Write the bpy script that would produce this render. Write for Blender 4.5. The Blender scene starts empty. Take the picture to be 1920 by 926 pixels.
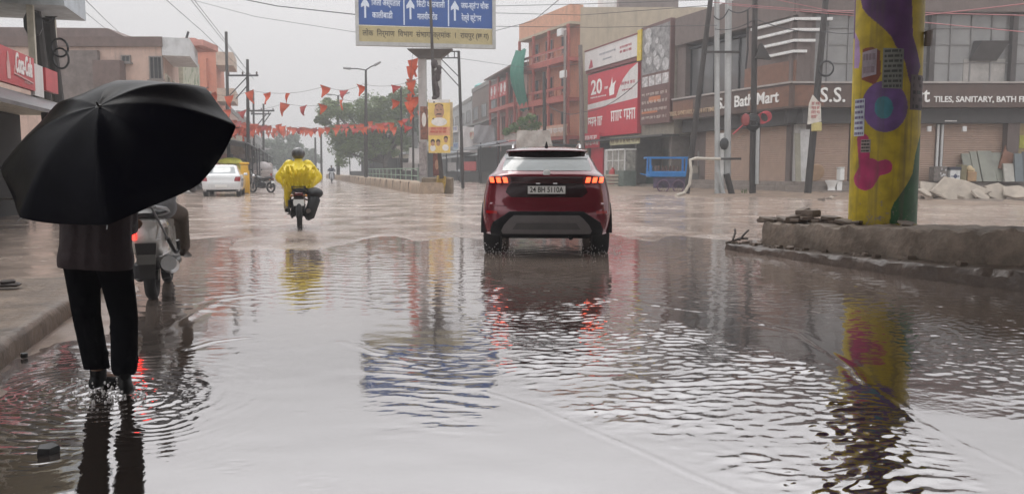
import bpy, math, random
import numpy as np
from mathutils import Vector, Matrix, noise as mnoise
random.seed(7)
rng = np.random.default_rng(7)
SC = bpy.context.scene
COL = SC.collection
PI = math.pi
R = math.radians
# ------------------------------------------------------------------ camera geometry
H = 1.22
FPX = 1500.0
T = math.atan(145 / 1500)
CAMP = Vector((0, 0, H))
def ray(px, py):
    u = (px - 960) / FPX; v = (py - 463) / FPX
    return Vector((u, math.cos(T) - v * math.sin(T), -math.sin(T) - v * math.cos(T)))
def at(px, py, Y):
    d = ray(px, py); return CAMP + d * (Y / d.y)
def gnd(px, py, z=0.0):
    d = ray(px, py); return CAMP + d * ((z - H) / d.z)
def proj(P):
    d = Vector(P) - CAMP
    f = d.y * math.cos(T) - d.z * math.sin(T); up = d.y * math.sin(T) + d.z * math.cos(T)
    return 960 + FPX * d.x / f, 463 - FPX * up / f
V = Vector
UP = V((0, 0, 1))
# ------------------------------------------------------------------ materials
MATS = {}
def lin(r, g, b):
    f = lambda c: ((c / 255 + 0.055) / 1.055) ** 2.4 if c > 10 else c / 255 / 12.92
    return (f(r), f(g), f(b))
def M(name, col=(.5, .5, .5), rough=.6, metal=0, var=.18, scale=3.0, bump=0.0, bscale=30, stain=0.0, ior=1.5, coat=0, emis=None, es=0,
      streak=False, ribs=None, alpha=None, stcol=(.05, .045, .04), trans=0):
    if name in MATS: return MATS[name]
    m = bpy.data.materials.new(name); m.use_nodes = True
    nt = m.node_tree; N = nt.nodes; L = nt.links
    b = N['Principled BSDF']
    b.inputs['Roughness'].default_value = rough; b.inputs['Metallic'].default_value = metal
    b.inputs['IOR'].default_value = ior
    b.inputs['Coat Weight'].default_value = coat; b.inputs['Coat Roughness'].default_value = .04
    if trans: b.inputs['Transmission Weight'].default_value = trans
    tc = N.new('ShaderNodeTexCoord')
    no = N.new('ShaderNodeTexNoise'); no.inputs['Scale'].default_value = scale; no.inputs['Detail'].default_value = 6; no.inputs['Roughness'].default_value = .65
    L.new(tc.outputs['Object'], no.inputs['Vector'])
    mx = N.new('ShaderNodeMix'); mx.data_type = 'RGBA'
    mr = N.new('ShaderNodeMapRange'); mr.inputs[1].default_value = .3; mr.inputs[2].default_value = .7
    L.new(no.outputs['Fac'], mr.inputs[0]); L.new(mr.outputs[0], mx.inputs['Factor'])
    c = V(col)
    mx.inputs['A'].default_value = (*(c * (1 - var)), 1); mx.inputs['B'].default_value = (*[min(1, x) for x in c * (1 + var)], 1)
    out = mx.outputs['Result']
    if stain:
        mp = N.new('ShaderNodeMapping'); mp.inputs['Scale'].default_value = (1.6, 1.6, .16 if streak else 1.1)
        L.new(tc.outputs['Object'], mp.inputs['Vector'])
        n2 = N.new('ShaderNodeTexNoise'); n2.inputs['Scale'].default_value = 1.7; n2.inputs['Detail'].default_value = 7; n2.inputs['Roughness'].default_value = .7
        L.new(mp.outputs[0], n2.inputs['Vector'])
        r2 = N.new('ShaderNodeMapRange'); r2.inputs[1].default_value = .48; r2.inputs[2].default_value = .72; r2.inputs[4].default_value = stain
        L.new(n2.outputs['Fac'], r2.inputs[0])
        m2 = N.new('ShaderNodeMix'); m2.data_type = 'RGBA'; L.new(r2.outputs[0], m2.inputs['Factor'])
        L.new(out, m2.inputs['A']); m2.inputs['B'].default_value = (*stcol, 1); out = m2.outputs['Result']
    L.new(out, b.inputs['Base Color'])
    hgt = None
    if bump:
        n3 = N.new('ShaderNodeTexNoise'); n3.inputs['Scale'].default_value = bscale; n3.inputs['Detail'].default_value = 5
        L.new(tc.outputs['Object'], n3.inputs['Vector']); hgt = n3.outputs['Fac']
        bp = N.new('ShaderNodeBump'); bp.inputs['Strength'].default_value = bump; bp.inputs['Distance'].default_value = .03
        L.new(hgt, bp.inputs['Height']); L.new(bp.outputs[0], b.inputs['Normal'])
    if ribs:
        ax, per, st = ribs
        wv = N.new('ShaderNodeTexWave'); wv.bands_direction = ax; wv.inputs['Scale'].default_value = 2 * PI / per / 20; wv.inputs['Distortion'].default_value = .3
        L.new(tc.outputs['Object'], wv.inputs['Vector'])
        bp = N.new('ShaderNodeBump'); bp.inputs['Strength'].default_value = st; bp.inputs['Distance'].default_value = .03
        L.new(wv.outputs['Fac'], bp.inputs['Height']); L.new(bp.outputs[0], b.inputs['Normal'])
    if emis:
        b.inputs['Emission Color'].default_value = (*emis, 1); b.inputs['Emission Strength'].default_value = es
    MATS[name] = m
    return m
# ------------------------------------------------------------------ mesh builder
def basis(d):
    d = d.normalized(); a = V((0, 0, 1)) if abs(d.z) < .9 else V((1, 0, 0))
    x = d.cross(a).normalized(); return x, x.cross(d).normalized()
class MB:
    def __init__(s): s.v = []; s.f = []
    def add(s, vs, fs):
        o = len(s.v); s.v += [V(p) for p in vs]; s.f += [[i + o for i in f] for f in fs]; return s
    def hexa(s, p):   # 8 points: bottom 4 ccw, top 4 ccw
        return s.add(p, [(3, 2, 1, 0), (4, 5, 6, 7), (0, 1, 5, 4), (1, 2, 6, 5), (2, 3, 7, 6), (3, 0, 4, 7)])
    def box(s, c, d, rz=0, m=None):
        c = V(c); h = V(d) / 2
        mt = m if m is not None else Matrix.Rotation(rz, 3, 'Z')
        return s.hexa([c + mt @ V((x * h.x, y * h.y, z * h.z)) for z in (-1, 1) for x, y in ((-1, -1), (1, -1), (1, 1), (-1, 1))])
    def rbox(s, c, d, rz=0, b=.02, m=None):   # box with chamfered vertical and horizontal edges
        c = V(c); hx, hy, hz = [q / 2 for q in d]; b = min(b, hx * .9, hy * .9, hz * .9)
        mt = m if m is not None else Matrix.Rotation(rz, 3, 'Z')
        rings = []
        for z, i in ((-hz, b), (-hz + b, 0), (hz - b, 0), (hz, b)):
            x, y = hx - i, hy - i; k = b * .7
            rings.append([c + mt @ V((px, py, z)) for px, py in ((-x + k, -y), (x - k, -y), (x, -y + k), (x, y - k), (x - k, y), (-x + k, y), (-x, y - k), (-x, -y + k))])
        return s.loft(rings, True, True)
    def loft(s, rings, cap0=False, cap1=False, closed=True):
        n = len(rings[0]); o = len(s.v)
        for r in rings: s.v += [V(p) for p in r]
        for i in range(len(rings) - 1):
            for j in range(n if closed else n - 1):
                k = (j + 1) % n
                s.f.append([o + i * n + j, o + i * n + k, o + (i + 1) * n + k, o + (i + 1) * n + j])
        if cap0: s.f.append([o + j for j in reversed(range(n))])
        if cap1: s.f.append([o + (len(rings) - 1) * n + j for j in range(n)])
        return s
    def tube(s, pts, r, n=8, cap=True):
        pts = [V(p) for p in pts]; rs = r if isinstance(r, (list, tuple)) else [r] * len(pts)
        rings = []; x = None
        for i, p in enumerate(pts):
            d = pts[min(i + 1, len(pts) - 1)] - pts[max(i - 1, 0)]
            if d.length < 1e-9: d = V((0, 0, 1))
            d.normalize()
            if x is None: x, y = basis(d)
            else:
                x = (x - d * x.dot(d)); x = x.normalized() if x.length > 1e-6 else basis(d)[0]
                y = x.cross(d).normalized()
            rings.append([p + (x * math.cos(2 * PI * k / n) + y * math.sin(2 * PI * k / n)) * rs[i] for k in range(n)])
        return s.loft(rings, cap, cap)
    def cyl(s, p0, p1, r0, r1=None, n=12): return s.tube([p0, p1], [r0, r0 if r1 is None else r1], n)
    def ball(s, c, r, n=10, m=None):
        c = V(c); r = V((r, r, r)) if not hasattr(r, '__len__') else V(r); o = len(s.v); k = max(4, n // 2 + 1)
        f = lambda q: c + (m @ q if m is not None else q)
        s.v.append(f(V((0, 0, -r.z))))
        for i in range(1, k):
            t = PI * i / k
            for j in range(n):
                a = 2 * PI * j / n; s.v.append(f(V((r.x * math.sin(t) * math.cos(a), r.y * math.sin(t) * math.sin(a), -r.z * math.cos(t)))))
        s.v.append(f(V((0, 0, r.z)))); e = len(s.v) - 1
        for j in range(n):
            q = (j + 1) % n
            s.f.append([o, o + 1 + q, o + 1 + j]); s.f.append([e, o + 1 + (k - 2) * n + j, o + 1 + (k - 2) * n + q])
            for i in range(k - 2): s.f.append([o + 1 + i * n + j, o + 1 + i * n + q, o + 1 + (i + 1) * n + q, o + 1 + (i + 1) * n + j])
        return s
    def limb(s, p0, p1, r0, r1, n=12):
        s.ball(p0, r0, n); s.ball(p1, r1, n); return s.cyl(p0, p1, r0, r1, n)
    def torus(s, c, ax, R_, r, n=28, k=10, sq=1.0):
        c = V(c); x, y = basis(V(ax)); z = V(ax).normalized(); rings = []
        for i in range(n + 1):
            a = 2 * PI * i / n; d = x * math.cos(a) + y * math.sin(a)
            rings.append([c + d * (R_ + r * math.cos(2 * PI * j / k)) + z * (r * sq * math.sin(2 * PI * j / k)) for j in range(k)])
        return s.loft(rings)
    def lathe(s, c, ax, prof, n=24, cap=True):
        c = V(c); z = V(ax).normalized(); x, y = basis(z)
        return s.loft([[c + z * h + (x * math.cos(2 * PI * j / n) + y * math.sin(2 * PI * j / n)) * r for j in range(n)] for r, h in prof], cap, cap)
    def prism(s, poly, n):       # planar polygon of 3-D points extruded by vector n
        k = len(poly); a = [V(p) for p in poly]; n = V(n)
        o = len(s.v); s.v += a + [p + n for p in a]
        s.f.append([o + i for i in reversed(range(k))]); s.f.append([o + k + i for i in range(k)])
        for i in range(k): j = (i + 1) % k; s.f.append([o + i, o + j, o + k + j, o + k + i])
        return s
    def fbox(s, F, a0, a1, z0, z1, o0, o1):
        return s.hexa([F.P(a, z, o) for z in (z0, z1) for a, o in ((a0, o0), (a1, o0), (a1, o1), (a0, o1))])
    def build(s, name, mat, parent=None, smooth=35, fix=True):
        me = bpy.data.meshes.new(name)
        off = V((0, 0, 0))
        if parent is not None and not parent.get('_local'): off = wloc(parent)
        me.from_pydata([tuple(p - off) for p in s.v], [], s.f)
        if fix:
            import bmesh
            bm = bmesh.new(); bm.from_mesh(me); bmesh.ops.recalc_face_normals(bm, faces=bm.faces); bm.to_mesh(me); bm.free()
        return link(name, me, mat, parent, smooth)
def wloc(o):
    p = V(o.location)
    while o.parent is not None: o = o.parent; p = p + V(o.location)
    return p
def link(name, me, mat, parent=None, smooth=35):
    if mat is not None and not me.materials: me.materials.append(mat)
    if smooth and len(me.polygons):
        me.polygons.foreach_set('use_smooth', [True] * len(me.polygons))
        me.set_sharp_from_angle(angle=R(smooth))
    o = bpy.data.objects.new(name, me); COL.objects.link(o)
    if parent is not None: o.parent = parent
    return o
def tag(o, label=None, cat=None, group=None, kind=None):
    if label: o['label'] = label
    if cat: o['category'] = cat
    if group: o['group'] = group
    if kind: o['kind'] = kind
    return o
LOCALS = []
def thing(name, label, cat, loc=(0, 0, 0), rz=0, group=None, local=False):
    o = bpy.data.objects.new(name, None); COL.objects.link(o); o.empty_display_size = .1
    o.location = loc; o.rotation_euler = (0, 0, rz)
    if local: o['_local'] = 1; LOCALS.append(o)
    return tag(o, label, cat, group)
def sub(o, loc_parent):       # mark a mesh whose children are given in the same local frame
    if loc_parent.get('_local'): o['_local'] = 1; LOCALS.append(o)
    return o
def copy_tree(o, parent=None):
    c = o.copy(); COL.objects.link(c)
    if parent is not None: c.parent = parent
    for ch in list(o.children): copy_tree(ch, c)
    return c
class Fr:      # a facade: origin, right vector, normal towards the camera side
    def __init__(s, p0, p1, flip=False):
        s.o = V((p0[0], p0[1], 0)); q = V((p1[0], p1[1], 0)) - s.o; s.L = q.length; s.r = q.normalized()
        s.n = V((s.r.y, -s.r.x, 0))
        if s.n.dot(CAMP - s.o) < 0: s.n = -s.n
    def P(s, a, z, o=0.0): return s.o + s.r * a + V((0, 0, z)) + s.n * o
    def px(s, px, py, o=0.0):
        d = ray(px, py); t = (s.o + s.n * o - CAMP).dot(s.n) / d.dot(s.n); q = CAMP + d * t - s.o
        return q.dot(s.r), q.z
    def rect(s, x0, y0, x1, y1):   # pixel box -> a0,a1,z0,z1 (averaged)
        c = [s.px(x0, y0), s.px(x1, y0), s.px(x0, y1), s.px(x1, y1)]
        a0 = (c[0][0] + c[2][0]) / 2; a1 = (c[1][0] + c[3][0]) / 2
        return min(a0, a1), max(a0, a1), (c[2][1] + c[3][1]) / 2, (c[0][1] + c[1][1]) / 2
    def mat(s, a, z, o):           # matrix whose local x is right as seen from the front, local y is up
        rt = UP.cross(s.n)
        return Matrix.Translation(s.P(a, z, o)) @ Matrix((rt, UP, s.n)).transposed().to_4x4()
def text(body, size, mat, parent, mtx, name='lettering', ext=.01, off=0.0, shear=0, align='CENTER', width=None, sp=1.0):
    cu = bpy.data.curves.new('txt', 'FONT'); cu.body = body; cu.size = size; cu.extrude = ext; cu.offset = off; cu.shear = shear
    cu.align_x = align; cu.align_y = 'CENTER'; cu.space_character = sp; cu.resolution_u = 3
    o = bpy.data.objects.new('txt', cu); COL.objects.link(o)
    dg = bpy.context.evaluated_depsgraph_get(); me = bpy.data.meshes.new_from_object(o.evaluated_get(dg)); me.name = name
    bpy.data.objects.remove(o)
    if len(me.vertices) == 0: return None
    if width:
        xs = [v.co.x for v in me.vertices]; k = width / max(1e-6, max(xs) - min(xs)); me.transform(Matrix.Diagonal((k, 1, 1, 1)))
    me.transform(mtx)
    if parent is not None and not parent.get('_local'): me.transform(Matrix.Translation(-wloc(parent)))
    me.materials.clear()
    return link(name, me, mat, parent, 0)
def scribble(mb, F, a0, a1, z0, z1, o, rows=1, seed=1, head=True):   # illegible writing: headline and irregular strokes
    r = random.Random(seed); hz = (z1 - z0) / rows; sgn = 1 if a1 > a0 else -1
    for k in range(rows):
        zb = z1 - (k + 1) * hz + hz * .22; zt = z1 - k * hz - hz * .1; h = zt - zb; a = a0
        while (a1 - a) * sgn > h * .5:
            w = min(abs(a1 - a), h * r.uniform(1.1, 2.8)) * sgn
            if head: mb.fbox(F, a, a + w, zt - h * .16, zt, o, o + .012)
            b = a + h * .12 * sgn
            while (a + w - b) * sgn > h * .2:
                mb.fbox(F, b, b + h * .17 * sgn, zb + r.choice((0, 0, .25)) * h, zt - .17 * h, o, o + .012)
                if r.random() < .7:
                    zz = zb + h * r.uniform(.15, .6); mb.fbox(F, b + h * .18 * sgn, b + h * r.uniform(.3, .42) * sgn, zz, zz + h * .17, o, o + .012)
                b += h * r.uniform(.36, .55) * sgn
            a += w + h * .35 * sgn
    return mb
def remesh(mb, name, mat, parent, vox=.012, sm=6, cuts=()):
    me = bpy.data.meshes.new('t'); me.from_pydata([tuple(p) for p in mb.v], [], mb.f)
    o = bpy.data.objects.new('t', me); COL.objects.link(o)
    m = o.modifiers.new('r', 'REMESH'); m.mode = 'VOXEL'; m.voxel_size = vox
    m = o.modifiers.new('s', 'SMOOTH'); m.iterations = sm; m.factor = .5
    dg = bpy.context.evaluated_depsgraph_get(); me2 = bpy.data.meshes.new_from_object(o.evaluated_get(dg)); me2.name = name
    bpy.data.objects.remove(o)
    if cuts:
        import bmesh
        bm = bmesh.new(); bm.from_mesh(me2)
        for p, n in cuts: bmesh.ops.bisect_plane(bm, geom=bm.verts[:] + bm.edges[:] + bm.faces[:], plane_co=p, plane_no=n, clear_inner=True)
        bm.to_mesh(me2); bm.free()
    return link(name, me2, mat, parent, 80)
# ------------------------------------------------------------------ camera, sky, sun
cd = bpy.data.cameras.new('camera'); co = bpy.data.objects.new('camera', cd); COL.objects.link(co); SC.camera = co
cd.sensor_width = 36; cd.lens = 36 * FPX / 1920; cd.clip_start = .05; cd.clip_end = 3000
co.location = CAMP; co.rotation_euler = (PI / 2 - T, 0, 0)
w = bpy.data.worlds.new('World'); SC.world = w; w.use_nodes = True
nt = w.node_tree; N = nt.nodes; L = nt.links; bg = N['Background']; bg.inputs['Strength'].default_value = .1
SUN_EL, SUN_AZ = R(58), R(-35)
sk = N.new('ShaderNodeTexSky'); sk.sky_type = 'NISHITA'; sk.sun_disc = False; sk.sun_elevation = SUN_EL; sk.sun_rotation = SUN_AZ
sk.air_density = 1.5; sk.dust_density = 6
hs = N.new('ShaderNodeHueSaturation'); hs.inputs['Saturation'].default_value = .12; L.new(sk.outputs[0], hs.inputs['Color'])
tc = N.new('ShaderNodeTexCoord'); sx = N.new('ShaderNodeSeparateXYZ'); L.new(tc.outputs['Generated'], sx.inputs[0])
rp = N.new('ShaderNodeValToRGB'); L.new(sx.outputs['Z'], rp.inputs[0])
e = rp.color_ramp.elements; e[0].position = 0; e[0].color = (.300, .290, .291, 1); e[1].position = 1; e[1].color = (1, 1, 1.0, 1)
q = rp.color_ramp.elements.new(.2); q.color = (.355, .346, .349, 1)
q = rp.color_ramp.elements.new(.42); q.color = (.62, .615, .63, 1)
cn = N.new('ShaderNodeTexNoise'); cn.inputs['Scale'].default_value = 1.6; cn.inputs['Detail'].default_value = 4; L.new(tc.outputs['Generated'], cn.inputs['Vector'])
cr = N.new('ShaderNodeMapRange'); cr.inputs[1].default_value = .3; cr.inputs[2].default_value = .7; cr.inputs[3].default_value = 22.6; cr.inputs[4].default_value = 25.4
L.new(cn.outputs['Fac'], cr.inputs[0])
vm = N.new('ShaderNodeVectorMath'); vm.operation = 'SCALE'; L.new(rp.outputs[0], vm.inputs[0]); L.new(cr.outputs[0], vm.inputs['Scale'])
mx = N.new('ShaderNodeMix'); mx.data_type = 'RGBA'; mx.inputs['Factor'].default_value = .9
L.new(hs.outputs[0], mx.inputs['A']); L.new(vm.outputs[0], mx.inputs['B']); L.new(mx.outputs['Result'], bg.inputs['Color'])
sl = bpy.data.lights.new('sun', 'SUN'); sl.energy = .7; sl.angle = R(25); sl.color = (1, .96, .92)
so = bpy.data.objects.new('sun', sl); COL.objects.link(so)
sd = V((math.sin(SUN_AZ) * math.cos(SUN_EL), math.cos(SUN_AZ) * math.cos(SUN_EL), math.sin(SUN_EL)))
so.rotation_euler = sd.to_track_quat('Z', 'Y').to_euler(); so.location = (0, 0, 40)
SC.view_settings.view_transform = 'Standard'; SC.view_settings.look = 'None'; SC.view_settings.exposure = .13; SC.view_settings.gamma = 1
SC.render.engine = 'CYCLES'
cy = SC.cycles
cy.max_bounces = 7; cy.diffuse_bounces = 3; cy.glossy_bounces = 4; cy.volume_bounces = 0; cy.transmission_bounces = 4
cy.use_denoising = True; cy.use_adaptive_sampling = True; cy.adaptive_threshold = .015; cy.sample_clamp_indirect = 6
try: cy.denoiser = 'OPENIMAGEDENOISE'
except Exception: pass
# ------------------------------------------------------------------ ground
def sinnoise(x, y, lam0, lam1, n, seed, dirs=None):
    r = np.random.default_rng(seed); o = np.zeros_like(x)
    for i in range(n):
        lam = lam0 * (lam1 / lam0) ** r.random(); a = r.random() * 2 * PI if dirs is None else dirs[0] + (r.random() * 2 - 1) * dirs[1]
        k = 2 * PI / lam; o += np.sin(k * (x * math.cos(a) + y * math.sin(a)) + r.random() * 6.28) * lam
    return o
def sstep(a, b, x):
    t = np.clip((x - a) / (b - a), 0, 1); return t * t * (3 - 2 * t)
KX0, KY0, KK = -3.19, 5.0, -.296
def kerbx(y): return KX0 + KK * (y - KY0)
def gz_np(x, y):
    n = sinnoise(x, y, .5, 4, 14, 3); n = n / (np.abs(n).max() + 1e-6)
    n2 = sinnoise(x, y, .15, .6, 16, 5); n2 = n2 / (np.abs(n2).max() + 1e-6)
    far = 14.2 + 1.6 * np.sin(x * .7 + 1) + .9 * np.sin(x * 2.1) + .5 * np.sin(x * 4.7)
    d = np.minimum(x - kerbx(y) - .28, far - y)
    z = .02 - .085 * sstep(-.6, 1.3, d) + .022 * n + .006 * n2
    return np.where(y < 60, z, z * 0)
def gridmesh(name, xs, ys, fz, mat, smooth=True):
    X, Y = np.meshgrid(xs, ys); Z = fz(X, Y)
    nx, ny = len(xs), len(ys)
    co_ = np.stack([X, Y, Z], -1).reshape(-1, 3).astype(np.float32)
    i = np.arange(nx * ny).reshape(ny, nx)
    q = np.stack([i[:-1, :-1], i[:-1, 1:], i[1:, 1:], i[1:, :-1]], -1).reshape(-1, 4).astype(np.int32)
    me = bpy.data.meshes.new(name); me.vertices.add(len(co_)); me.vertices.foreach_set('co', co_.ravel())
    me.loops.add(q.size); me.loops.foreach_set('vertex_index', q.ravel())
    me.polygons.add(len(q)); me.polygons.foreach_set('loop_start', np.arange(0, q.size, 4, dtype=np.int32))
    me.update(calc_edges=True); me.validate()
    me.polygons.foreach_set('use_smooth', [True] * len(me.polygons))
    me.materials.append(mat); o = bpy.data.objects.new(name, me); COL.objects.link(o); return o
def wet_ground():
    m = bpy.data.materials.new('wet_road'); m.use_nodes = True; nt = m.node_tree; N = nt.nodes; L = nt.links; b = N['Principled BSDF']
    tc = N.new('ShaderNodeTexCoord')
    def noise(sc, det=6, rough=.6, mapping=None):
        n = N.new('ShaderNodeTexNoise'); n.inputs['Scale'].default_value = sc; n.inputs['Detail'].default_value = det; n.inputs['Roughness'].default_value = rough
        if mapping:
            mp = N.new('ShaderNodeMapping'); mp.inputs['Scale'].default_value = mapping; L.new(tc.outputs['Object'], mp.inputs['Vector']); L.new(mp.outputs[0], n.inputs['Vector'])
        else: L.new(tc.outputs['Object'], n.inputs['Vector'])
        return n
    def rng_(src, a, b_, c, d):
        r = N.new('ShaderNodeMapRange'); r.inputs[1].default_value = a; r.inputs[2].default_value = b_; r.inputs[3].default_value = c; r.inputs[4].default_value = d
        L.new(src, r.inputs[0]); return r.outputs[0]
    n1 = noise(.35, 7, .62); n2 = noise(5, 8, .7); n3 = noise(.9, 7, .65); n4 = noise(60, 3)
    mx = N.new('ShaderNodeMix'); mx.data_type = 'RGBA'; L.new(rng_(n1.outputs['Fac'], .35, .65, 0, 1), mx.inputs['Factor'])
    mx.inputs['A'].default_value = (.29, .225, .188, 1); mx.inputs['B'].default_value = (.46, .37, .315, 1)
    m2 = N.new('ShaderNodeMix'); m2.data_type = 'RGBA'; m2.blend_type = 'MULTIPLY'; m2.inputs['Factor'].default_value = .55
    L.new(mx.outputs['Result'], m2.inputs['A']); L.new(rng_(n2.outputs['Fac'], .3, .7, .45, 1.15), m2.inputs['B'])
    L.new(m2.outputs['Result'], b.inputs['Base Color'])
    L.new(rng_(n3.outputs['Fac'], .38, .62, .10, .28), b.inputs['Roughness'])
    b.inputs['IOR'].default_value = 1.6
    ad = N.new('ShaderNodeMath'); ad.operation = 'ADD'; L.new(n2.outputs['Fac'], ad.inputs[0]); L.new(rng_(n4.outputs['Fac'], 0, 1, 0, .25), ad.inputs[1])
    bp = N.new('ShaderNodeBump'); bp.inputs['Distance'].default_value = .02; L.new(rng_(n3.outputs['Fac'], .44, .6, .04, .5), bp.inputs['Strength'])
    L.new(ad.outputs[0], bp.inputs['Height']); L.new(bp.outputs[0], b.inputs['Normal'])
    return m
WET = wet_ground()
xs = np.concatenate([[-600, -300, -150, -80, -50, -35, -26, -20, -17], np.arange(-15, 17, .16), [18, 20, 24, 30, 40, 60, 100, 200, 400, 600]])
ys = np.concatenate([[-80, -40, -15, -6, -2], np.arange(0, 15, .11), np.arange(15, 46, .35), np.arange(47, 120, 4), [130, 160, 200, 260, 350, 500, 800, 1200]])
g = gridmesh('road', xs, ys, gz_np, WET); tag(g, kind='structure')
# ------------------------------------------------------------------ flood water with real ripples
def pxpoly(pts): return np.array([[gnd(x, y).x, gnd(x, y).y] for x, y in pts])
def segdist(x, y, pts, closed=False):
    d = np.full_like(x, 1e9); n = len(pts)
    for i in range(n if closed else n - 1):
        a, b = pts[i], pts[(i + 1) % n]; ab = b - a
        t = np.clip(((x - a[0]) * ab[0] + (y - a[1]) * ab[1]) / (ab @ ab + 1e-12), 0, 1)
        d = np.minimum(d, np.hypot(x - a[0] - t * ab[0], y - a[1] - t * ab[1]))
    return d
def inside(x, y, pts):
    c = np.zeros(x.shape, bool); n = len(pts); j = n - 1
    for i in range(n):
        xi, yi = pts[i]; xj, yj = pts[j]
        if yi != yj: c ^= ((yi > y) != (yj > y)) & (x < (xj - xi) * (y - yi) / (yj - yi) + xi)
        j = i
    return c
def waves(x, y, lam0, lam1, n, seed, a0, spread, slope):
    r = np.random.default_rng(seed); o = np.zeros_like(x)
    wx = x + .05 * np.sin(y * 3.1 + x * 1.3) + .03 * np.sin(y * 7 + 2); wy = y + .05 * np.sin(x * 2.7 + 1) + .03 * np.sin(x * 6.1 + y * 2)
    for i in range(n):
        lam = lam0 * (lam1 / lam0) ** r.random(); k = 2 * PI / lam; a = a0 + r.normal() * spread
        s = np.sin(k * (wx * math.cos(a) + wy * math.sin(a)) + r.random() * 6.28)
        o += (s + .25 * (s * s)) * (slope * math.sqrt(2 / n) / k)
    return o
def water_h(x, y):
    h = waves(x, y, .18, .7, 14, 21, PI / 2, .5, .005)
    chop = pxpoly([(860, 500), (1150, 548), (1400, 630), (1610, 690), (1740, 790), (1920, 900), (2000, 1000), (1500, 975), (1290, 885), (1090, 803), (910, 738), (850, 640)])
    sd_ = segdist(x, y, chop, True); ins = inside(x, y, chop)
    mk = np.where(ins, sstep(0, .35, sd_), 0)
    gust = .35 + .65 * sstep(-.6, .8, sinnoise(x, y, .5, 1.4, 6, 8) / 1.2)
    h += mk * gust * (waves(x, y, .05, .14, 52, 31, PI / 2 + .22, .8, .125) + sstep(6.2, 4.2, y) * waves(x, y, .2, .45, 8, 33, PI / 2 + .5, .5, .03))
    pt = pxpoly([(650, 640), (960, 640), (980, 835), (660, 835)])
    mk2 = np.where(inside(x, y, pt), sstep(0, .3, segdist(x, y, pt, True)), 0)
    h += mk2 * (waves(x, y, .1, .22, 10, 41, PI / 2, .22, .024) + waves(x, y, .045, .1, 20, 42, PI / 2, .5, .026))
    md = sstep(6.2, 7.5, y) * (1 - mk); h += md * waves(x, y, .08, .26, 26, 51, PI / 2, .4, .028)
    tr = sstep(2.0, 3.2, x) * sstep(8.4, 6.5, y) * (1 - mk); h += tr * waves(x, y, .05, .13, 30, 61, PI / 2, 1.3, .055)
    lw = sstep(-1.4, -1.9, x) * sstep(6.6, 5.2, y); h += lw * waves(x, y, .06, .3, 20, 71, PI / 2, .7, .014)
    for pts, a, wd in [
        ([(905, 535), (1040, 530), (1150, 560), (1280, 580), (1390, 592)], .0022, .035), ([(1180, 610), (1320, 640), (1480, 690)], .0016, .03),
        ([(1400, 600), (1500, 625), (1600, 690), (1625, 720)], .002, .025), ([(905, 733), (1010, 765), (1090, 800), (1200, 845), (1295, 888), (1420, 940)], .0022, .013),
        ([(1600, 700), (1720, 790), (1820, 840), (1930, 890)], .0013, .015), ([(520, 838), (560, 860), (620, 890), (700, 932)], .0012, .007),
        ([(335, 680), (355, 720), (375, 755), (425, 783)], .0016, .008), ([(350, 655), (400, 640), (462, 633)], .003, .02),
        ([(300, 620), (420, 560), (560, 545)], .003, .05), ([(1380, 612), (1430, 607), (1480, 611)], .0012, .02), ([(640, 640), (720, 665), (800, 690)], .002, .03),
        ([(1400, 470), (1550, 520), (1700, 560)], .003, .05), ([(1750, 700), (1830, 690), (1920, 720)], .0015, .03)]:
        d = segdist(x, y, pxpoly(pts)); h += a * np.exp(-(d / wd) ** 2) - .5 * a * np.exp(-((d - 2 * wd) / wd) ** 2)
    for px_, py_, a, lam, dec in [(212, 748, .004, .085, .30), (192, 730, .0032, .08, .28), (285, 752, .003, .06, .16), (120, 720, .002, .07, .3), (300, 790, .002, .06, .2), (90, 852, .0015, .05, .12)]:
        c = gnd(px_, py_); d = np.hypot(x - c.x, y - c.y); h += a * np.cos(2 * PI * d / lam) * np.exp(-d / dec) * sstep(0, .05, d)
    r = np.random.default_rng(5)
    for i in range(70):
        cy_ = 3.0 + 7 * r.random() ** 1.3; cx = -2.6 + 7.5 * r.random(); rad = .02 + .05 * r.random()
        d = np.hypot(x - cx, y - cy_); h += .0014 * np.cos(2 * PI * (d - rad) / .03) * np.exp(-((d - rad) / .022) ** 2)
    return h
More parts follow.
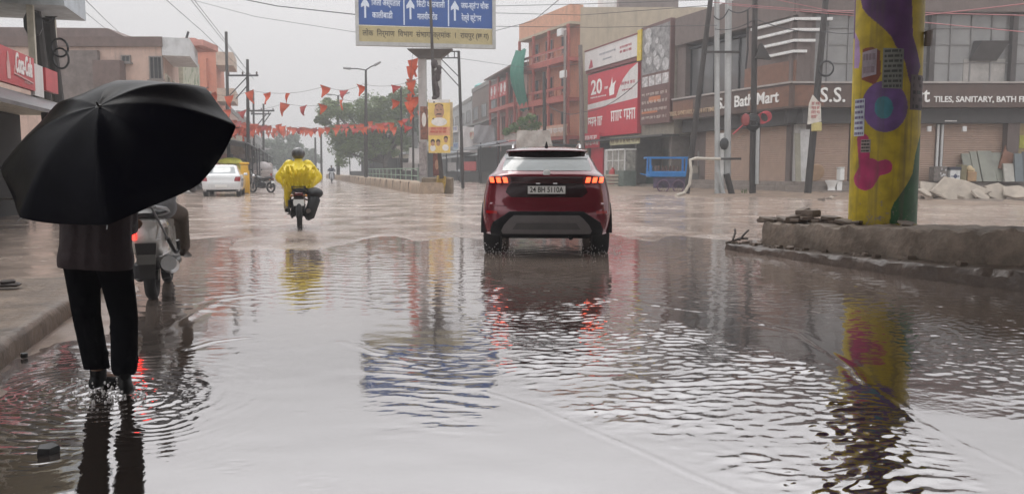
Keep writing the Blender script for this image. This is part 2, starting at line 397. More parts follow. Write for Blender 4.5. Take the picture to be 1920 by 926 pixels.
def water_mat():
    m = bpy.data.materials.new('flood_water'); m.use_nodes = True; nt = m.node_tree; N = nt.nodes; L = nt.links; b = N['Principled BSDF']
    tc = N.new('ShaderNodeTexCoord'); n = N.new('ShaderNodeTexNoise'); n.inputs['Scale'].default_value = .9; n.inputs['Detail'].default_value = 6
    L.new(tc.outputs['Object'], n.inputs['Vector'])
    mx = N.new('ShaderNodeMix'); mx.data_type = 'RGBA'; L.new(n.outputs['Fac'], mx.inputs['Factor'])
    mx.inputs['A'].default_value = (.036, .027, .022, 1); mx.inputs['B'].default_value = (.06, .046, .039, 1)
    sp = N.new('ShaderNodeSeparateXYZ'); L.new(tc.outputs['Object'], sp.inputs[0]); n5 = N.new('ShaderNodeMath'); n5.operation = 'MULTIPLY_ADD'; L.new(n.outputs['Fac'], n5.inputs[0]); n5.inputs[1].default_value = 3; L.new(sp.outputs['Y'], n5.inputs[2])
    r5 = N.new('ShaderNodeMapRange'); r5.inputs[1].default_value = 6.5; r5.inputs[2].default_value = 11.5; L.new(n5.outputs[0], r5.inputs[0])      # muddy tint painted paler towards the junction for brightness, darker near the camera
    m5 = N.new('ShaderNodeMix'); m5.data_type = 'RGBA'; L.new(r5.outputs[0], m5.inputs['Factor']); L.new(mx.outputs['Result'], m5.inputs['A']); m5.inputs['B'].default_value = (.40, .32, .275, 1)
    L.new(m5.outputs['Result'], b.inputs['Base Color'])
    b.inputs['Roughness'].default_value = .035; b.inputs['IOR'].default_value = 2.05
    n2 = N.new('ShaderNodeTexNoise'); n2.inputs['Scale'].default_value = 24; n2.inputs['Detail'].default_value = 3; L.new(tc.outputs['Object'], n2.inputs['Vector'])
    bp = N.new('ShaderNodeBump'); bp.inputs['Strength'].default_value = .05; bp.inputs['Distance'].default_value = .01
    L.new(n2.outputs['Fac'], bp.inputs['Height']); L.new(bp.outputs[0], b.inputs['Normal'])
    gl_ = N.new('ShaderNodeBsdfGlossy'); gl_.inputs['Color'].default_value = (.90, .88, .88, 1); gl_.inputs['Roughness'].default_value = .03; L.new(bp.outputs[0], gl_.inputs['Normal'])
    ms = N.new('ShaderNodeMixShader'); ms.inputs[0].default_value = .42; L.new(b.outputs[0], ms.inputs[1]); L.new(gl_.outputs[0], ms.inputs[2]); L.new(ms.outputs[0], N['Material Output'].inputs['Surface'])
    return m
yy = [1.5]
while yy[-1] < 17: yy.append(yy[-1] + max(.013, .0036 * yy[-1]))
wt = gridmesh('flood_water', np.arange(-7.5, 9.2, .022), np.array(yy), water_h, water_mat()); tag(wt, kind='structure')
# ------------------------------------------------------------------ pavement on the left
def pavement():
    mb = MB(); F0 = lambda y: V((kerbx(y), y, 0)); K = V((KK, 1, 0)).normalized(); NL = V((-K.y, K.x, 0))
    rings = []; r = random.Random(3)
    ys_ = [1.2 + .14 * i for i in range(50)]
    offs = [(-.005, -.3), (0, .10), (.025, .142), (.07, .152), (.16, .15), (.5, .148), (1.2, .145), (2.5, .14), (4.5, .14), (7.5, .14)]
    for y in ys_:
        row = []
        for k, (o, z) in enumerate(offs):
            jit = .032 * mnoise.noise(V((y * 3, o * 4, 1))) if 0 < k < 6 else 0
            row.append(F0(y) + NL * (o + jit) + V((0, 0, z + .016 * mnoise.noise(V((y * 2.3, o * 3, 7))))))
        rings.append(row)
    end = [p + K * .02 + V((0, 0, -.4 if k else 0)) for k, p in enumerate(rings[-1])]
    rings.append([p + K * .05 - V((0, 0, .05)) for p in rings[-1]]); rings.append([p + K * .1 - V((0, 0, .4)) for p in rings[-1]])
    mb.loft(rings, closed=False)
    o = mb.build('pavement', M('pavement_slab', (.19, .142, .108), .42, var=.45, scale=2.2, bump=.6, bscale=14, stain=.7, stcol=(.05, .04, .032)), None, 50)
    tag(o, kind='structure')
pavement()
# ------------------------------------------------------------------ common materials
m_black = M('black_plastic', (.018, .018, .02), .4); m_rubber = M('tyre_rubber', (.010, .010, .011), .7, bump=.3, bscale=60)
m_chrome = M('chrome', (.6, .6, .6), .18, 1, var=.05); m_steel = M('steel', (.3, .3, .31), .4, .8)
m_skin = M('skin', (.22, .12, .075), .5, var=.08); m_hair = M('black_hair', (.012, .01, .009), .6)
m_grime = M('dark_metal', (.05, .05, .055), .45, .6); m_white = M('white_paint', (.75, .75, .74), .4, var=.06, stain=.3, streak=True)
m_dkglass = M('dark_glass', (.03, .033, .036), .06, var=.1, ior=1.6); m_plate = M('number_plate_white', (.72, .72, .7), .35, var=.05)
m_redlens = M('red_lens', (.35, .01, .012), .15, var=.1); m_blackink = M('black_ink', (.02, .02, .02), .5)
# ------------------------------------------------------------------ people
def hand(mb, wr, d, side, grip=None, s=1.0):
    """palm with five unequal fingers; d = hand direction, side = thumb direction"""
    d = V(d).normalized(); sd = V(side).normalized(); n = d.cross(sd).normalized()
    wr = V(wr); L = .075 * s
    for k in (-1, -.35, .3, .95): mb.limb(wr + sd * k * .012 * s, wr + d * L + sd * k * .027 * s, .015 * s, .0125 * s, 8)
    for k, ln in ((-1, .058), (-.35, .074), (.3, .08), (.95, .07)):
        p = wr + d * L + sd * k * .029 * s; q = p + (d * .75 + n * .55).normalized() * ln * .45 * s
        q2 = q + (d * .1 + n * .9).normalized() * ln * .32 * s; q3 = q2 + (-d * .6 + n * .5).normalized() * ln * .28 * s
        mb.limb(p, q, .0095 * s, .0088 * s, 7).limb(q, q2, .0088 * s, .008 * s, 7).limb(q2, q3, .008 * s, .007 * s, 7)
    p = wr + d * .02 * s + sd * .02 * s; q = p + (d * .55 + sd * .75 + n * .3).normalized() * .042 * s; q2 = q + (d * .5 + n * .8).normalized() * .03 * s
    mb.limb(p, q, .013 * s, .0105 * s, 7).limb(q, q2, .0105 * s, .008 * s, 7)
def human(root, J, s=1.0, vox=.009, hair=True):
    """one continuous body surface from a dict of joints; returns the body object"""
    mb = MB(); g = lambda k: V(J[k])
    pe, ch, nk, hd = g('pelvis'), g('chest'), g('neck'), g('head')
    side = (g('shR') - g('shL')).normalized()
    for k in (-1, 0, 1):
        mb.limb(pe + side * .065 * s * k, ch + side * .07 * s * k - V((0, 0, .06 * s)), .095 * s, .10 * s); mb.limb(ch + side * .07 * s * k - V((0, 0, .06 * s)), ch + side * .09 * s * k + V((0, 0, .03 * s)), .10 * s, .075 * s)
    mb.limb(ch, nk, .08 * s, .052 * s); mb.limb(nk, hd - V((0, 0, .05 * s)), .05 * s, .055 * s)
    fw = V(J.get('face', (0, 1, 0))).normalized()
    mb.ball(hd + fw * -.008 * s, (.076 * s, .095 * s, .112 * s), 14); mb.ball(hd + fw * .03 * s - V((0, 0, .06 * s)), (.05 * s, .055 * s, .05 * s), 10)
    mb.limb(hd + fw * .085 * s + V((0, 0, .005 * s)), hd + fw * .105 * s - V((0, 0, .025 * s)), .008 * s, .013 * s, 7)
    mb.ball(hd + fw * .085 * s - V((0, 0, .06 * s)), (.026 * s, .012 * s, .009 * s), 8)
    sx_ = fw.cross(UP).normalized()
    for k in (-1, 1): mb.ball(hd + sx_ * k * .078 * s, (.012 * s, .022 * s, .032 * s), 8); mb.ball(hd + fw * .08 * s + sx_ * k * .03 * s + V((0, 0, .015 * s)), .013 * s, 7)
    for q in 'LR':
        mb.limb(g('hip' + q), g('kn' + q), .082 * s, .056 * s).limb(g('kn' + q), g('an' + q), .055 * s, .036 * s)
        a, t = g('an' + q), g('toe' + q); mb.limb(a, t, .038 * s, .026 * s); hl = (a - t); hl.z = 0
        mb.ball(a + hl.normalized() * .025 * s - V((0, 0, .03 * s)), .033 * s, 8)
        mb.limb(ch + (g('sh' + q) - ch) * .5, g('sh' + q), .075 * s, .058 * s)
        mb.limb(g('sh' + q), g('el' + q), .05 * s, .04 * s).limb(g('el' + q), g('wr' + q), .04 * s, .026 * s)
        hand(mb, g('wr' + q), J.get('hd' + q, (0, 1, 0)), J.get('th' + q, (0, 0, 1)), s=s)
    body = remesh(mb, 'body', m_skin, root, vox, 3); sub(body, root)
    if hair:
        h = MB(); rings = []
        for i in range(9):
            t = i / 8 * PI * .62
            rings.append([hd + fw * -.016 * s + V((0, 0, .012 * s)) + V((.083 * s * math.sin(t) * math.cos(a), .1 * s * math.sin(t) * math.sin(a), .116 * s * math.cos(t) - (.02 * s if math.sin(a) < 0 else -.02 * s) * (i / 8))) for a in [2 * PI * j / 20 for j in range(20)]])
        h.loft(rings, True, False); h.build('hair', m_hair, root, 60)
    return body
def trousers(root, J, mat, s=1.0, flare=1.0, name='trousers', stop=1.0, vox=.011, cut=None):
    mb = MB(); g = lambda k: V(J[k]); side = (g('shR') - g('shL')).normalized(); pe = g('pelvis')
    for k in (-1, 0, 1): mb.limb(pe + side * k * .07 * s + V((0, 0, .02 * s)), pe + side * k * .065 * s - V((0, 0, .03 * s)), .098 * s, .108 * s)
    for q in 'LR':
        h, k, a = g('hip' + q), g('kn' + q), g('an' + q); a = k + (a - k) * stop
        mb.limb(h, k, .108 * s, .085 * s * flare).limb(k, a, .085 * s * flare, .078 * s * flare)
        r = random.Random(ord(q))
        for i in range(7):     # folds
            t = r.random(); p = k + (a - k) * t; u = V((r.uniform(-1, 1), r.uniform(-1, 1), r.uniform(-.4, .4))).normalized() * .066 * s * flare
            mb.ball(p + u, (.03 * s, .03 * s, .016 * s), 7)
    return remesh(mb, name, mat, root, vox, 4, [((0, 0, cut), (0, .12, 1))] if cut else ())
def jacket(root, J, mat, s=1.0, hem=.12, name='jacket', flare=1.0, vox=.012, cut=None):
    mb = MB(); g = lambda k: V(J[k]); side = (g('shR') - g('shL')).normalized(); pe, ch = g('pelvis'), g('chest')
    dn = (pe - ch).normalized()
    for k in (-1, 0, 1):
        mb.limb(pe + dn * hem * s + side * k * .095 * s * flare, pe + side * k * .08 * s, .135 * s, .132 * s)
        mb.limb(pe + side * k * .08 * s, ch + side * k * .085 * s - V((0, 0, .05 * s)), .132 * s, .126 * s); mb.limb(ch + side * k * .085 * s - V((0, 0, .05 * s)), ch + side * k * .1 * s + V((0, 0, .035 * s)), .122 * s, .085 * s)
    mb.limb(ch, g('neck') - V((0, 0, .02 * s)), .09 * s, .07 * s)
    for q in 'LR':
        mb.limb(ch + (g('sh' + q) - ch) * .5, g('sh' + q), .09 * s, .076 * s)
        mb.limb(g('sh' + q), g('el' + q), .072 * s, .06 * s).limb(g('el' + q), g('el' + q) + (g('wr' + q) - g('el' + q)) * .9, .06 * s, .045 * s)
    r = random.Random(8)
    for i in range(16):
        t = r.random(); c = pe.lerp(ch, t); a = r.random() * 6.28
        mb.ball(c + side * math.cos(a) * .17 * s + V((0, math.sin(a) * .105 * s, 0)), (.05 * s, .03 * s, .014 * s), 7)
    return remesh(mb, name, mat, root, vox, 4, [((0, 0, cut), (.06, 0, 1))] if cut else ())
def shoe(root, an, toe, mat, s=1.0, heel_up=0.0):
    an, toe = V(an), V(toe); d = toe - an; d.z = 0; d.normalize(); sd = V((d.y, -d.x, 0)); mb = MB()
    zt = toe.z - .026 * s; zh = an.z - .07 * s
    L_ = .27 * s; hp = an - d * .065 * s; rings = []
    for t, wd, ht in ((0, .024, .055), (.06, .034, .08), (.2, .036, .095), (.38, .036, .085), (.58, .044, .058), (.78, .046, .045), (.93, .034, .036), (1, .014, .024)):
        z0 = zh * (1 - min(1, t / .72)) + zt * min(1, t / .72); c = hp + d * L_ * t; c.z = z0
        rings.append([c + sd * wd * s * math.cos(a) + V((0, 0, ht * s * (.5 + .5 * math.sin(a)))) for a in [2 * PI * j / 14 for j in range(14)]])
    mb.loft(rings, True, True); mb.tube([an - V((0, 0, .02)), an + V((0, .0, .035))], [.045 * s, .047 * s], 12)
    return mb.build('shoe', mat, root, 50)
# ------------------------------------------------------------------ walker and umbrella
s = .86
rx, ry = -2.215, 4.24
wk = thing('person', 'person in dark maroon jacket and black trousers wading away under a big black umbrella', 'person', (rx, ry, 0), local=True)
pl = gnd(193, 727); pr = gnd(213, 749)
L2 = lambda P, z: (P.x - rx, P.y - ry, z)
aL = L2(at(184, 690, 4.38), .075); aR = L2(at(232, 660, 4.12), .19)
hz = .70
J = dict(pelvis=(0, .0, .81), chest=(0.0, .03, 1.11), neck=(0, .04, 1.25), head=(0, .06, 1.37),
    hipL=(-.085, 0, .77), knL=(-.105, .07, .42), anL=aL, toeL=(aL[0] + .02, aL[1] + .14, .025), hipR=(.085, 0, .77), knR=(.088, .09, .42), anR=aR, toeR=(aR[0] - .055, aR[1] + .12, .03),
    shL=(-.155, .03, 1.18), elL=(-.19, .08, .95), wrL=(-.10, .24, .90), shR=(.145, .03, 1.18), elR=(.12, .12, .96), wrR=(.06, .28, .88),
    hdR=(-.3, .8, .3), thR=(0, 0, 1), hdL=(.4, .8, .1), thL=(0, 0, 1))
human(wk, J, s)
m_trous = M('black_trousers', (.0035, .0035, .005), .9, bump=.3, bscale=18, ior=1.1)
trousers(wk, J, m_trous, s * 1.0, .98, stop=1.0, cut=.135)
jacket(wk, J, M('maroon_jacket', (.015, .006, .008), .8, bump=.3, bscale=20, var=.3), s, .085, flare=1.0, cut=.70)
m_shoe = M('black_leather', (.006, .006, .007), .5, ior=1.25)
shoe(wk, aL, J['toeL'], m_shoe, s * 1.05); shoe(wk, aR, J['toeR'], m_shoe, s)
def umbrella():
    c = at(206, 240, 3.98); th = R(41); ph = R(5); R_ = .575; D = .25
    ax = V((-math.sin(ph) * .6, -math.sin(th), math.cos(th))).normalized()
    u = V((1, 0, 0)); u = (u - ax * u.dot(ax)).normalized(); v = ax.cross(u)
    root = thing('umbrella', 'large black wet umbrella tilted back over the shoulder of the walking person', 'umbrella', c)
    ph0 = R(-77); n = 96
    def pt(t, a, off=0):
        k = ((a - ph0) / (PI / 4)) % 1; sc = math.sin(PI * k)      # 0 at ribs
        r = R_ * t * (1 - (.075 * t * t) * sc); z = D * (1 - t ** 2.1) - .022 * sc * t * (1 - t * .3) + .012 * math.sin(a * 3 + t * 5) * t * sc
        return c + u * (r * math.cos(a)) + v * (r * math.sin(a)) + ax * (z + off - .12)
    T_ = [i / 14 for i in range(15)]; T_[0] = .004
    rings = [[pt(t, ph0 + 2 * PI * j / n) for j in range(n)] for t in T_] + [[pt(t, ph0 + 2 * PI * j / n, -.004) for j in range(n)] for t in reversed(T_)]
    MB().loft(rings, True, True).build('canopy', M('black_canopy', (.0015, .0015, .0045), .30, var=.3, scale=5, bump=.06, bscale=9, ior=1.14), root, 40)
    for k in range(8):
        a = ph0 + k * PI / 4
        MB().tube([pt(t, a, -.010) for t in (.02, .2, .4, .6, .8, .95, 1.0)] + [pt(1.0, a, -.012) + (u * math.cos(a) + v * math.sin(a)) * .018], .003, 6).build('rib', m_steel, root)
        MB().cyl(pt(.5, a, -.012), c + ax * (-.12 - .10), .0025, n=6).build('stretcher', m_steel, root)
    MB().cyl(c + ax * (D - .13), c - ax * .86, .006, n=8).build('shaft', m_steel, root)
    MB().lathe(c + ax * (D - .125), ax, [(.018, -.01), (.016, .006), (.005, .01), (.004, .03), (.003, .034)], 12).build('ferrule', m_black, root)
    b = c - ax * .78; d = -ax; e_ = V((0, 1, 0)); e_ = (e_ - d * e_.dot(d)).normalized()
    MB().tube([b, b + d * .1] + [b + d * .1 + e_ * .04 * (1 - math.cos(q)) + d * .04 * math.sin(q) for q in [PI * i / 8 for i in range(1, 9)]], .011, 10).build('handle', m_black, root)
umbrella()
def splash(c, n, rad, h, seed):
    r = random.Random(seed); mb = MB()
    for i in range(n):
        a = r.random() * 2 * PI; d = rad * r.random() ** .6; s_ = r.uniform(.0025, .008); mb.ball(c + V((d * math.cos(a), d * math.sin(a) * .6, h * r.random() ** 2 + .004)), (s_, s_, s_ * r.uniform(1, 1.6)), 6)
    tag(mb.build('water_splash', M('splash_water', (.6, .58, .57), .08, ior=1.5), None, 60), kind='stuff')
splash(gnd(206, 748), 90, .20, .07, 1); splash(gnd(185, 728), 50, .16, .05, 2)
# ------------------------------------------------------------------ two-wheelers (local frame: +y forward)
def wheel(root, y, r, wd, rimmat, spokes=6, x=0):
    t = MB().torus((x, y, r), (1, 0, 0), r - wd * .5, wd * .5, 30, 10, 1.0).build('wheel', m_rubber, root, 60); sub(t, root)
    mb = MB().torus((x, y, r), (1, 0, 0), r - wd * .98, .013, 26, 6)
    for k in range(spokes):
        a = 2 * PI * k / spokes; mb.cyl((x, y, r), (x, y + math.cos(a) * (r - wd), r + math.sin(a) * (r - wd)), .012, .009, 6)
    mb.cyl((x - .06, y, r), (x + .06, y, r), .05, n=14); mb.build('rim', rimmat, t)
    return t
def motorbike(root, paint, plate=None, lit=False, simple=False):
    wheel(root, -.64, .30, .10, m_grime); wheel(root, .64, .30, .085, m_grime)
    MB().rbox((0, -.02, .40), (.24, .40, .30), b=.05).cyl((0, .05, .52), (0, .16, .66), .07, .075).build('engine', m_grime, root)
    mb = MB().tube([(0, .5, .78), (0, .2, .66), (0, -.2, .62), (0, -.6, .66)], .028, 8).tube([(0, .45, .72), (0, .3, .3), (0, -.15, .25)], .022, 8)
    for q in (-1, 1): mb.tube([(q * .09, -.1, .32), (q * .1, -.64, .30)], .025, 8)
    mb.build('frame', m_black, root)
    rings = []
    for y, wx, z0, z1 in ((-.02, .06, .70, .80), (.05, .12, .66, .86), (.22, .145, .64, .90), (.38, .12, .66, .88), (.46, .05, .72, .80)):
        rings.append([V((wx * math.cos(a), y, (z0 + z1) / 2 + (z1 - z0) / 2 * math.sin(a))) for a in [2 * PI * j / 16 for j in range(16)]])
    MB().loft(rings, True, True).build('fuel_tank', paint, root, 60)
    rings = []
    for y, wx, z0, z1 in ((.02, .09, .70, .76), (-.1, .14, .69, .78), (-.35, .15, .70, .80), (-.58, .13, .74, .85), (-.66, .07, .77, .84)):
        rings.append([V((wx * (abs(math.cos(a)) ** .6) * (1 if math.cos(a) > 0 else -1), y, (z0 + z1) / 2 + (z1 - z0) / 2 * math.sin(a))) for a in [2 * PI * j / 16 for j in range(16)]])
    MB().loft(rings, True, True).build('seat', m_black, root, 60)
    mb = MB().hexa([(-.10, -.30, .60), (.10, -.30, .60), (.06, -.74, .69), (-.06, -.74, .69), (-.12, -.30, .70), (.12, -.30, .70), (.08, -.76, .78), (-.08, -.76, .78)])
    mb.tube([(-.13, -.35, .82), (-.13, -.72, .88), (.13, -.72, .88), (.13, -.35, .82)], .014, 8); mb.build('tail_fairing', m_black, root)
    MB().rbox((0, -.77, .73), (.17, .05, .07), b=.015).build('tail_lamp', M('tail_lamp_lit', (.4, .02, .02), .2, emis=(1, .05, .02), es=1.0 if lit else .15) if lit else M('unlit_lens', (.10, .008, .008), .2), root)
    for q in (-1, 1): MB().ball((q * .14, -.72, .70), (.03, .04, .028), 8).cyl((q * .05, -.7, .70), (q * .13, -.72, .70), .008).build('indicator', M('amber_lens', (.5, .2, .03), .2), root)
    MB().hexa([(-.07, -.66, .30), (.07, -.66, .30), (.07, -.64, .30), (-.07, -.64, .30), (-.09, -.80, .66), (.09, -.80, .66), (.09, -.77, .67), (-.09, -.77, .67)]).build('mudguard', m_black, root)
    p = MB().box((0, -.795, .565), (.2, .012, .13), m=Matrix.Rotation(R(-12), 3, 'X')).build('number_plate', m_plate, root); sub(p, root)
    if not simple:
        mb = MB()
        for k in range(7): mb.cyl((-.13 - .012 * k * 0, -.30 - .07 * k, .24 + .02 * k), (-.16, -.30 - .07 * k, .60), .012, n=6)
        mb.tube([(-.15, -.2, .25), (-.19, -.74, .36), (-.19, -.74, .60), (-.15, -.2, .60)], .02, 8).box((-.14, -.45, .42), (.04, .5, .34)); mb.build('side_guard', m_black, root)
        for q in (-1, 1): MB().tube([(q * .1, .3, .3), (q * .3, .3, .34), (q * .3, .32, .52), (q * .1, .36, .6)], .018, 8).build('crash_bar', m_black, root)
    if not simple: MB().box((0, -.80, .40), (.13, .03, .22), m=Matrix.Rotation(R(-10), 3, 'X')).build('mud_flap', M('grey_flap', (.16, .16, .165), .5), root)
    mb = MB()
    for q in (-1, 1): mb.cyl((q * .09, .64, .30), (q * .09, .46, .86), .022, .026, 8)
    mb.build('fork', m_chrome, root)
    MB().tube([(-.36, .30, 1.0), (-.2, .38, 1.03), (0, .44, .95), (.2, .38, 1.03), (.36, .30, 1.0)], .014, 8).build('handlebar', m_black, root)
    for q in (-1, 1):
        o = MB().cyl((q * .25, .36, 1.03), (q * .33, .34, 1.18), .006, n=6).ball((q * .36, .34, 1.21), (.06, .02, .042), 10).build('mirror', m_black, root)
    MB().lathe((0, .55, .88), (0, 1, .05), [(.03, -.06), (.085, -.02), (.095, .03), (.07, .05)], 16).build('headlamp', m_chrome, root)
    MB().tube([(.13, .1, .30), (.15, -.2, .26), (.17, -.45, .30), (.18, -.82, .40)], [.022, .024, .045, .05], 10).build('exhaust', m_chrome, root)
    for q in (-1, 1): MB().cyl((q * .1, -.06, .30), (q * .25, -.06, .30), .014).cyl((q * .1, -.38, .38), (q * .22, -.38, .38), .012).build('footrest', m_black, root)
def scooter(root, paint, lit=True):
    wheel(root, -.55, .235, .105, m_grime, 5); wheel(root, .66, .235, .10, m_grime, 5)
    rings = []
    for y, wx, z0, z1 in ((-.86, .09, .56, .72), (-.84, .14, .50, .775), (-.72, .19, .42, .80), (-.5, .215, .40, .80), (-.25, .20, .38, .78), (-.1, .16, .30, .74), (-.06, .13, .28, .68)):
        rings.append([V((.8 * wx * (abs(math.cos(a)) ** .55) * (1 if math.cos(a) > 0 else -1), y, (z0 + z1) / 2 + (z1 - z0) / 2 * (abs(math.sin(a)) ** .7) * (1 if math.sin(a) > 0 else -1))) for a in [2 * PI * j / 24 for j in range(24)]])
    MB().loft(rings, True, True).build('rear_cowl', paint, root, 50)
    for q in (-1, 1): MB().loft([[V((q * (.152 + dx), y, z)) for y, z in ((-.74, .58), (-.7, .70), (-.32, .68), (-.28, .60), (-.5, .52))] for dx in (0, .025)], True, True).build('side_panel', paint, root, 30)
    rings = []
    for y, wx, z0, z1 in ((-.80, .08, .80, .84), (-.72, .14, .79, .88), (-.4, .17, .78, .87), (-.1, .14, .75, .83), (0, .07, .74, .79)):
        rings.append([V((wx * math.cos(a), y, (z0 + z1) / 2 + (z1 - z0) / 2 * math.sin(a))) for a in [2 * PI * j / 18 for j in range(18)]])
    MB().loft(rings, True, True).build('seat', m_black, root, 60)
    MB().tube([(-.16, -.5, .84), (-.17, -.78, .88), (-.1, -.92, .90), (.1, -.92, .90), (.17, -.78, .88), (.16, -.5, .84)], .016, 8).build('grab_rail', m_steel, root)
    rl = M('scooter_tail_lamp', (.5, .01, .012), .2, emis=(1, .03, .02), es=5.0)
    MB().hexa([(-.125, -.845, .60), (-.09, -.885, .60), (-.075, -.82, .60), (-.095, -.78, .60), (-.12, -.83, .77), (-.09, -.87, .77), (-.08, -.80, .77), (-.10, -.76, .77)]).build('tail_lamp', rl, root)
    MB().hexa([(.09, -.885, .60), (.125, -.845, .60), (.11, -.80, .60), (.085, -.82, .60), (.10, -.87, .76), (.13, -.83, .76), (.115, -.78, .76), (.09, -.80, .76)]).build('tail_lamp', m_chrome, root)
    MB().box((0, -.885, .42), (.16, .012, .09), m=Matrix.Rotation(R(-10), 3, 'X')).build('number_plate', M('dirty_plate', (.07, .066, .06), .5), root)
    MB().hexa([(-.06, -.84, .24), (.06, -.84, .24), (.06, -.82, .24), (-.06, -.82, .24), (-.09, -.89, .57), (.09, -.89, .57), (.09, -.86, .57), (-.09, -.86, .57)]).build('mudguard', m_black, root)
    MB().tube([(.15, -.35, .26), (.17, -.55, .30), (.18, -.62, .33), (.185, -.86, .38)], [.03, .05, .075, .07], 12).build('exhaust', M('grey_muffler', (.42, .42, .42), .3, .6), root)
    MB().rbox((-.10, -.45, .28), (.12, .36, .2), b=.04).cyl((.09, -.55, .235), (.16, -.55, .25), .04).build('engine', m_grime, root)
    MB().rbox((0, .18, .28), (.34, .55, .08), b=.02).build('floorboard', m_black, root)
    rings = [[V((x, y0 + .05 * (1 - (x / .22) ** 2) + dy, z)) for x in [-w_ + 2 * w_ * k / 8 for k in range(9)]] + [V((x, y0 + .05 * (1 - (x / .22) ** 2) + dy + .05, z)) for x in [w_ - 2 * w_ * k / 8 for k in range(9)]] for z, w_, y0, dy in ((.26, .16, .44, 0), (.45, .175, .46, 0), (.7, .165, .42, 0), (.88, .11, .38, 0))]
    MB().loft(rings, True, True).build('front_apron', paint, root, 40)
    MB().cyl((0, .46, .85), (0, .66, .24), .035, .03).build('fork', m_steel, root)
    MB().rbox((0, .42, .95), (.3, .16, .14), b=.04).tube([(-.34, .28, 1.0), (-.15, .38, 1.0), (.15, .38, 1.0), (.34, .28, 1.0)], .017, 8).build('handlebar', paint, root)
    for q in (-1, 1): MB().cyl((q * .24, .36, 1.02), (q * .3, .36, 1.17), .006, n=6).ball((q * .33, .36, 1.2), (.055, .018, .04), 10).build('mirror', m_black, root)
def rider_pose(sz, foot_z=.33, fy=.2, wide=.2, hz=1.0, hy=.30, lean=.1, fx=.2, s=1.0):
    P = (0, -.22, sz + .09)
    return dict(pelvis=P, chest=(0, P[1] + lean, P[2] + .33 * s), neck=(0, P[1] + lean + .03, P[2] + .49 * s), head=(0, P[1] + lean + .06, P[2] + .62 * s),
        shL=(-.18 * s, P[1] + lean, P[2] + .42 * s), shR=(.18 * s, P[1] + lean, P[2] + .42 * s), elL=(-.31, P[1] + lean + .16, P[2] + .21 * s), elR=(.31, P[1] + lean + .16, P[2] + .21 * s),
        wrL=(-.33, hy - .08, hz + .03), wrR=(.33, hy - .08, hz + .03), hdL=(.1, 1, -.2), hdR=(-.1, 1, -.2), thL=(1, 0, 0), thR=(-1, 0, 0),
        hipL=(-.09, P[1] + .04, P[2] - .03), hipR=(.09, P[1] + .04, P[2] - .03), knL=(-wide, P[1] + .42, sz + .02), knR=(wide, P[1] + .42, sz + .02),
        anL=(-fx, fy, foot_z + .09), anR=(fx, fy, foot_z + .09), toeL=(-fx - .01, fy + .15, foot_z + .03), toeR=(fx + .01, fy + .15, foot_z + .03))
# silver scooter behind the walker
m_silver = M('silver_paint', (.50, .49, .47), .25, .4, var=.06, coat=.5)
p = gnd(287, 559); SRZ = R(17); p = p + Matrix.Rotation(SRZ, 3, 'Z') @ V((0, .55, 0)) - V((0, .62, 0))
sc1 = thing('scooter', 'silver scooter with one red tail lamp lit, just ahead of the walking person', 'scooter', (p.x, p.y + .62, -.015), SRZ, local=True)
scooter(sc1, m_silver)
r1 = thing('person', 'person in brown trousers riding the silver scooter, mostly hidden by the umbrella', 'person', (p.x, p.y + .62, -.015), SRZ, local=True)
J = rider_pose(.80, .30, .20, .22, 1.0, .30, .12, .21)
J['knR'] = (.205, .22, .78); J['anR'] = (.225, .12, .42); J['toeR'] = (.245, .26, .34)
human(r1, J)
trousers(r1, J, M('brown_trousers', (.10, .075, .058), .8, bump=.3), .95, .9, stop=.93); jacket(r1, J, M('grey_shirt', (.2, .2, .21), .8), .95, .02)
for q in 'LR': shoe(r1, J['an' + q], J['toe' + q], M('brown_shoe', (.045, .03, .022), .5))
# yellow poncho rider
p = gnd(562, 432)
BX, BY = p.x - .16, p.y + .64
mbk = thing('motorbike', 'black motorbike ridden away through the wet junction by the person in yellow', 'motorbike', (BX, BY, 0), R(14), local=True)
motorbike(mbk, M('black_paint', (.015, .015, .017), .2, coat=.6))
r2 = thing('person', 'person in a billowing yellow raincoat and dark helmet riding a motorbike away', 'person', (BX, BY, 0), R(14), local=True)
J = rider_pose(.80, .32, -.02, .23, 1.02, .30, .1, .25); human(r2, J, hair=False)
trousers(r2, J, M('khaki_trousers', (.26, .22, .15), .8), 1.0, .95, stop=.92)
for q in 'LR': shoe(r2, J['an' + q], J['toe' + q], m_shoe)
mb = MB(); hd = V(J['head'])
mb.ball(hd + V((0, -.005, .035)), (.135, .155, .135), 18); o = mb.build('helmet', M('grey_helmet', (.06, .06, .062), .3, coat=.4), r2, 60)
mb = MB(); g = lambda k: V(J[k])
pe, ch, nk = g('pelvis'), g('chest'), g('neck')
for k in (-1, -.4, .4, 1):
    mb.limb(pe + V((k * .15, -.04, -.02)), pe + V((k * .21, -.05, .22)), .12, .15); mb.limb(pe + V((k * .21, -.05, .22)), ch + V((k * .17, 0, .06)), .15, .11)
mb.limb(ch + V((0, 0, .05)), nk + V((0, 0, .02)), .12, .085)
for q, sg in (('L', -1), ('R', 1)):
    mb.limb(g('sh' + q), g('el' + q) + V((sg * .03, -.04, -.04)), .115, .14).limb(g('el' + q) + V((sg * .03, -.04, -.04)), g('wr' + q), .135, .07)
    mb.limb(g('el' + q) + V((sg * .02, -.08, -.06)), pe + V((sg * .22, -.02, .02)), .12, .09)
mb.limb(pe + V((-.2, .02, 0)), pe + V((-.24, .05, -.26)), .11, .06).limb(pe + V((-.24, .05, -.26)), pe + V((-.25, .18, -.42)), .06, .03)
rr = random.Random(5)
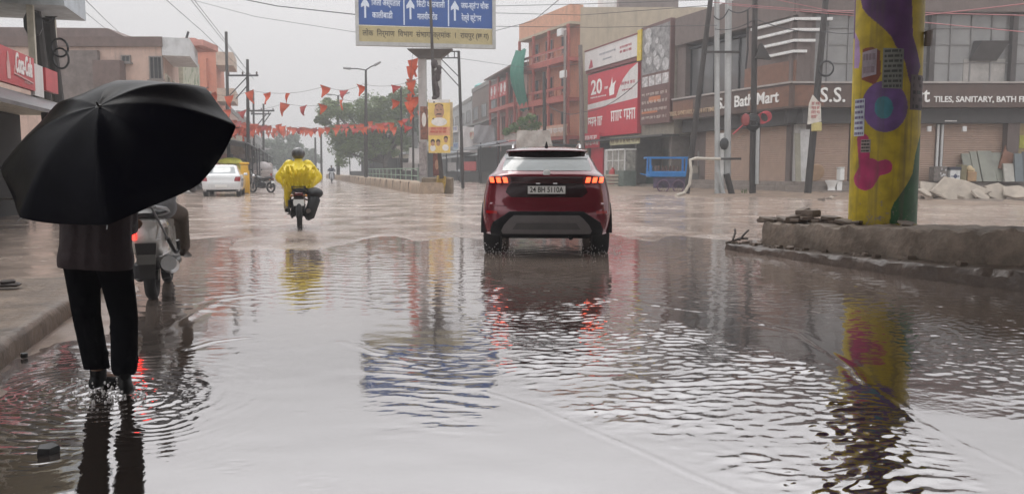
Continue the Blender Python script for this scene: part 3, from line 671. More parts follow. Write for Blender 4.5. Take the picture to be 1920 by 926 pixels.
for i in range(46):
    a = rr.uniform(-1, 1); z = rr.uniform(-.05, .42); mb.limb(pe + V((a * .34, -.16 - .07 * (1 - a * a), z)), pe + V((a * .30 + rr.uniform(-.03, .03), -.17 - .07 * (1 - a * a), z - rr.uniform(.05, .14))), .022, .008, 6)
rc = remesh(mb, 'raincoat', M('yellow_raincoat', (.78, .60, .02), .3, var=.12, bump=.35, bscale=9, ior=1.45), r2, .011, 3)
bag = thing('bag', 'bulky black bag strapped to the right side of the ridden motorbike', 'bag', (BX, BY, 0), R(14), local=True)
mb = MB(); mb.rbox((.25, -.55, .46), (.22, .42, .54), b=.08, m=Matrix.Rotation(R(20), 3, 'Y')); mb.ball((.30, -.52, .74), (.18, .24, .12), 12)
b_ = mb.build('pouch', M('black_nylon', (.013, .013, .015), .6, bump=.4, bscale=8), bag, 50); MB().tube([(.3, -.5, .76), (.12, -.45, .84), (-.05, -.45, .83)], .018, 6).build('strap', m_black, bag)
# ------------------------------------------------------------------ cars: horizontal slices
def interp(rows, z):
    zs = [r[0] for r in rows]; i = max(0, min(len(rows) - 2, sum(1 for q in zs[1:-1] if q <= z)))
    def cat(k):
        p = [rows[max(0, min(len(rows) - 1, i + d))] for d in (-1, 0, 1, 2)]
        t = (z - p[1][0]) / max(1e-6, p[2][0] - p[1][0]); t = max(0, min(1, t))
        d1 = (p[2][k] - p[0][k]) / max(1e-6, p[2][0] - p[0][0]) if p[0] is not p[1] else (p[2][k] - p[1][k]) / max(1e-6, p[2][0] - p[1][0])
        d2 = (p[3][k] - p[1][k]) / max(1e-6, p[3][0] - p[1][0]) if p[3] is not p[2] else (p[2][k] - p[1][k]) / max(1e-6, p[2][0] - p[1][0])
        h = p[2][0] - p[1][0]; t2 = t * t; t3 = t2 * t
        return (2 * t3 - 3 * t2 + 1) * p[1][k] + (t3 - 2 * t2 + t) * h * d1 + (-2 * t3 + 3 * t2) * p[2][k] + (t3 - t2) * h * d2
    return cat(1), cat(2), cat(3)
class Car:
    def __init__(s, rows, rc=.34, bow=.10): s.rows, s.rc, s.bow = rows, rc, bow
    def rear(s, x, z, off=0):
        yr, yf, w_ = interp(s.rows, z); rc = min(s.rc, w_ * .6); ax = min(abs(x), w_ - 1e-4)
        y = yr + s.bow * (ax / w_) ** 2
        if ax > w_ - rc: y += rc - math.sqrt(max(0, rc * rc - (ax - (w_ - rc)) ** 2))
        return V((x, y - off, z))
    def w(s, z): return interp(s.rows, z)[2]
    def shell(s, z0, z1, n=46, off=0):
        rings = []
        for i in range(n):
            z = z0 + (z1 - z0) * i / (n - 1); yr, yf, w_ = interp(s.rows, z); w_ += off; rc = min(s.rc, w_ * .6); ring = []
            xs_ = [-w_ + rc + 2 * (w_ - rc) * k / 10 for k in range(11)]
            cor = [rc * math.sin(PI / 2 * k / 7) for k in range(1, 8)]
            full = [-(w_ - rc) - c for c in reversed(cor)] + xs_ + [(w_ - rc) + c for c in cor]
            for x in full:
                ax = abs(x); y = yr - off + s.bow * (ax / w_) ** 2
                if ax > w_ - rc: y += rc - math.sqrt(max(0, rc * rc - (ax - (w_ - rc)) ** 2))
                ring.append(V((x, y, z)))
            for x in reversed(full):
                ax = abs(x); y = yf + off - s.bow * 2 * (ax / w_) ** 2
                if ax > w_ - rc: y -= rc - math.sqrt(max(0, rc * rc - (ax - (w_ - rc)) ** 2))
                ring.append(V((x, y, z)))
            rings.append(ring)
        return MB().loft(rings, True, True)
    def patch(s, mb, poly, off=.006, nx=14, ny=6, thick=.02):
        """poly: list of (z, x0, x1) rows; a patch that follows the rear surface"""
        rings = []
        for z, x0, x1 in poly:
            rings.append([s.rear(x0 + (x1 - x0) * k / nx, z, off) for k in range(nx + 1)] + [s.rear(x1 + (x0 - x1) * k / nx, z, off - thick) for k in range(nx + 1)])
        return mb.loft(rings, True, True)
def dens(rows, n):  # densify (z,x0,x1) rows
    out = []
    for a, b in zip(rows, rows[1:]):
        for i in range(n): t = i / n; out.append(tuple(a[k] + (b[k] - a[k]) * t for k in range(3)))
    return out + [rows[-1]]
def car_wheel(root, x, y, r, wd, rimmat):
    sg = 1 if x > 0 else -1
    t = MB().lathe((x, y, r), (1, 0, 0), [(r * .62, -wd / 2), (r * .93, -wd / 2), (r * .985, -wd / 2 + .02), (r, -wd / 4), (r, wd / 4), (r * .985, wd / 2 - .02), (r * .93, wd / 2), (r * .62, wd / 2)], 36).build('wheel', m_rubber, root, 40); sub(t, root)
    mb = MB().lathe((x, y, r), (1, 0, 0), [(r * .62, -wd * .45), (r * .64, wd * .45), (r * .55, wd * .45), (r * .5, 0)], 28, False)
    for k in range(5):
        a = 2 * PI * k / 5; mb.hexa([V((x + sg * wd * q, y, r)) + V((0, math.cos(a) * rr_, math.sin(a) * rr_)) + V((0, -math.sin(a), math.cos(a))) * tt for q in (.30, .44) for rr_, tt in ((.02, -.03), (.02, .03), (r * .6, .02), (r * .6, -.02))])
    mb.build('rim', rimmat, t)
# maroon SUV
rows = [(.27, .12, 4.00, .84), (.33, .05, 4.05, .90), (.45, .015, 4.1, .918), (.62, .0, 4.12, .925), (.74, .03, 4.1, .922), (.86, .075, 4.05, .915), (1.0, .10, 3.8, .888), (1.10, .085, 3.35, .86), (1.155, .09, 3.0, .835),
        (1.22, .19, 2.80, .755), (1.30, .29, 2.66, .715), (1.40, .43, 2.48, .665), (1.50, .60, 2.28, .605), (1.545, .72, 2.15, .565), (1.575, .95, 2.0, .47), (1.588, 1.2, 1.85, .34)]
car = Car(rows, .30, .09)
bx = at(1026, 400, 11.45); suv = thing('parked_car', '', 'car', (bx.x - .02, 11.22, -.02), R(-2.2), local=True); suv.name = 'suv'
tag(suv, 'dark maroon SUV with lit brake lamps driving away through the flooded junction', 'car')
m_maroon = M('maroon_paint', (.165, .007, .022), .2, .25, var=.1, coat=1.0, scale=1.2)
m_clad = M('black_cladding', (.007, .007, .009), .6, var=.2, ior=1.3)
body = car.shell(.30, 1.588).build('body', m_maroon, suv, 38); sub(body, suv)
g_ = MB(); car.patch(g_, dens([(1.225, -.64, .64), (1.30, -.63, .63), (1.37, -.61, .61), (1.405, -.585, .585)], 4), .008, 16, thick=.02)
g_.build('rear_window', M('pale_reflection_glass', (.30, .33, .34), .10, var=.12, ior=1.7), suv, 40)  # pale base colour stands in for bright sky reflected in the glass
g_ = MB(); car.patch(g_, dens([(1.395, -.60, .60), (1.43, -.63, .63), (1.46, -.625, .625), (1.49, -.60, .60), (1.51, -.55, .55)], 3), .022, 18, thick=.03)
g_.build('spoiler', M('gloss_black', (.012, .012, .014), .12, coat=.6), suv, 40)
g_ = MB()      # spoiler lip in body colour above the black garnish
rings = []
for z, o_, hw in ((1.503, .10, .56), (1.512, .125, .60), (1.525, .125, .60), (1.54, .06, .585), (1.55, -.06, .56)):
    rings.append([V((hw * k / 8, car.rear(hw * .9 * k / 8, 1.50).y - o_ + .05 * abs(k / 8) ** 3, z - .012 * (k / 8) ** 2)) for k in range(-8, 9)] + [V((hw * k / 8, 1.0, z - .012 * (k / 8) ** 2)) for k in range(8, -9, -1)])
g_.loft(rings, True, True).build('roof_lip', m_maroon, suv, 40)
for q in (-1, 1):
    MB().tube([(q * .50, .86, 1.545), (q * .505, .95, 1.60), (q * .51, 1.5, 1.625), (q * .5, 2.0, 1.60), (q * .49, 2.1, 1.55)], .02, 8).build('roof_rail', M('silver_rail', (.5, .5, .5), .3, .7), suv)
    # side windows
    mb = MB(); rings = [[V((q * (interp(rows, z)[2] + .006), y, z)) for y in (interp(rows, z)[0] + .40, interp(rows, z)[0] + .42, (1.6), interp(rows, z)[1] - .45)] + [V((q * (interp(rows, z)[2] - .02), y, z)) for y in (interp(rows, z)[1] - .45, 1.6, interp(rows, z)[0] + .40)] for z in [1.19 + .3 * i / 6 for i in range(7)]]
    mb.loft(rings, True, True).build('side_window', m_dkglass, suv, 40)
    mr_ = MB().rbox((q * .88, 2.55, 1.12), (.15, .12, .13), b=.04).cyl((q * .80, 2.6, 1.11), (q * .9, 2.57, 1.12), .025).build('wing_mirror', m_black, suv)
    # lamps
    hs_ = MB(); car.patch(hs_, dens([(1.035, *sorted((q * .52, q * .868))), (1.10, *sorted((q * .50, q * .856))), (1.145, *sorted((q * .53, q * .83)))], 3), .008, 12, thick=.03)
    lh = hs_.build('tail_lamp', M('dark_red_lens', (.12, .004, .006), .12, coat=.8), suv, 40); sub(lh, suv)
    for k in range(3):
        x0 = .545 + k * .098; e_ = MB(); rr_ = dens([(1.055, q * x0, q * (x0 + .062)), (1.13, q * (x0 + .018), q * (x0 + .080))], 3)
        car.patch(e_, rr_, .014, 4, thick=.012); e_.build('light_segment', M('brake_light', (.6, .03, .01), .3, emis=(1, .10, .035), es=3.2), lh, 0)
    car_wheel(suv, q * .795, .72, .345, .245, m_steel); car_wheel(suv, q * .795, 3.25, .345, .245, m_steel)
    a_ = MB(); rings = []
    for i in range(15):
        a = PI * i / 14; rings.append([V((q * xx, .72 + math.cos(a) * rr_, .335 + math.sin(a) * rr_)) for xx, rr_ in ((.86, .36), (.945, .36), (.945, .43), (.86, .45))])
    a_.loft(rings, True, True); a_.build('wheel_arch', m_clad, suv, 40)
    l_ = MB(); car.patch(l_, dens([(.62, *sorted((q * .70, q * .86))), (.66, *sorted((q * .70, q * .86)))], 2), .006, 6, thick=.02); l_.build('reflector', m_redlens, suv, 30)
band = MB(); car.patch(band, dens([(1.06, -.52, .52), (1.10, -.50, .50), (1.14, -.55, .55)], 3), .006, 18, thick=.02); band.build('light_bar', M('bar_lens', (.03, .004, .007), .12, coat=.5), suv, 40)
rec = MB(); car.patch(rec, dens([(.85, -.50, .50), (.92, -.58, .58), (.98, -.56, .56), (1.055, -.50, .50)], 4), .004, 18, thick=.02); rec.build('plate_recess_shade', M('recess_shade_maroon', (.018, .003, .006), .25), suv, 40)  # dark patch painted for the shade inside the plate recess
pl_ = MB().rbox((0, .052, .955), (.545, .02, .125), b=.008, m=Matrix.Rotation(R(4), 3, 'X')).build('number_plate', M('plate_frame', (.06, .06, .06), .5), suv); sub(pl_, suv)
MB().box((0, .039, .955), (.525, .008, .107), m=Matrix.Rotation(R(4), 3, 'X')).build('plate_face', m_plate, pl_)
text('24 BH 5110A', .105, m_blackink, pl_, Matrix.Translation((0, .033, .955)) @ Matrix.Rotation(R(94), 4, 'X'), 'plate_number', .001, .002, width=.47)
em = MB().lathe(car.rear(0, 1.185, .0), (0, -1, .5), [(.055, -.005), (.055, .012), (.045, .018)], 20); em.build('emblem', m_white, suv)  # white paint stands in for the bright reflection of chrome
bp_ = MB(); car.patch(bp_, dens([(.30, -.80, .80), (.40, -.80, .80), (.50, -.76, .76), (.60, -.60, .60), (.655, -.52, .52)], 4), .012, 20, thick=.03); bp_.build('bumper_trim', m_clad, suv, 40)
sk_ = MB(); car.patch(sk_, dens([(.335, -.62, .62), (.38, -.64, .64), (.46, -.60, .60), (.55, -.52, .52), (.60, -.46, .46)], 4), .03, 18, thick=.03); sk_.build('skid_plate', M('silver_skid_plate', (.115, .105, .105), .5, 0, var=.15), suv, 40)
sk2 = MB(); car.patch(sk2, dens([(.40, -.48, .48), (.49, -.42, .42)], 5), .042, 16, thick=.03); sk2.build('skid_panel', M('skid_dark', (.065, .06, .06), .6), suv, 40)
cr_ = MB(); car.patch(cr_, dens([(.735, -.80, .80), (.755, -.82, .82), (.775, -.80, .80)], 2), .018, 22, thick=.035); cr_.build('bumper_crease', m_maroon, suv, 60)
for q in (-1, 1): MB().box((q * .12, .09, 1.045), (.06, .02, .015)).build('plate_lamp', m_chrome, suv)
MB().hexa([(-.03, .98, 1.565), (.03, .98, 1.565), (.02, 1.14, 1.575), (-.02, 1.14, 1.575), (-.006, .985, 1.66), (.006, .985, 1.66), (.006, 1.03, 1.655), (-.006, 1.03, 1.655)]).build('antenna_fin', m_black, suv)
MB().rbox((0, 1.9, .30), (1.3, 3.2, .10), b=.03).cyl((-.75, .72, .33), (.75, .72, .33), .05).tube([(.35, .2, .27), (.35, .7, .27)], .035).build('underbody', m_clad, suv)
for x_, k_ in ((927, 3), (1127, 4)): splash(gnd(x_, 474), 160, .34, .16, k_)
splash(gnd(562, 434), 90, .22, .12, 5)
# white saloon on the left
rows2 = [(.22, .10, 4.2, .74), (.35, .02, 4.25, .80), (.6, .0, 4.28, .83), (.75, .04, 4.2, .835), (.9, .08, 4.0, .82), (.98, .13, 3.3, .79), (1.02, .35, 3.05, .74), (1.12, .60, 2.85, .69), (1.25, .85, 2.62, .64), (1.38, 1.10, 2.40, .58), (1.43, 1.3, 2.2, .5), (1.455, 1.6, 2.0, .36)]
c2 = Car(rows2, .28, .08); pb = gnd(428, 369)
sal = thing('saloon_car', 'white saloon car parked at the left roadside under the yellow canopy', 'car', (pb.x - .1, pb.y - .6, 0), R(15), local=True)
m_cw = M('white_car_paint', (.62, .63, .64), .22, var=.05, coat=.8)
c2.shell(.24, 1.455).build('body', m_cw, sal, 38)
g_ = MB(); c2.patch(g_, dens([(1.04, -.6, .6), (1.2, -.56, .56), (1.35, -.5, .5)], 4), .008, 12, thick=.02); g_.build('rear_window', M('pale_rear_glass', (.2, .22, .23), .1, ior=1.7), sal, 40)
for q in (-1, 1):
    l_ = MB(); c2.patch(l_, dens([(.70, *sorted((q * .56, q * .80))), (.82, *sorted((q * .58, q * .82))), (.90, *sorted((q * .62, q * .81)))], 3), .008, 8, thick=.02); l_.build('tail_lamp', M('saloon_lamp', (.25, .012, .02), .2), sal, 40)
    car_wheel(sal, q * .70, .72, .30, .19, m_steel); car_wheel(sal, q * .70, 3.2, .30, .19, m_steel)
    MB().rbox((q * .9, 2.6, 1.0), (.18, .12, .12), b=.03).build('wing_mirror', m_cw, sal)
l_ = MB(); c2.patch(l_, dens([(.885, -.55, .55), (.91, -.55, .55)], 2), .012, 12, thick=.02); l_.build('boot_garnish', m_chrome, sal, 40)
l_ = MB(); c2.patch(l_, dens([(.24, -.70, .70), (.33, -.72, .72)], 2), .01, 12, thick=.02); l_.build('bumper_trim', m_clad, sal, 40)
MB().box((0, -.01, .50), (.5, .015, .11)).build('number_plate', m_plate, sal)
# ------------------------------------------------------------------ island kerb with the painted pillar
A_ = [(1300, 462), (1358, 468), (1440, 480), (1527, 494), (1625, 508), (1721, 523), (1820, 535), (1915, 546), (2010, 557), (2200, 578)]
FL = [gnd(*q) for q in A_]
dirL = (FL[-1] - FL[1]).normalized(); nb = V((-dirL.y, dirL.x, 0)); nb = nb if nb.y > 0 else -nb
isl = thing('traffic_island', 'crumbling two tier concrete kerb around the painted pillar', 'traffic island', FL[5])
m_conc = M('old_concrete', (.20, .160, .128), .75, var=.4, scale=2.5, bump=.9, bscale=9, stain=.75, stcol=(.055, .042, .033))
m_conc2 = M('wet_concrete', (.115, .09, .075), .35, var=.45, scale=3, bump=.9, bscale=10, stain=.6, stcol=(.035, .028, .023))
def along(t):
    i = min(len(FL) - 2, int(t * (len(FL) - 2)) + 1); k = t * (len(FL) - 2) - (i - 1); return FL[i].lerp(FL[min(i + 1, len(FL) - 1)], k)
NS = 110
rings = []
for i in range(NS):
    t = i / (NS - 1); p = along(t); zt = .09 + .13 * min(1, t * 1.25); ring = []
    for o_, z in ((0, -.25), (0, 0), (.0, zt * .6), (.015, zt * .9), (.04, zt), (.15, zt + .006), (.34, zt + .01), (.9, zt), (2.0, zt), (2.0, -.25)):
        q = p + nb * o_; n_ = V((q.x * 3, q.y * 3, z * 9)); e_ = .05 if 0 < z else 0
        ring.append(q + nb * e_ * mnoise.noise(n_ * 1.7) + V((0, 0, e_ * .5 * mnoise.noise(n_ * 2.3))) + V((0, 0, z)))
    rings.append(ring)
MB().loft(rings, True, True).build('lower_step', m_conc2, isl, 35)
rings = []
for i in range(NS):
    t = .03 + .97 * i / (NS - 1); p = along(t); zt = .42 + .155 * min(1, (t - .05) * 1.7); er = max(0, 1 - (i / 4)) ** 1.4
    ring = []
    for o_, z in ((.30, 0), (.30, .1), (.30, .22), (.305, zt * .7), (.31, zt - .035), (.33, zt - .004), (.42, zt), (.7, zt - .01), (1.1, zt), (1.5, zt - .01), (1.62, zt - .03), (1.65, zt * .6), (1.65, 0)):
        q = p + nb * (o_ + er * .35 * (z > .2)); n_ = V((q.x * 2.4, q.y * 2.4, z * 6)); k = .042 if z > .05 else 0
        hz_ = z - er * z * .5 + k * (mnoise.noise(n_ * 3) + (.9 * mnoise.noise(n_ * 8) if z > zt - .06 else 0))
        crack = .05 if abs(t - .742) < .006 and o_ < .45 else 0
        ring.append(q + nb * (k * 1.0 * mnoise.noise(n_ + V((9, 2, 1))) + crack) + V((0, 0, hz_)))
    rings.append(ring)
MB().loft(rings, True, True).build('upper_step', m_conc, isl, 35)
def chunk(mb, c, d, rz, tx=0, ty=0, seed=0):
    r = random.Random(seed); n = r.randint(5, 7); m_ = Matrix.Rotation(rz, 3, 'Z') @ Matrix.Rotation(tx, 3, 'X') @ Matrix.Rotation(ty, 3, 'Y')
    pts = [(math.cos(2 * PI * k / n + r.uniform(-.25, .25)) * r.uniform(.75, 1.1) * d[0] / 2, math.sin(2 * PI * k / n + r.uniform(-.25, .25)) * r.uniform(.75, 1.1) * d[1] / 2) for k in range(n)]
    h = d[2] / 2
    mb.loft([[V(c) + m_ @ V((x * k, y * k, z)) for x, y in pts] for z, k in ((-h, .92), (-h * .6, 1), (h * .6, 1), (h, .93))], True, True)
    return mb
def debris(name, label, cat, px, py, z, Y, d, rz, tx, ty, mat, seed, group=None):
    p = at(px, py, Y) if Y else gnd(px, py, z)
    mb = chunk(MB(), p, d, rz, tx, ty, seed); return tag(mb.build(name, mat, None, 25), label, cat, group)
m_stone = M('broken_stone', (.16, .125, .10), .7, var=.35, scale=4, bump=.6, bscale=12)
ii = 0
r = random.Random(11)
for px_, d in ((1496, (.5, .35, .05)), (1512, (.45, .3, .05)), (1522, (.3, .3, .1)), (1540, (.4, .3, .05)), (1566, (.35, .25, .05)), (1452, (.5, .3, .06)), (1480, (.4, .3, .05)), (1500, (.5, .35, .09)), (1505, (.3, .2, .12)), (1530, (.35, .25, .05)), (1556, (.3, .3, .05)), (1585, (.45, .3, .05)), (1440, (.35, .2, .06)), (1470, (.25, .2, .08)), (1610, (.3, .2, .04)), (1700, (.4, .2, .03))):
    Yp = 12.0 - (px_ - 1440) / 320 * 2.0
    p = at(px_, 409, Yp); p.z = .455 + (px_ - 1440) / 300 * .07 + d[2] * .2 + (.05 * (ii % 3) if 1480 < px_ < 1560 else 0)
    o = tag(chunk(MB(), p, d, r.uniform(0, 3), r.uniform(-.15, .15), r.uniform(-.25, .1), ii).build('concrete_fragment', m_stone, None, 25), 'loose broken concrete fragment lying on the crumbled top of the traffic island', 'rubble', 'concrete fragments on the traffic island'); ii += 1
rr = random.Random(31)
for k in range(34):
    t = rr.random() ** 1.6 * .9; p = along(t) + nb * rr.uniform(.06, .26); zt = .09 + .13 * min(1, t * 1.25); s_ = rr.uniform(.04, .13); p.z = zt + s_ * .15
    tag(chunk(MB(), p, (s_ * 1.3, s_, s_ * .5), rr.uniform(0, 3), rr.uniform(-.2, .2), rr.uniform(-.2, .2), k + 300).build('concrete_crumb', m_stone, None, 25), 'small crumb of concrete lying on the lower step of the traffic island', 'rubble', 'crumbs on the lower step of the island')
for k, (x0, y0, x1, y1) in enumerate(((1374, 450, 1378, 430), (1386, 450, 1403, 432), (1366, 455, 1402, 447))):
    p0 = at(x0, y0, 12.2); p1 = at(x1, y1, 12.35)
    tag(MB().tube([p0, p0.lerp(p1, .5) + V((.02, 0, .03)), p1], .017, 6).build('broken_rod', M('rusty_bar', (.07, .055, .05), .7), None), 'bent dark rod sticking out of the broken left tip of the traffic island', 'rod', 'bent rods at the island tip')
# pillar
PC = V((0, 11.1, 0)); PC.x = at(1655, 400, 11.1).x; PR = .435; PT = 7.0
lean = -.010
def ppt(a, z, off=0): return V((PC.x + lean * z + (PR + off) * math.sin(a), PC.y - (PR + off) * math.cos(a), z))
pil = thing('bridge_pillar', 'round concrete pillar painted yellow with purple, pink and green swirls', 'pillar', (PC.x, PC.y, .4))
def capd(x, y, x0, y0, x1, y1):
    dx, dy = x1 - x0, y1 - y0; t = max(0, min(1, ((x - x0) * dx + (y - y0) * dy) / (dx * dx + dy * dy + 1e-9))); return math.hypot(x - x0 - t * dx, y - y0 - t * dy)
def pin(x, y, P):
    c = False; j = len(P) - 1
    for i in range(len(P)):
        if (P[i][1] > y) != (P[j][1] > y) and x < (P[j][0] - P[i][0]) * (y - P[i][1]) / (P[j][1] - P[i][1]) + P[i][0]: c = not c
        j = i
    return c
PUR = [(1612, -200), (1614, 0), (1617, 16), (1626, 28), (1640, 40), (1659, 56), (1672, 70), (1679, 86), (1690, 100), (1698, 120), (1703, 145), (1709, 163), (1720, 145), (1726, 125), (1719, 92), (1712, 68), (1710, 0), (1712, -200)]
LIL = [(1590, 62), (1604, 62), (1611, 78), (1613, 110), (1610, 128), (1590, 130)]
BRN = [(1618, 92), (1636, 88), (1650, 96), (1652, 140), (1640, 160), (1616, 150)]
GRN = [(1668, 420), (1670, 395), (1676, 380), (1690, 362), (1704, 340), (1711, 325), (1716, 290), (1726, 250), (1740, 250), (1740, 420)]
def paint(px, py):
    if pin(px, py, PUR): return (.105, .035, .145)
    if ((px - 1657) / 17.5) ** 2 + ((py - 202) / 21) ** 2 < 1: return (.05, .24, .30)
    if ((px - 1659) / 43) ** 2 + ((py - 200) / 48) ** 2 < 1: return (.16, .08, .26)
    if pin(px, py, BRN): return (.22, .055, .03)
    if pin(px, py, LIL): return (.40, .26, .50)
    if capd(px, py, 1622, 336, 1632, 318) < 21 or capd(px, py, 1632, 320, 1660, 313) < 13.5 or capd(px, py, 1618, 262, 1622, 320) < 11: return (.46, .03, .14)
    if pin(px, py, GRN): return (.02, .11, .035)
    return (.50, .375, .011)
na, nz = 240, 470; mb = MB(); rings = []; cols = []
zz_ = [.38 + (4.2 - .38) * i / (nz - 1) for i in range(nz)] + [5, 6, PT]
for z in zz_:
    rings.append([ppt(2 * PI * j / na, z) for j in range(na)])
mb.loft(rings, True, True)
for z in zz_:
    for j in range(na):
        a = 2 * PI * j / na; aa = a if a <= PI else a - 2 * PI
        if abs(aa) < 1.7: x, y = proj(ppt(a, z)); cols.append((*paint(x, y), 1))
        else: k = math.sin(a * 3 + z * 2) + math.sin(z * 3.1 - a * 2); cols.append((*((.105, .035, .145) if k > .9 else (.56, .43, .012)), 1))
m_p = bpy.data.materials.new('mural_paint'); m_p.use_nodes = True; nt = m_p.node_tree; b = nt.nodes['Principled BSDF']
at_ = nt.nodes.new('ShaderNodeAttribute'); at_.attribute_name = 'paint'
n_ = nt.nodes.new('ShaderNodeTexNoise'); n_.inputs['Scale'].default_value = 5; n_.inputs['Detail'].default_value = 7; tc_ = nt.nodes.new('ShaderNodeTexCoord'); nt.links.new(tc_.outputs['Object'], n_.inputs['Vector'])
mr = nt.nodes.new('ShaderNodeMapRange'); mr.inputs[1].default_value = .3; mr.inputs[2].default_value = .7; mr.inputs[3].default_value = .62; mr.inputs[4].default_value = 1.15; nt.links.new(n_.outputs['Fac'], mr.inputs[0])
mm = nt.nodes.new('ShaderNodeMix'); mm.data_type = 'RGBA'; mm.blend_type = 'MULTIPLY'; mm.inputs['Factor'].default_value = 1; nt.links.new(at_.outputs['Color'], mm.inputs['A']); nt.links.new(mr.outputs[0], mm.inputs['B'])

mp_ = nt.nodes.new('ShaderNodeMapping'); mp_.inputs['Scale'].default_value = (9, 9, .55); nt.links.new(tc_.outputs['Object'], mp_.inputs['Vector'])
n2_ = nt.nodes.new('ShaderNodeTexNoise'); n2_.inputs['Scale'].default_value = 1; n2_.inputs['Detail'].default_value = 6; nt.links.new(mp_.outputs[0], n2_.inputs['Vector'])
r2_ = nt.nodes.new('ShaderNodeMapRange'); r2_.inputs[1].default_value = .52; r2_.inputs[2].default_value = .75; r2_.inputs[4].default_value = .7; nt.links.new(n2_.outputs['Fac'], r2_.inputs[0])
g1_ = nt.nodes.new('ShaderNodeMix'); g1_.data_type = 'RGBA'; nt.links.new(r2_.outputs[0], g1_.inputs['Factor']); nt.links.new(mm.outputs['Result'], g1_.inputs['A']); g1_.inputs['B'].default_value = (.09, .07, .05, 1)
n3_ = nt.nodes.new('ShaderNodeTexNoise'); n3_.inputs['Scale'].default_value = 14; n3_.inputs['Detail'].default_value = 8; n3_.inputs['Roughness'].default_value = .75; nt.links.new(tc_.outputs['Object'], n3_.inputs['Vector'])
s3_ = nt.nodes.new('ShaderNodeSeparateXYZ'); nt.links.new(tc_.outputs['Object'], s3_.inputs[0]); h3_ = nt.nodes.new('ShaderNodeMapRange'); h3_.inputs[1].default_value = 0; h3_.inputs[2].default_value = 1.0; h3_.inputs[3].default_value = .13; h3_.inputs[4].default_value = 0; nt.links.new(s3_.outputs['Z'], h3_.inputs[0])
a3_ = nt.nodes.new('ShaderNodeMath'); nt.links.new(n3_.outputs['Fac'], a3_.inputs[0]); nt.links.new(h3_.outputs[0], a3_.inputs[1]); r3_ = nt.nodes.new('ShaderNodeMapRange'); r3_.inputs[1].default_value = .68; r3_.inputs[2].default_value = .71; nt.links.new(a3_.outputs[0], r3_.inputs[0])
g2_ = nt.nodes.new('ShaderNodeMix'); g2_.data_type = 'RGBA'; nt.links.new(r3_.outputs[0], g2_.inputs['Factor']); nt.links.new(g1_.outputs['Result'], g2_.inputs['A']); g2_.inputs['B'].default_value = (.24, .20, .16, 1)
nt.links.new(g2_.outputs['Result'], b.inputs['Base Color']); b.inputs['Roughness'].default_value = .5
bp = nt.nodes.new('ShaderNodeBump'); bp.inputs['Strength'].default_value = .25; bp.inputs['Distance'].default_value = .02; nt.links.new(n_.outputs['Fac'], bp.inputs['Height']); nt.links.new(bp.outputs[0], b.inputs['Normal'])
po = mb.build('shaft', m_p, pil, 60, fix=False)
ca = po.data.color_attributes.new('paint', 'FLOAT_COLOR', 'POINT'); ca.data.foreach_set('color', np.array(cols, dtype=np.float32).ravel())
# deck over the pillar, unseen, widened to shade walker, umbrella and pillar
dk = MB(); F_ = Fr((PC.x - 3, PC.y), (PC.x + 9, PC.y))
dk.hexa([V((x, y, z)) for z in (PT + .6, PT + 1.6) for x, y in ((-4.5, -30), (22, -30), (22, 12.4), (-4.5, 12.4))]); dk.build('shade_deck', m_conc, pil, 0)
MB().rbox((PC.x + 2.2, PC.y, PT + .3), (7, 1.4, .6), b=.1).build('cap_beam', m_conc, pil)
def pposter(name, x0, y0, x1, y1, mat, rows_, seed, ink=m_blackink, label=None, tilt=0, off=.006):
    def inv(px, py):     # angle and height on the pillar under a pixel
        a0, a1 = -1.5, 1.5
        for _ in range(40):
            am = (a0 + a1) / 2; z = .4
            d = ray(px, py); Y = PC.y - PR * math.cos(am); q = CAMP + d * (Y / d.y)
            if (q.x - PC.x - lean * q.z) > PR * math.sin(am): a0 = am
            else: a1 = am
        return am, q.z
    (aa, zt), (ab, zb) = inv(x0, y0), inv(x1, y1); k = 8
    mb = MB(); mb.loft([[ppt(aa + (ab - aa) * i / k, z + tilt * (i / k - .5), off) for i in range(k + 1)] + [ppt(ab + (aa - ab) * i / k, z + tilt * (.5 - i / k), .001) for i in range(k + 1)] for z in (zb, (zb + zt) / 2, zt)], True, True)
    o = mb.build(name, mat, pil, 60); rr = random.Random(seed); mb = MB()
    for i in range(rows_):
        z = zt + (zb - zt) * (i + .5) / rows_; h = abs(zt - zb) / rows_ * .5; t = .08
        while t < .9:
            t2 = min(.92, t + rr.uniform(.08, .3)); mb.hexa([ppt(aa + (ab - aa) * tt, zz, oo) for zz in (z - h / 2, z + h / 2) for tt, oo in ((t, off), (t2, off), (t2, off + .002), (t, off + .002))]); t = t2 + .05
    mb.build('print', ink, o, 0)
    return o
pposter('poster', 1598, 187, 1620, 255, M('pale_poster', (.5, .55, .62), .5, stain=.3), 7, 1, M('poster_print', (.12, .1, .2), .5))
pposter('poster', 1656, 92, 1692, 166, M('grey_poster', (.20, .21, .19), .5, stain=.6), 8, 2, M('faded_print', (.05, .055, .05), .5), tilt=-.02)
pposter('poster', 1618, 97, 1643, 142, M('torn_paper', (.36, .31, .36), .5, stain=.6), 2, 3, M('faded_print2', (.22, .17, .2), .5), tilt=.03)
pposter('sticker', 1615, 262, 1632, 286, M('sticker_grey', (.32, .27, .25), .5), 4, 4)
pposter('poster', 1708, 140, 1728, 210, M('dim_poster', (.14, .11, .12), .6, stain=.5), 5, 5)
MB().tube([ppt(.97, 3.0, .02), ppt(.95, 3.05, .06), ppt(1.0, 2.85, .05)], .05, 6).build('torn_flap', M('flap_grey', (.2, .17, .16), .7), pil)
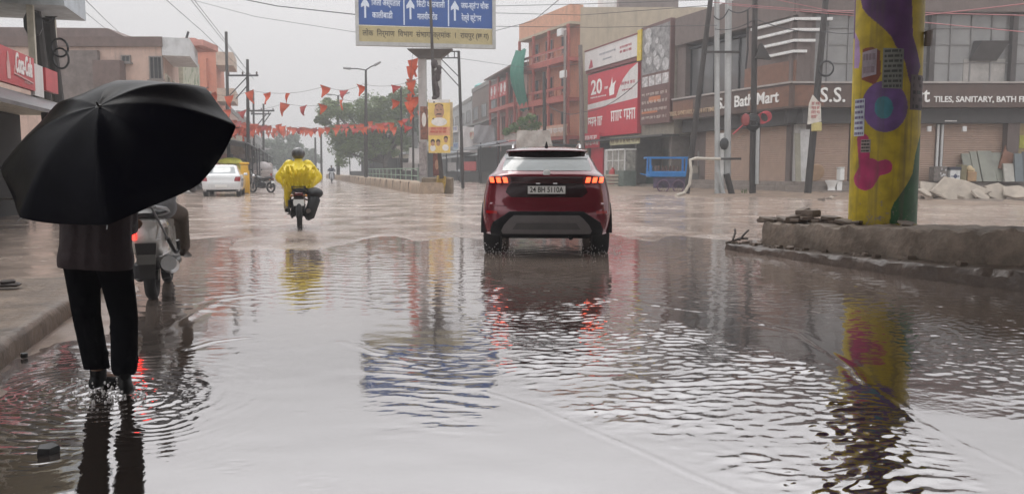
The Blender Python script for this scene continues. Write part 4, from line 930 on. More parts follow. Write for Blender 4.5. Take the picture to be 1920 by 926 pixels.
# ------------------------------------------------------------------ small things in the water and on the pavement
debris('stone', 'dark wet stone poking out of the water at lower left', 'stone', 90, 850, 0, None, (.11, .09, .07), .4, .1, .1, M('dark_stone', (.02, .02, .022), .3), 3)
debris('stone', 'small dark stone at the kerb foot beside the walking person', 'stone', 45, 666, .02, None, (.05, .04, .03), .4, .1, .1, M('dark_stone', ), 5)
mb = MB(); p = gnd(8, 540, .15)
mb.rbox(p + V((0, 0, .03)), (.26, .11, .035), rz=.25, b=.015).rbox(p + V((.03, .01, .06)), (.12, .09, .03), rz=.5, b=.012)
tag(mb.build('slipper', M('brown_slipper', (.03, .018, .015), .5), None), 'dark flattened slipper lying on the wet pavement', 'slipper')
# ------------------------------------------------------------------ building helpers
def part(name, mat, parent, F, rects, smooth=0):
    if name not in ('frame', 'plinth', 'divider_line', 'lettering'):
        for q in rects[:-1]: MB().fbox(F, *q).build(name, mat, parent, smooth)
        rects = rects[-1:]
    mb = MB()
    for q in rects: mb.fbox(F, *q)
    return mb.build(name, mat, parent, smooth)
def window(F, a0, a1, z0, z1, parent, fm, gm, o=0.0, bars=2, grill=False, name='window'):
    mb = MB(); f = .06; d0, d1 = o + .002, o + .10
    mb.fbox(F, a0, a1, z1 - f, z1, d0, d1).fbox(F, a0, a1, z0, z0 + f, d0, d1).fbox(F, a0, a0 + f, z0 + f, z1 - f, d0, d1).fbox(F, a1 - f, a1, z0 + f, z1 - f, d0, d1)
    for k in range(1, bars): a = a0 + (a1 - a0) * k / bars; mb.fbox(F, a - .02, a + .02, z0 + f, z1 - f, d0, d1 - .03)
    w_ = mb.build(name, fm, parent, 0)
    MB().fbox(F, a0 + f * .9, a1 - f * .9, z0 + f * .9, z1 - f * .9, o + .003, o + .03).build('pane', gm, w_, 0)
    MB().fbox(F, a0 - .08, a1 + .08, z0 - .07, z0 - .004, o + .002, o + .16).build('sill', fm, w_, 0)
    if grill:
        mb = MB()
        for k in range(1, 7): a = a0 + (a1 - a0) * k / 7; mb.fbox(F, a - .012, a + .012, z0 + f, z1 - f, o + .085, o + .105)
        mb.build('grille', m_grime, w_, 0)
    return w_
def railing(F, a0, a1, z0, z1, o, parent, mat, n=12, name='railing'):
    mb = MB().fbox(F, a0, a1, z1 - .06, z1, o, o + .06).fbox(F, a0, a1, z0, z0 + .05, o, o + .06)
    for k in range(n + 1): a = a0 + (a1 - a0 - .04) * k / n; mb.fbox(F, a, a + .04, z0 + .05, z1 - .06, o + .01, o + .05)
    return mb.build(name, mat, parent, 0)
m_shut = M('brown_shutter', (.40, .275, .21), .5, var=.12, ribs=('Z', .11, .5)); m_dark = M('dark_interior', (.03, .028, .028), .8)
m_glass = M('curtain_glass', (.24, .235, .23), .07, var=.3, scale=.5, ior=1.75, bump=.03, bscale=1.2)
m_alu = M('grey_mullion', (.22, .21, .21), .5, var=.1); m_brn = M('brown_cladding', (.10, .062, .050), .5, var=.15, stain=.35, streak=True)
m_beam = M('taupe_render', (.15, .115, .105), .7, var=.15, stain=.4, streak=True, stcol=(.07, .055, .05))
m_orbr = M('orange_brown_panel', (.20, .095, .06), .5, var=.2, stain=.3)
m_sgn = M('white_letters', (.85, .84, .82), .4, var=.02)
# ------------------------------------------------------------------ bath shop at the right corner
P0, P1, P2 = (9.9, 50.0), (13.8, 40.0), (36.0, 40.0)
F0 = Fr(P0, P1); F1 = Fr(P1, P2)
shop = thing('corner_shop', 'two storey brown shop with glass upper floor and white lettered sign band round the corner', 'shop building', (P1[0], P1[1], 0))
LW = F0.L
part('wall', m_beam, shop, F0, [(0, LW - 1.3, 0, 10.3, -8, -1.35)]); part('wall', m_beam, shop, F1, [(0.5, 22, 0, 10.3, -14, -1.35)])
part('parapet', m_beam, shop, F0, [(0, LW, 8.75, 10.4, -1.349, -.1)]); part('parapet', m_beam, shop, F1, [(0, 22, 8.9, 10.6, -1.349, -.1)])
plm = M('grey_step', (.24, .20, .175), .6, var=.2, bump=.3, stain=.4)
part('plinth', plm, shop, F1, [(-.2, 22, -.2, .62, -1.34, -.5), (-.2, 22, -.2, .42, -.5, .05), (-.2, 22, -.2, .2, .05, .5)]); part('plinth', plm, shop, F0, [(0, LW, -.2, .60, -1.34, -.6), (0, LW, -.2, .35, -.6, 0)])
sb0 = part('sign_band', m_brn, shop, F0, [(0, LW, 4.25, 5.45, -1.34, 0)]); sb1 = part('sign_band', m_brn, shop, F1, [(0, 22, 4.28, 5.43, -1.34, 0.0)])
part('sign_trim', M('pale_trim', (.38, .34, .32), .5), shop, F1, [(0, 22, 5.44, 5.53, -.9, .08)]); part('sign_trim', M('pale_trim'), shop, F0, [(0, LW, 5.46, 5.55, -.9, .08)])
a0, a1, z0, z1 = F1.rect(1484, 166, 1520, 200)
part('painted_lit_patch', m_orbr, sb1, F1, [(.15, 1.6, 4.35, 5.35, .002, .012)]); part('painted_lit_patch', m_orbr, sb0, F0, [(LW - 3.4, LW - .2, 4.35, 5.35, .002, .012), (.1, 2.2, 4.35, 5.35, .002, .012)])  # orange lit patches of the sign band, painted as flat coloured panels
a0, _ = F1.px(1537, 180); a1, _ = F1.px(1742, 180); zc = F1.px(1560, 179)[1]
text('S.S. Bath Mart', 1.0, m_sgn, sb1, F1.mat((a0 + a1) / 2, zc - .02, .03), 'sign_letters', .03, .012, width=a1 - a0, sp=1.05)
a0, _ = F1.px(1751, 187); a1, _ = F1.px(2052, 187)
text('TILES, SANITARY, BATH FITTING & PLUMBING', .4, m_sgn, sb1, F1.mat((a0 + a1) / 2, F1.px(1800, 187)[1], .02), 'sign_letters', .02, .006, width=a1 - a0)
a0, zA = F0.px(1347, 200); a1, zB = F0.px(1461, 185)
text('S.S. Bath Mart', .85, m_sgn, sb0, F0.mat((a0 + a1) / 2, 4.86, .03), 'sign_letters', .03, .012, width=a1 - a0)
a0, _ = F0.px(1256, 217); a1, _ = F0.px(1342, 205)
text('TILES, SANITARY, BATH FITTING', .35, M('amber_letters', (.5, .36, .24), .5), sb0, F0.mat((a0 + a1) / 2, 4.62, .02), 'sign_letters', .02, .006, width=a1 - a0)
# shutters, boxes and columns of the ground floor
part('shutter_housing', M('shadow_grey_band', (.075, .068, .068), .6, var=.15), shop, F1, [(.1, 22, 3.55, 4.27, -1.34, -.7)])  # shadow under the sign band is put into this dark grey
part('shutter_housing', M('shadow_grey_band'), shop, F0, [(0, LW, 3.5, 4.24, -1.34, -.75)])
for x0, x1 in ((1526, 1590), (1594, 1752), (1768, 1880)):
    a0, _ = F1.px(x0, 300, -1.2); a1, _ = F1.px(x1, 300, -1.2)
    MB().fbox(F1, a0, a1, .63, 3.54, -1.34, -1.22).build('shutter', m_shut, shop, 0)
for x0, x1 in ((1322, 1404), (1424, 1484)):
    a0, _ = F0.px(x0, 300, -1.2); a1, _ = F0.px(x1, 300, -1.2)
    MB().fbox(F0, a0, a1, .61, 3.49, -1.34, -1.22).build('shutter', m_shut, shop, 0)
for x in (1757, 1765):
    a, _ = F1.px(x, 290, -1.1); MB().tube([F1.P(a, .63, -1.1), F1.P(a, 3.5, -1.1)], .06, 10).build('downpipe', m_white, shop)
a, _ = F1.px(1782, 242, -.7); part('brand_plate', m_white, shop, F1, [(a - .3, a + .3, 3.62, 3.68, -.699, -.69)])
for x in (1741, 1807):
    a, z = F1.px(x, 242, -.7); MB().fbox(F1, a - .1, a + .1, z - .13, z + .13, -.699, -.6).build('wall_lamp', m_white, shop, 0)
a, _ = F1.px(1496, 300, -1); part('column', M('white_column', (.5, .48, .46), .6, stain=.4, streak=True), shop, F1, [(a - .15, a + .35, .63, 3.54, -1.339, -.95)])
a, _ = F1.px(1893, 300, -1); part('column', m_beam, shop, F1, [(a - .3, a + .3, .63, 4.2, -1.339, -.8)])
# upper floor
gl = part('curtain_wall', m_glass, shop, F1, [(.9, 14.2, 5.54, 8.88, -1.34, -.6)]); mb = MB()
for k in range(14): a = .9 + 13.2 * k / 13; mb.fbox(F1, a - .03, a + .03, 5.55, 8.87, -.599, -.53)
for z in (6.5, 7.4, 8.2): mb.fbox(F1, .9, 14.2, z - .025, z + .025, -.598, -.545)
mb.build('mullion', m_alu, gl, 0)
for x in (1712, 1745, 1898): a, _ = F1.px(x, 90, -.5); part('fin', M('dark_fin', (.07, .06, .058), .6), shop, F1, [(a - .13, a + .13, 5.55, 8.87, -.6, -.3)])
part('side_wall', m_beam, shop, F1, [(14.2, 22, 5.5, 8.9, -1.34, -.4)])
a0, a1, z0, z1 = F1.rect(1828, 76, 1888, 112)
MB().hexa([F1.P(a0, z0, -.45), F1.P(a1 - .2, z0, -.45), F1.P(a1 - .2, z0, -.5), F1.P(a0, z0, -.5), F1.P(a0 + .4, z1, -.1), F1.P(a1 + .2, z1, -.1), F1.P(a1, z1 + .05, -.5), F1.P(a0 + .2, z1 + .05, -.5)]).build('open_sash', M('dark_sash', (.06, .055, .055), .4), shop, 0)
part('curtain', M('pale_blind', (.35, .33, .31), .6, var=.3, scale=1.5), shop, F1, [(a0 - .2, a1 + .3, 5.6, z0 + .1, -.596, -.57)])
gl0 = part('curtain_wall', M('dark_curtain_glass', (.13, .128, .13), .08, var=.3, scale=.5, ior=1.6), shop, F0, [(.9, LW - 4.0, 5.56, 8.5, -1.34, -.75)]); mb = MB()
for k in range(6): a = .9 + (LW - 4.9) * k / 5; mb.fbox(F0, a - .04, a + .04, 5.56, 8.5, -.749, -.66)
mb.fbox(F0, .9, LW - 4, 8.45, 8.55, -.749, -.5); mb.build('mullion', m_grime, gl0, 0)
part('side_wall', m_beam, shop, F0, [(0, .9, 5.5, 8.75, -1.34, -.3), (LW - 4.0, LW, 5.5, 8.75, -1.34, -.25)])
part('corner_panel', m_orbr, shop, F0, [(LW - 4.0, LW - .02, 5.56, 6.6, -.249, -.2)])
part('corner_wall', m_beam, shop, F1, [(0, .95, 5.5, 8.9, -1.34, -.25)])
for k, (l_, w2) in enumerate(((3.4, 1.9), (2.9, 1.5), (2.5, 1.1), (1.9, .7))):
    z = 8.5 - .52 * k
    part('white_stripe', m_white, shop, F0, [(LW - l_, LW - .01, z, z + .13, -.249, -.05)]); part('white_stripe', m_white, shop, F1, [(0.01, w2, z, z + .13, -.249, -.05)])
# yellow wall and goods at the far right
a0, _ = F1.px(1906, 240, -1.2); part('yellow_wall', M('ochre_wall', (.36, .27, .12), .7, stain=.4), shop, F1, [(a0, a0 + 5, .63, 4.2, -1.339, -1.1)])
brd = tag(MB().fbox(F1, a0 + .1, a0 + 1.6, 2.3, 2.95, -1.09, -1.04).build('notice_board', M('yellow_green_board', (.4, .4, .06), .5, var=.4, scale=2), None, 0), 'yellow green board on the ochre wall beyond the bath shop shutters', 'notice board')
m_slab = M('grey_green_marble', (.22, .22, .18), .35, var=.3, scale=1.2)
for k, (x0, x1, y1, l_) in enumerate(((1806, 1822, 288, 'narrow grey stone slab leaning on the shutter, leftmost of the upright slabs'), (1822, 1834, 284, 'pale green edged stone slab leaning between the grey slabs'), (1836, 1862, 283, 'widest grey green stone slab leaning on the bath shop shutter'), (1862, 1884, 286, 'grey stone slab leaning beside the wall corner, rightmost of the upright slabs'))):
    a0, zt = F1.px(x0, y1, -.8); a1, _ = F1.px(x1, y1, -.8)
    tag(MB().hexa([F1.P(a0, .63, -.35 + .03 * k), F1.P(a1, .63, -.35 + .03 * k), F1.P(a1, .63, -.42 + .03 * k), F1.P(a0, .63, -.42 + .03 * k), F1.P(a0 + .02, zt, -1.0), F1.P(a1 + .02, zt, -1.0), F1.P(a1 + .02, zt, -1.07), F1.P(a0 + .02, zt, -1.07)]).build('stone_slab', m_slab, None, 0), l_, 'stone slab', 'upright stone slabs at the bath shop')
a, _ = F1.px(1895, 300, -.3); tag(MB().hexa([F1.P(a - .45, 1.3, -.5), F1.P(a + .1, 1.1, -.5), F1.P(a + .1, 1.1, -.6), F1.P(a - .45, 1.3, -.6), F1.P(a + .1, 2.5, -.9), F1.P(a + .65, 2.3, -.9), F1.P(a + .65, 2.3, -1.0), F1.P(a + .1, 2.5, -1.0)]).build('brown_board', M('brown_sheet', (.22, .10, .06), .6), None, 0), 'tilted reddish brown sheet leaning by the ochre wall', 'board')
for k, (x, w_, h_, m_, l_) in enumerate(((1900, .4, 1.4, M('blue_grey_tile', (.12, .14, .15), .3), 'dark blue grey tile stack leaning at the far right of the bath shop'), (1880, .5, .9, M('pale_tile', (.36, .34, .30), .5), 'pale mottled tile leaning against the brown sheet'), (1915, .4, 1.5, M('dark_tile', (.06, .065, .07), .3), 'nearly black tile sheet at the edge of the ochre wall'))):
    a, _ = F1.px(x, 330, -.2); tag(MB().hexa([F1.P(a, .62, 0), F1.P(a + w_, .62, 0), F1.P(a + w_, .62, -.1), F1.P(a, .62, -.1), F1.P(a + .12, .62 + h_, -.4), F1.P(a + w_ + .12, .62 + h_, -.4), F1.P(a + w_ + .12, .62 + h_, -.5), F1.P(a + .12, .62 + h_, -.5)]).build('tile_sheet', m_, None, 0), l_, 'tile')
def goods(name, label, cat, x0, y0, x1, y1, mat, d=.5, o=-.2, top=None):
    a0, a1, z0, z1 = F1.rect(x0, y0, x1, y1, ) ; p = F1.P((a0 + a1) / 2, (z0 + z1) / 2, o - d / 2); z0 = .62
    t = thing(name, label, cat, (p.x, p.y, z0)); h = z1 - z0
    MB().rbox((p.x, p.y, z0 + h / 2), (a1 - a0, d, h), b=.03).build('body', mat, t, 30); return t, a0, a1, z0, z1
t, a0, a1, z0, z1 = goods('stone_block', 'mottled grey box with white flecks on the shop step, left of the white diamond box', 'box', 1755, 312, 1780, 341, M('mottled_stone', (.17, .145, .13), .7, var=.6, scale=9)); mb = MB(); rr = random.Random(4)
for k in range(9): a = a0 + (a1 - a0) * rr.uniform(.45, .9); z = z0 + (z1 - z0) * rr.uniform(.25, .8); mb.fbox(F1, a, a + .05, z, z + .1, -.199, -.194)
mb.build('fleck', m_white, t, 0)
t, a0, a1, z0, z1 = goods('carton', 'white carton with a dark diamond emblem and dark lid on the shop step', 'box', 1786, 317, 1805, 341, m_white); ca_ = (a0 + a1) / 2; cz_ = z0 + (z1 - z0) * .42
mb = MB(); mb.prism([F1.P(ca_ - .13, cz_, -.197), F1.P(ca_, cz_ - .13, -.197), F1.P(ca_ + .13, cz_, -.197), F1.P(ca_, cz_ + .13, -.197)], F1.n * .004); mb.fbox(F1, ca_ - .2, ca_ - .14, cz_ - .03, cz_ + .03, -.197, -.193).fbox(F1, ca_ + .14, ca_ + .2, cz_ - .03, cz_ + .03, -.197, -.193); mb.build('emblem', M('dark_blue_ink', (.05, .06, .12), .5), t, 0)
part('lid', M('dark_lid', (.05, .05, .07), .5), t, F1, [(a0 - .02, a1 + .02, z1 - .05, z1 + .1, -.72, -.18)])
t, a0, a1, z0, z1 = goods('carton', 'tan cardboard carton with a crumpled pale bag on top on the shop step', 'box', 1819, 322, 1836, 342, M('cardboard', (.38, .24, .13), .7)); MB().ball(F1.P(a0 + .18, z1 + .12, -.4), (.17, .14, .2), 9).ball(F1.P(a0 + .3, z1 + .06, -.35), (.12, .12, .13), 9).build('bag', M('pale_bag', (.55, .42, .25), .5, bump=.6, bscale=8), t, 40)
t, _, _, _, _ = goods('sack', 'dull olive sack standing between the white and the tan carton', 'sack', 1806, 309, 1817, 341, M('olive_sack', (.22, .19, .11), .8, bump=.5, bscale=8))
# toilet
a, _ = F1.px(1562, 335, .2); p = F1.P(a, .2, .35)
t = thing('toilet', 'white ceramic toilet with upright cistern standing before the brown shutter', 'toilet', p)
m_cer = M('white_ceramic', (.8, .8, .78), .12, var=.03, coat=.4)
MB().loft([[p + V((-.12 + r_ * 1.25 * math.cos(a_), r_ * math.sin(a_), z)) for a_ in [2 * PI * j / 20 for j in range(20)]] for r_, z in ((.16, 0), (.14, .1), (.17, .25), (.25, .42), (.26, .5), (.20, .5), (.12, .38))], True, True).build('bowl', m_cer, t, 50)
MB().rbox(p + V((.30, 0, .78)), (.22, .46, .62), b=.04).build('cistern', m_cer, t, 40); MB().rbox(p + V((.29, 0, 1.11)), (.26, .5, .05), b=.02).build('lid', m_cer, t, 40)
MB().hexa([p + V(q) for q in ((.10, -.14, 0), (.34, -.14, 0), (.34, .14, 0), (.10, .14, 0), (.1, -.12, .5), (.36, -.12, .5), (.36, .12, .5), (.1, .12, .5))]).build('pedestal', m_cer, t, 30)
# leaning panels behind the pole
for x0, x1, y0, w_, m_, l_ in ((1500, 1518, 243, .1, M('door_white', (.55, .54, .53), .5, stain=.3, streak=True), 'tall white door panel leaning beside the bath shop column'), (1490, 1500, 250, .1, M('dull_board', (.3, .28, .22), .6), 'narrow dull board leaning left of the white door panel')):
    a0, zt = F1.px(x0, y0, -.9); a1, _ = F1.px(x1, y0, -.9); tag(MB().hexa([F1.P(a0, .62, -.5), F1.P(a1, .62, -.5), F1.P(a1, .62, -.58), F1.P(a0, .62, -.58), F1.P(a0, zt, -.85), F1.P(a1, zt, -.85), F1.P(a1, zt, -.93), F1.P(a0, zt, -.93)]).build('door_panel', m_, None, 0), l_, 'panel')
a, z = F1.px(1530, 328, -.3); tag(MB().lathe(F1.P(a, .62 + .45, -.35), V((0, 1, .3)), [(.0, -.02), (.42, -.02), (.44, 0), (.42, .02), (.0, .02)], 24).build('round_top', M('tan_wood', (.42, .28, .18), .6), None, 40), 'round tan wooden top leaning behind the leaning pole', 'table top')
# verge of wet earth before the shops
def verge():
    fr = [(1130, 372), (1180, 370), (1240, 369), (1300, 371), (1360, 375), (1430, 372), (1500, 373), (1580, 378), (1660, 382), (1760, 388), (1850, 391), (1935, 389), (2050, 386)]
    rings = []; A = [gnd(*q) for q in fr]; P_ = []
    for a, b in zip(A, A[1:]): P_ += [a.lerp(b, k / 8) for k in range(8)]
    for j in range(12):
        t = j / 11; row = []
        for p in P_:
            yb = 40.6 if p.x > 13.3 else 40.6 + (13.3 - p.x) * 2.55; y = p.y + .35 * mnoise.noise(V((p.x * 1.3, 0, 2))) + (yb - p.y) * t
            row.append(V((p.x + (0 if p.x > 13 else (p.x * .0)), y, -.06 if j == 0 else .03 + .10 * t + .06 * mnoise.noise(V((p.x * 1.1, y * 1.1, 0))) + .03 * mnoise.noise(V((p.x * 4, y * 4, 3))))))
        rings.append(row)
    tag(MB().loft(rings, closed=False).build('verge', M('wet_earth', (.20, .145, .11), .55, var=.45, scale=1.1, bump=.6, bscale=7, stain=.4, stcol=(.09, .065, .05)), None, 60), kind='structure')
verge()
# rubble
rr = random.Random(21)
m_pale = M('pale_broken_slab', (.34, .29, .24), .7, var=.2, scale=2, bump=.4, stain=.3); m_dirt = M('wet_soil', (.13, .10, .08), .7, var=.4, bump=.8, bscale=6)
for k, (px_, py_, d, rz, tx, ty, l_) in enumerate(((1752, 357, (1.5, .9, .10), .2, .45, .1, 'large pale broken slab at the left end of the rubble heap'), (1800, 358, (2.2, 1.2, .10), -.5, .5, .15, 'largest pale broken slab lying aslant on the rubble heap'), (1838, 366, (.9, .7, .1), .3, .35, .3, 'smaller pale slab between the two largest in the rubble heap'), (1872, 362, (1.2, 1.0, .1), -.2, .55, .1, 'grey broken slab with a dark upper edge on the rubble heap'), (1905, 360, (1.0, .8, .09), .6, .3, -.3, 'pale slab at the right end of the rubble heap'), (1735, 362, (.8, .6, .09), 1, .2, .2, 'small slab low beside the painted pillar in the rubble heap'))):
    p = gnd(px_, 378); p = at(px_, py_, p.y + .5 - .25 * (k % 3))
    tag(chunk(MB(), p, d, rz * .4, tx + .42, ty, k + 40).build('broken_slab', m_pale, None, 20), l_, 'rubble', 'broken slabs in the rubble heap')
for k in range(26):
    px_ = rr.choice((rr.uniform(1722, 1920), rr.uniform(1540, 1592))); p = gnd(px_, rr.uniform(368, 378)); s_ = rr.uniform(.12, .4)
    p.z = s_ * .15 + rr.uniform(0, .2) * (px_ > 1700)
    tag(chunk(MB(), p, (s_ * 1.4, s_, s_ * .5), rr.uniform(0, 3), rr.uniform(-.4, .4), rr.uniform(-.4, .4), k + 80).build('rubble_lump', m_dirt if k % 2 else m_pale, None, 20), 'lump of broken masonry lying around the rubble heap before the bath shop', 'rubble', 'rubble lumps before the bath shop')
v_ = MB(); pts = [gnd(x, y) for x, y in ((1700, 372), (1760, 381), (1850, 383), (1935, 378), (1990, 368), (1900, 360), (1750, 360))]
cx = sum(pts, V((0, 0, 0))) / len(pts)
for k in (1, .8, .55, .3, .05): v_.v  # heap rings
v_.loft([[cx + (p - cx) * k + V((0, 0, h_ + .06 * mnoise.noise(p * 3 * k))) for p in pts] for k, h_ in ((1, -.1), (.9, .05), (.6, .14), (.3, .2), (.04, .22))], False, True)
tag(v_.build('rubble_soil', m_dirt, None, 40), kind='stuff', label='low heap of wet soil and crumbs under the broken slabs', cat='soil')
gs = MB(); rr = random.Random(3)
for k in range(70):
    p = gnd(rr.uniform(1392, 1412), rr.uniform(360, 366)); q = p + V((rr.uniform(-.12, .12), rr.uniform(-.1, .1), rr.uniform(.1, .3))); gs.add([p - V((.02, 0, 0)), p + V((.02, 0, 0)), q], [(0, 1, 2)])
tag(gs.build('grass_tuft', M('green_grass', (.06, .12, .03), .6), None, 0), kind='stuff')
# ------------------------------------------------------------------ hoardings and the red fronted building
B0, B1 = (5.55, 63.2), (9.85, 50.2)
F2 = Fr(B0, B1); L2_ = F2.L
red = thing('shop_building', 'narrow shop building carrying the red hoarding and the brown photo hoarding', 'shop building', (B0[0], B0[1], 0))
part('wall', M('beige_render', (.30, .26, .21), .8, var=.15, stain=.5, streak=True), red, F2, [(.2, L2_ - .05, 3.4, 9.6, -7, -.25), (.2, L2_ - .05, 0, 3.4, -7, -2.2)])
part('awning', M('dark_tin', (.06, .058, .058), .5, ribs=('X', .2, .4)), red, F2, [(.2, L2_, 3.3, 3.42, -.6, .6)])
for a in (.4, L2_ * .33, L2_ * .62, L2_ - .5): part('column', M('grey_column', (.2, .17, .15), .7, stain=.4), red, F2, [(a - .15, a + .15, 0, 3.3, -2.2, -.3)])
part('shutter', M('grey_shutter', (.2, .19, .18), .5, ribs=('Z', .11, .5)), red, F2, [(L2_ * .66, L2_ - .7, .2, 2.6, -2.19, -2.1)])
part('step', plm, red, F2, [(.2, L2_, -.2, .25, -2.2, .2)])
rb = lambda x0, y0, x1, y1: F2.rect(x0, y0, x1, y1)
m_red = M('hoarding_red', (.52, .022, .045), .45, var=.1, stain=.15, streak=True, stcol=(.3, .05, .06)); m_wht = M('hoarding_white', (.66, .63, .62), .5, var=.05, stain=.2, streak=True)
aL_, aR_ = F2.px(1104, 200)[0], F2.px(1197, 200)[0]
h1 = thing('hoarding', 'large red and white advertising hoarding with a white 20 on it', 'hoarding', F2.P((aL_ + aR_) / 2, 3.7, .05))
part('panel', m_red, h1, F2, [(aL_, aR_, 3.65, 8.35, -.24, .08)])
am = lambda t: aL_ + (aR_ - aL_) * t
mb = MB(); crv = [(.60, 6.28), (.66, 6.9), (.74, 7.5), (.86, 8.0), (1.0, 8.32), (1.0, 6.28)]
mb.prism([F2.P(am(t), z, .082) for t, z in crv], F2.n * .006); mb.prism([F2.P(am(t), z, .082) for t, z in ((0, 5.75), (1, 6.0), (1, 6.3), (.6, 6.29), (0, 6.15))], F2.n * .0055); mb.build('white_field', m_wht, h1, 0)
text('20', 1.5, m_sgn, h1, F2.mat(am(.19), 7.3, .085), 'numeral', .008, .03, width=(aR_ - aL_) * .24)
mb = MB(); scribble(mb, F2, am(.36), am(.45), 6.95, 7.3, .085, 1, 2, False); mb.prism([F2.P(am(t), z, .085) for t, z in ((.47, 6.5), (.56, 6.55), (.57, 7.2), (.60, 7.5), (.53, 7.3), (.52, 7.8), (.49, 7.2), (.46, 7.0))], F2.n * .006)
scribble(mb, F2, am(.01), am(.38), 4.25, 5.25, .085, 1, 5); scribble(mb, F2, am(.50), am(.97), 4.4, 5.5, .085, 1, 6)
scribble(mb, F2, am(.06), am(.4), 6.5, 6.7, .085, 1, 12, False); mb.build('lettering', m_sgn, h1, 0)
mb = MB(); scribble(mb, F2, am(.70), am(.95), 6.95, 7.35, .09, 1, 7, False); scribble(mb, F2, am(.72), am(.92), 6.6, 6.78, .09, 1, 8, False); mb.build('red_lettering', M('crimson_ink', (.4, .02, .05), .5), h1, 0)
h2 = thing('hoarding', 'long white sign board with yellow right edge above the red hoarding', 'hoarding', F2.P((aL_ + aR_) / 2, 8.8, .05))
part('panel', m_wht, h2, F2, [(aL_ - .5, aR_, 8.75, 10.15, -.2, .15)]); part('frame', M('dark_red_frame', (.2, .04, .04), .5), h2, F2, [(aL_ - .55, aR_ + .05, 10.15, 10.25, -.2, .18), (aL_ - .55, aR_ + .05, 8.5, 8.74, -.2, .05)])
part('yellow_edge', M('yellow_edge', (.6, .45, .03), .5), h2, F2, [(aR_, aR_ + .55, 8.4, 10.4, -.2, .16)])
mb = MB(); scribble(mb, F2, am(.68), am(.9), 9.2, 9.8, .152, 2, 4, False); mb.prism([F2.P(am(t), z, .152) for t, z in ((.03, 8.8), (.13, 8.85), (.11, 9.3), (.08, 9.5), (.06, 9.2))], F2.n * .006); mb.build('red_lettering', M('crimson_ink'), h2, 0)
mb = MB(); scribble(mb, F2, am(.26), am(.6), 9.5, 9.75, .152, 1, 14, False); scribble(mb, F2, am(.34), am(.52), 9.1, 9.3, .152, 1, 15, False); mb.build('grey_lettering', M('grey_ink', (.35, .35, .4), .5), h2, 0)
a2, a3 = F2.px(1203, 150)[0], F2.px(1256, 150)[0]
h3 = thing('hoarding', 'brown hoarding with grey product pictures and rows of pale writing', 'hoarding', F2.P((a2 + a3) / 2, 4, .02))
part('panel', M('hoarding_brown', (.135, .062, .055), .5, var=.2), h3, F2, [(a2, L2_ - .06, 4.15, 10.5, -.24, .06)])
an = lambda t: a2 + (L2_ - .06 - a2) * t
part('photo_field', M('grey_photo', (.22, .21, .21), .4, var=.8, scale=2.5, stain=.5), h3, F2, [(an(.04), an(.97), 7.4, 10.3, .062, .068)])
mb = MB(); rr = random.Random(9)
for k in range(13):
    c = F2.P(an(rr.uniform(.12, .9)), rr.uniform(7.7, 10.1), .07); r_ = rr.uniform(.18, .42); n = 12
    mb.prism([c + F2.r * (r_ * math.cos(2 * PI * j / n)) + UP * (r_ * rr.uniform(.8, 1.1) * math.sin(2 * PI * j / n)) for j in range(n)], F2.n * (.004 + .0007 * k))
mb.build('product_picture', M('pale_photo', (.42, .41, .41), .35, var=.5, scale=3.5), h3, 0)
mb = MB()
for k in range(4): mb.fbox(F2, an(.06 + .23 * k), an(.26 + .23 * k), 6.6, 7.25, .062, .07)
mb.build('picture_tile', M('pale_tile_picture', (.5, .48, .48), .4, var=.6, scale=4), h3, 0)
mb = MB(); 
for k in range(4): scribble(mb, F2, an(.05), an(.93), 4.4 + .5 * k, 4.75 + .5 * k, .064, 1, 30 + k, False)
mb.build('lettering', M('pale_lettering', (.55, .47, .42), .5), h3, 0)
part('orange_band', M('orange_band', (.5, .17, .07), .5), h3, F2, [(an(.05), an(.6), 4.86, 5.0, .066, .07), (an(.3), an(.7), 5.55, 5.9, .066, .07)])
# ground floor shops below the hoardings
a0, a1, z0, z1 = rb(1152, 254, 1208, 274); hb = thing('shop_sign', 'yellowed strip sign tilted under the red hoarding', 'sign', F2.P(a0, z0, .3))
part('panel', M('cream_sign', (.5, .46, .28), .5, stain=.3), hb, F2, [(a0, a1, z0 + .1, z1 - .1, .3, .36)]); mb = MB(); scribble(mb, F2, a0 + .2, a1 - .1, z0 + .15, z1 - .15, .361, 1, 17); mb.build('lettering', M('brown_ink', (.15, .08, .04), .5), hb, 0)
a0, a1, z0, z1 = rb(1098, 250, 1132, 278); hb = thing('shop_sign', 'small red sign with white writing under the left end of the red hoarding', 'sign', F2.P(a0, z0, .3))
part('panel', m_red, hb, F2, [(a0, a1, z0, z1, .3, .36)]); mb = MB(); scribble(mb, F2, a0 + .2, a1 - .2, z0 + .1, z1 - .15, .361, 2, 18); mb.build('lettering', m_sgn, hb, 0)
a0, a1, z0, z1 = rb(1110, 278, 1132, 335); tag(part('red_board', m_red, None, F2, [(a0, a1, .3, z1, .0, .1)]), 'upright plain red board standing in the shop doorway', 'board')
a0, a1, z0, z1 = rb(1133, 280, 1144, 330); tag(part('white_board', m_wht, None, F2, [(a0, a1, .3, z1, -.1, .0)]), 'narrow upright white board beside the plain red board', 'board')
a0, a1, z0, z1 = rb(1170, 282, 1206, 322); t = thing('kiosk', 'pale glass fronted kiosk with wares on a green grey counter', 'kiosk', F2.P(a0, .2, 1))
part('counter', M('green_grey_counter', (.13, .16, .14), .6, stain=.4), t, F2, [(a0, a1, .0, 1.15, .5, 1.4)]); part('case', M('kiosk_glass', (.34, .33, .30), .2, var=.5, scale=4), t, F2, [(a0 + .05, a1 - .05, 1.15, 2.5, .55, 1.3)]); mb = MB()
for k in range(4): a = a0 + .05 + (a1 - a0 - .14) * k / 3; mb.fbox(F2, a, a + .05, 1.15, 2.6, 1.28, 1.36)
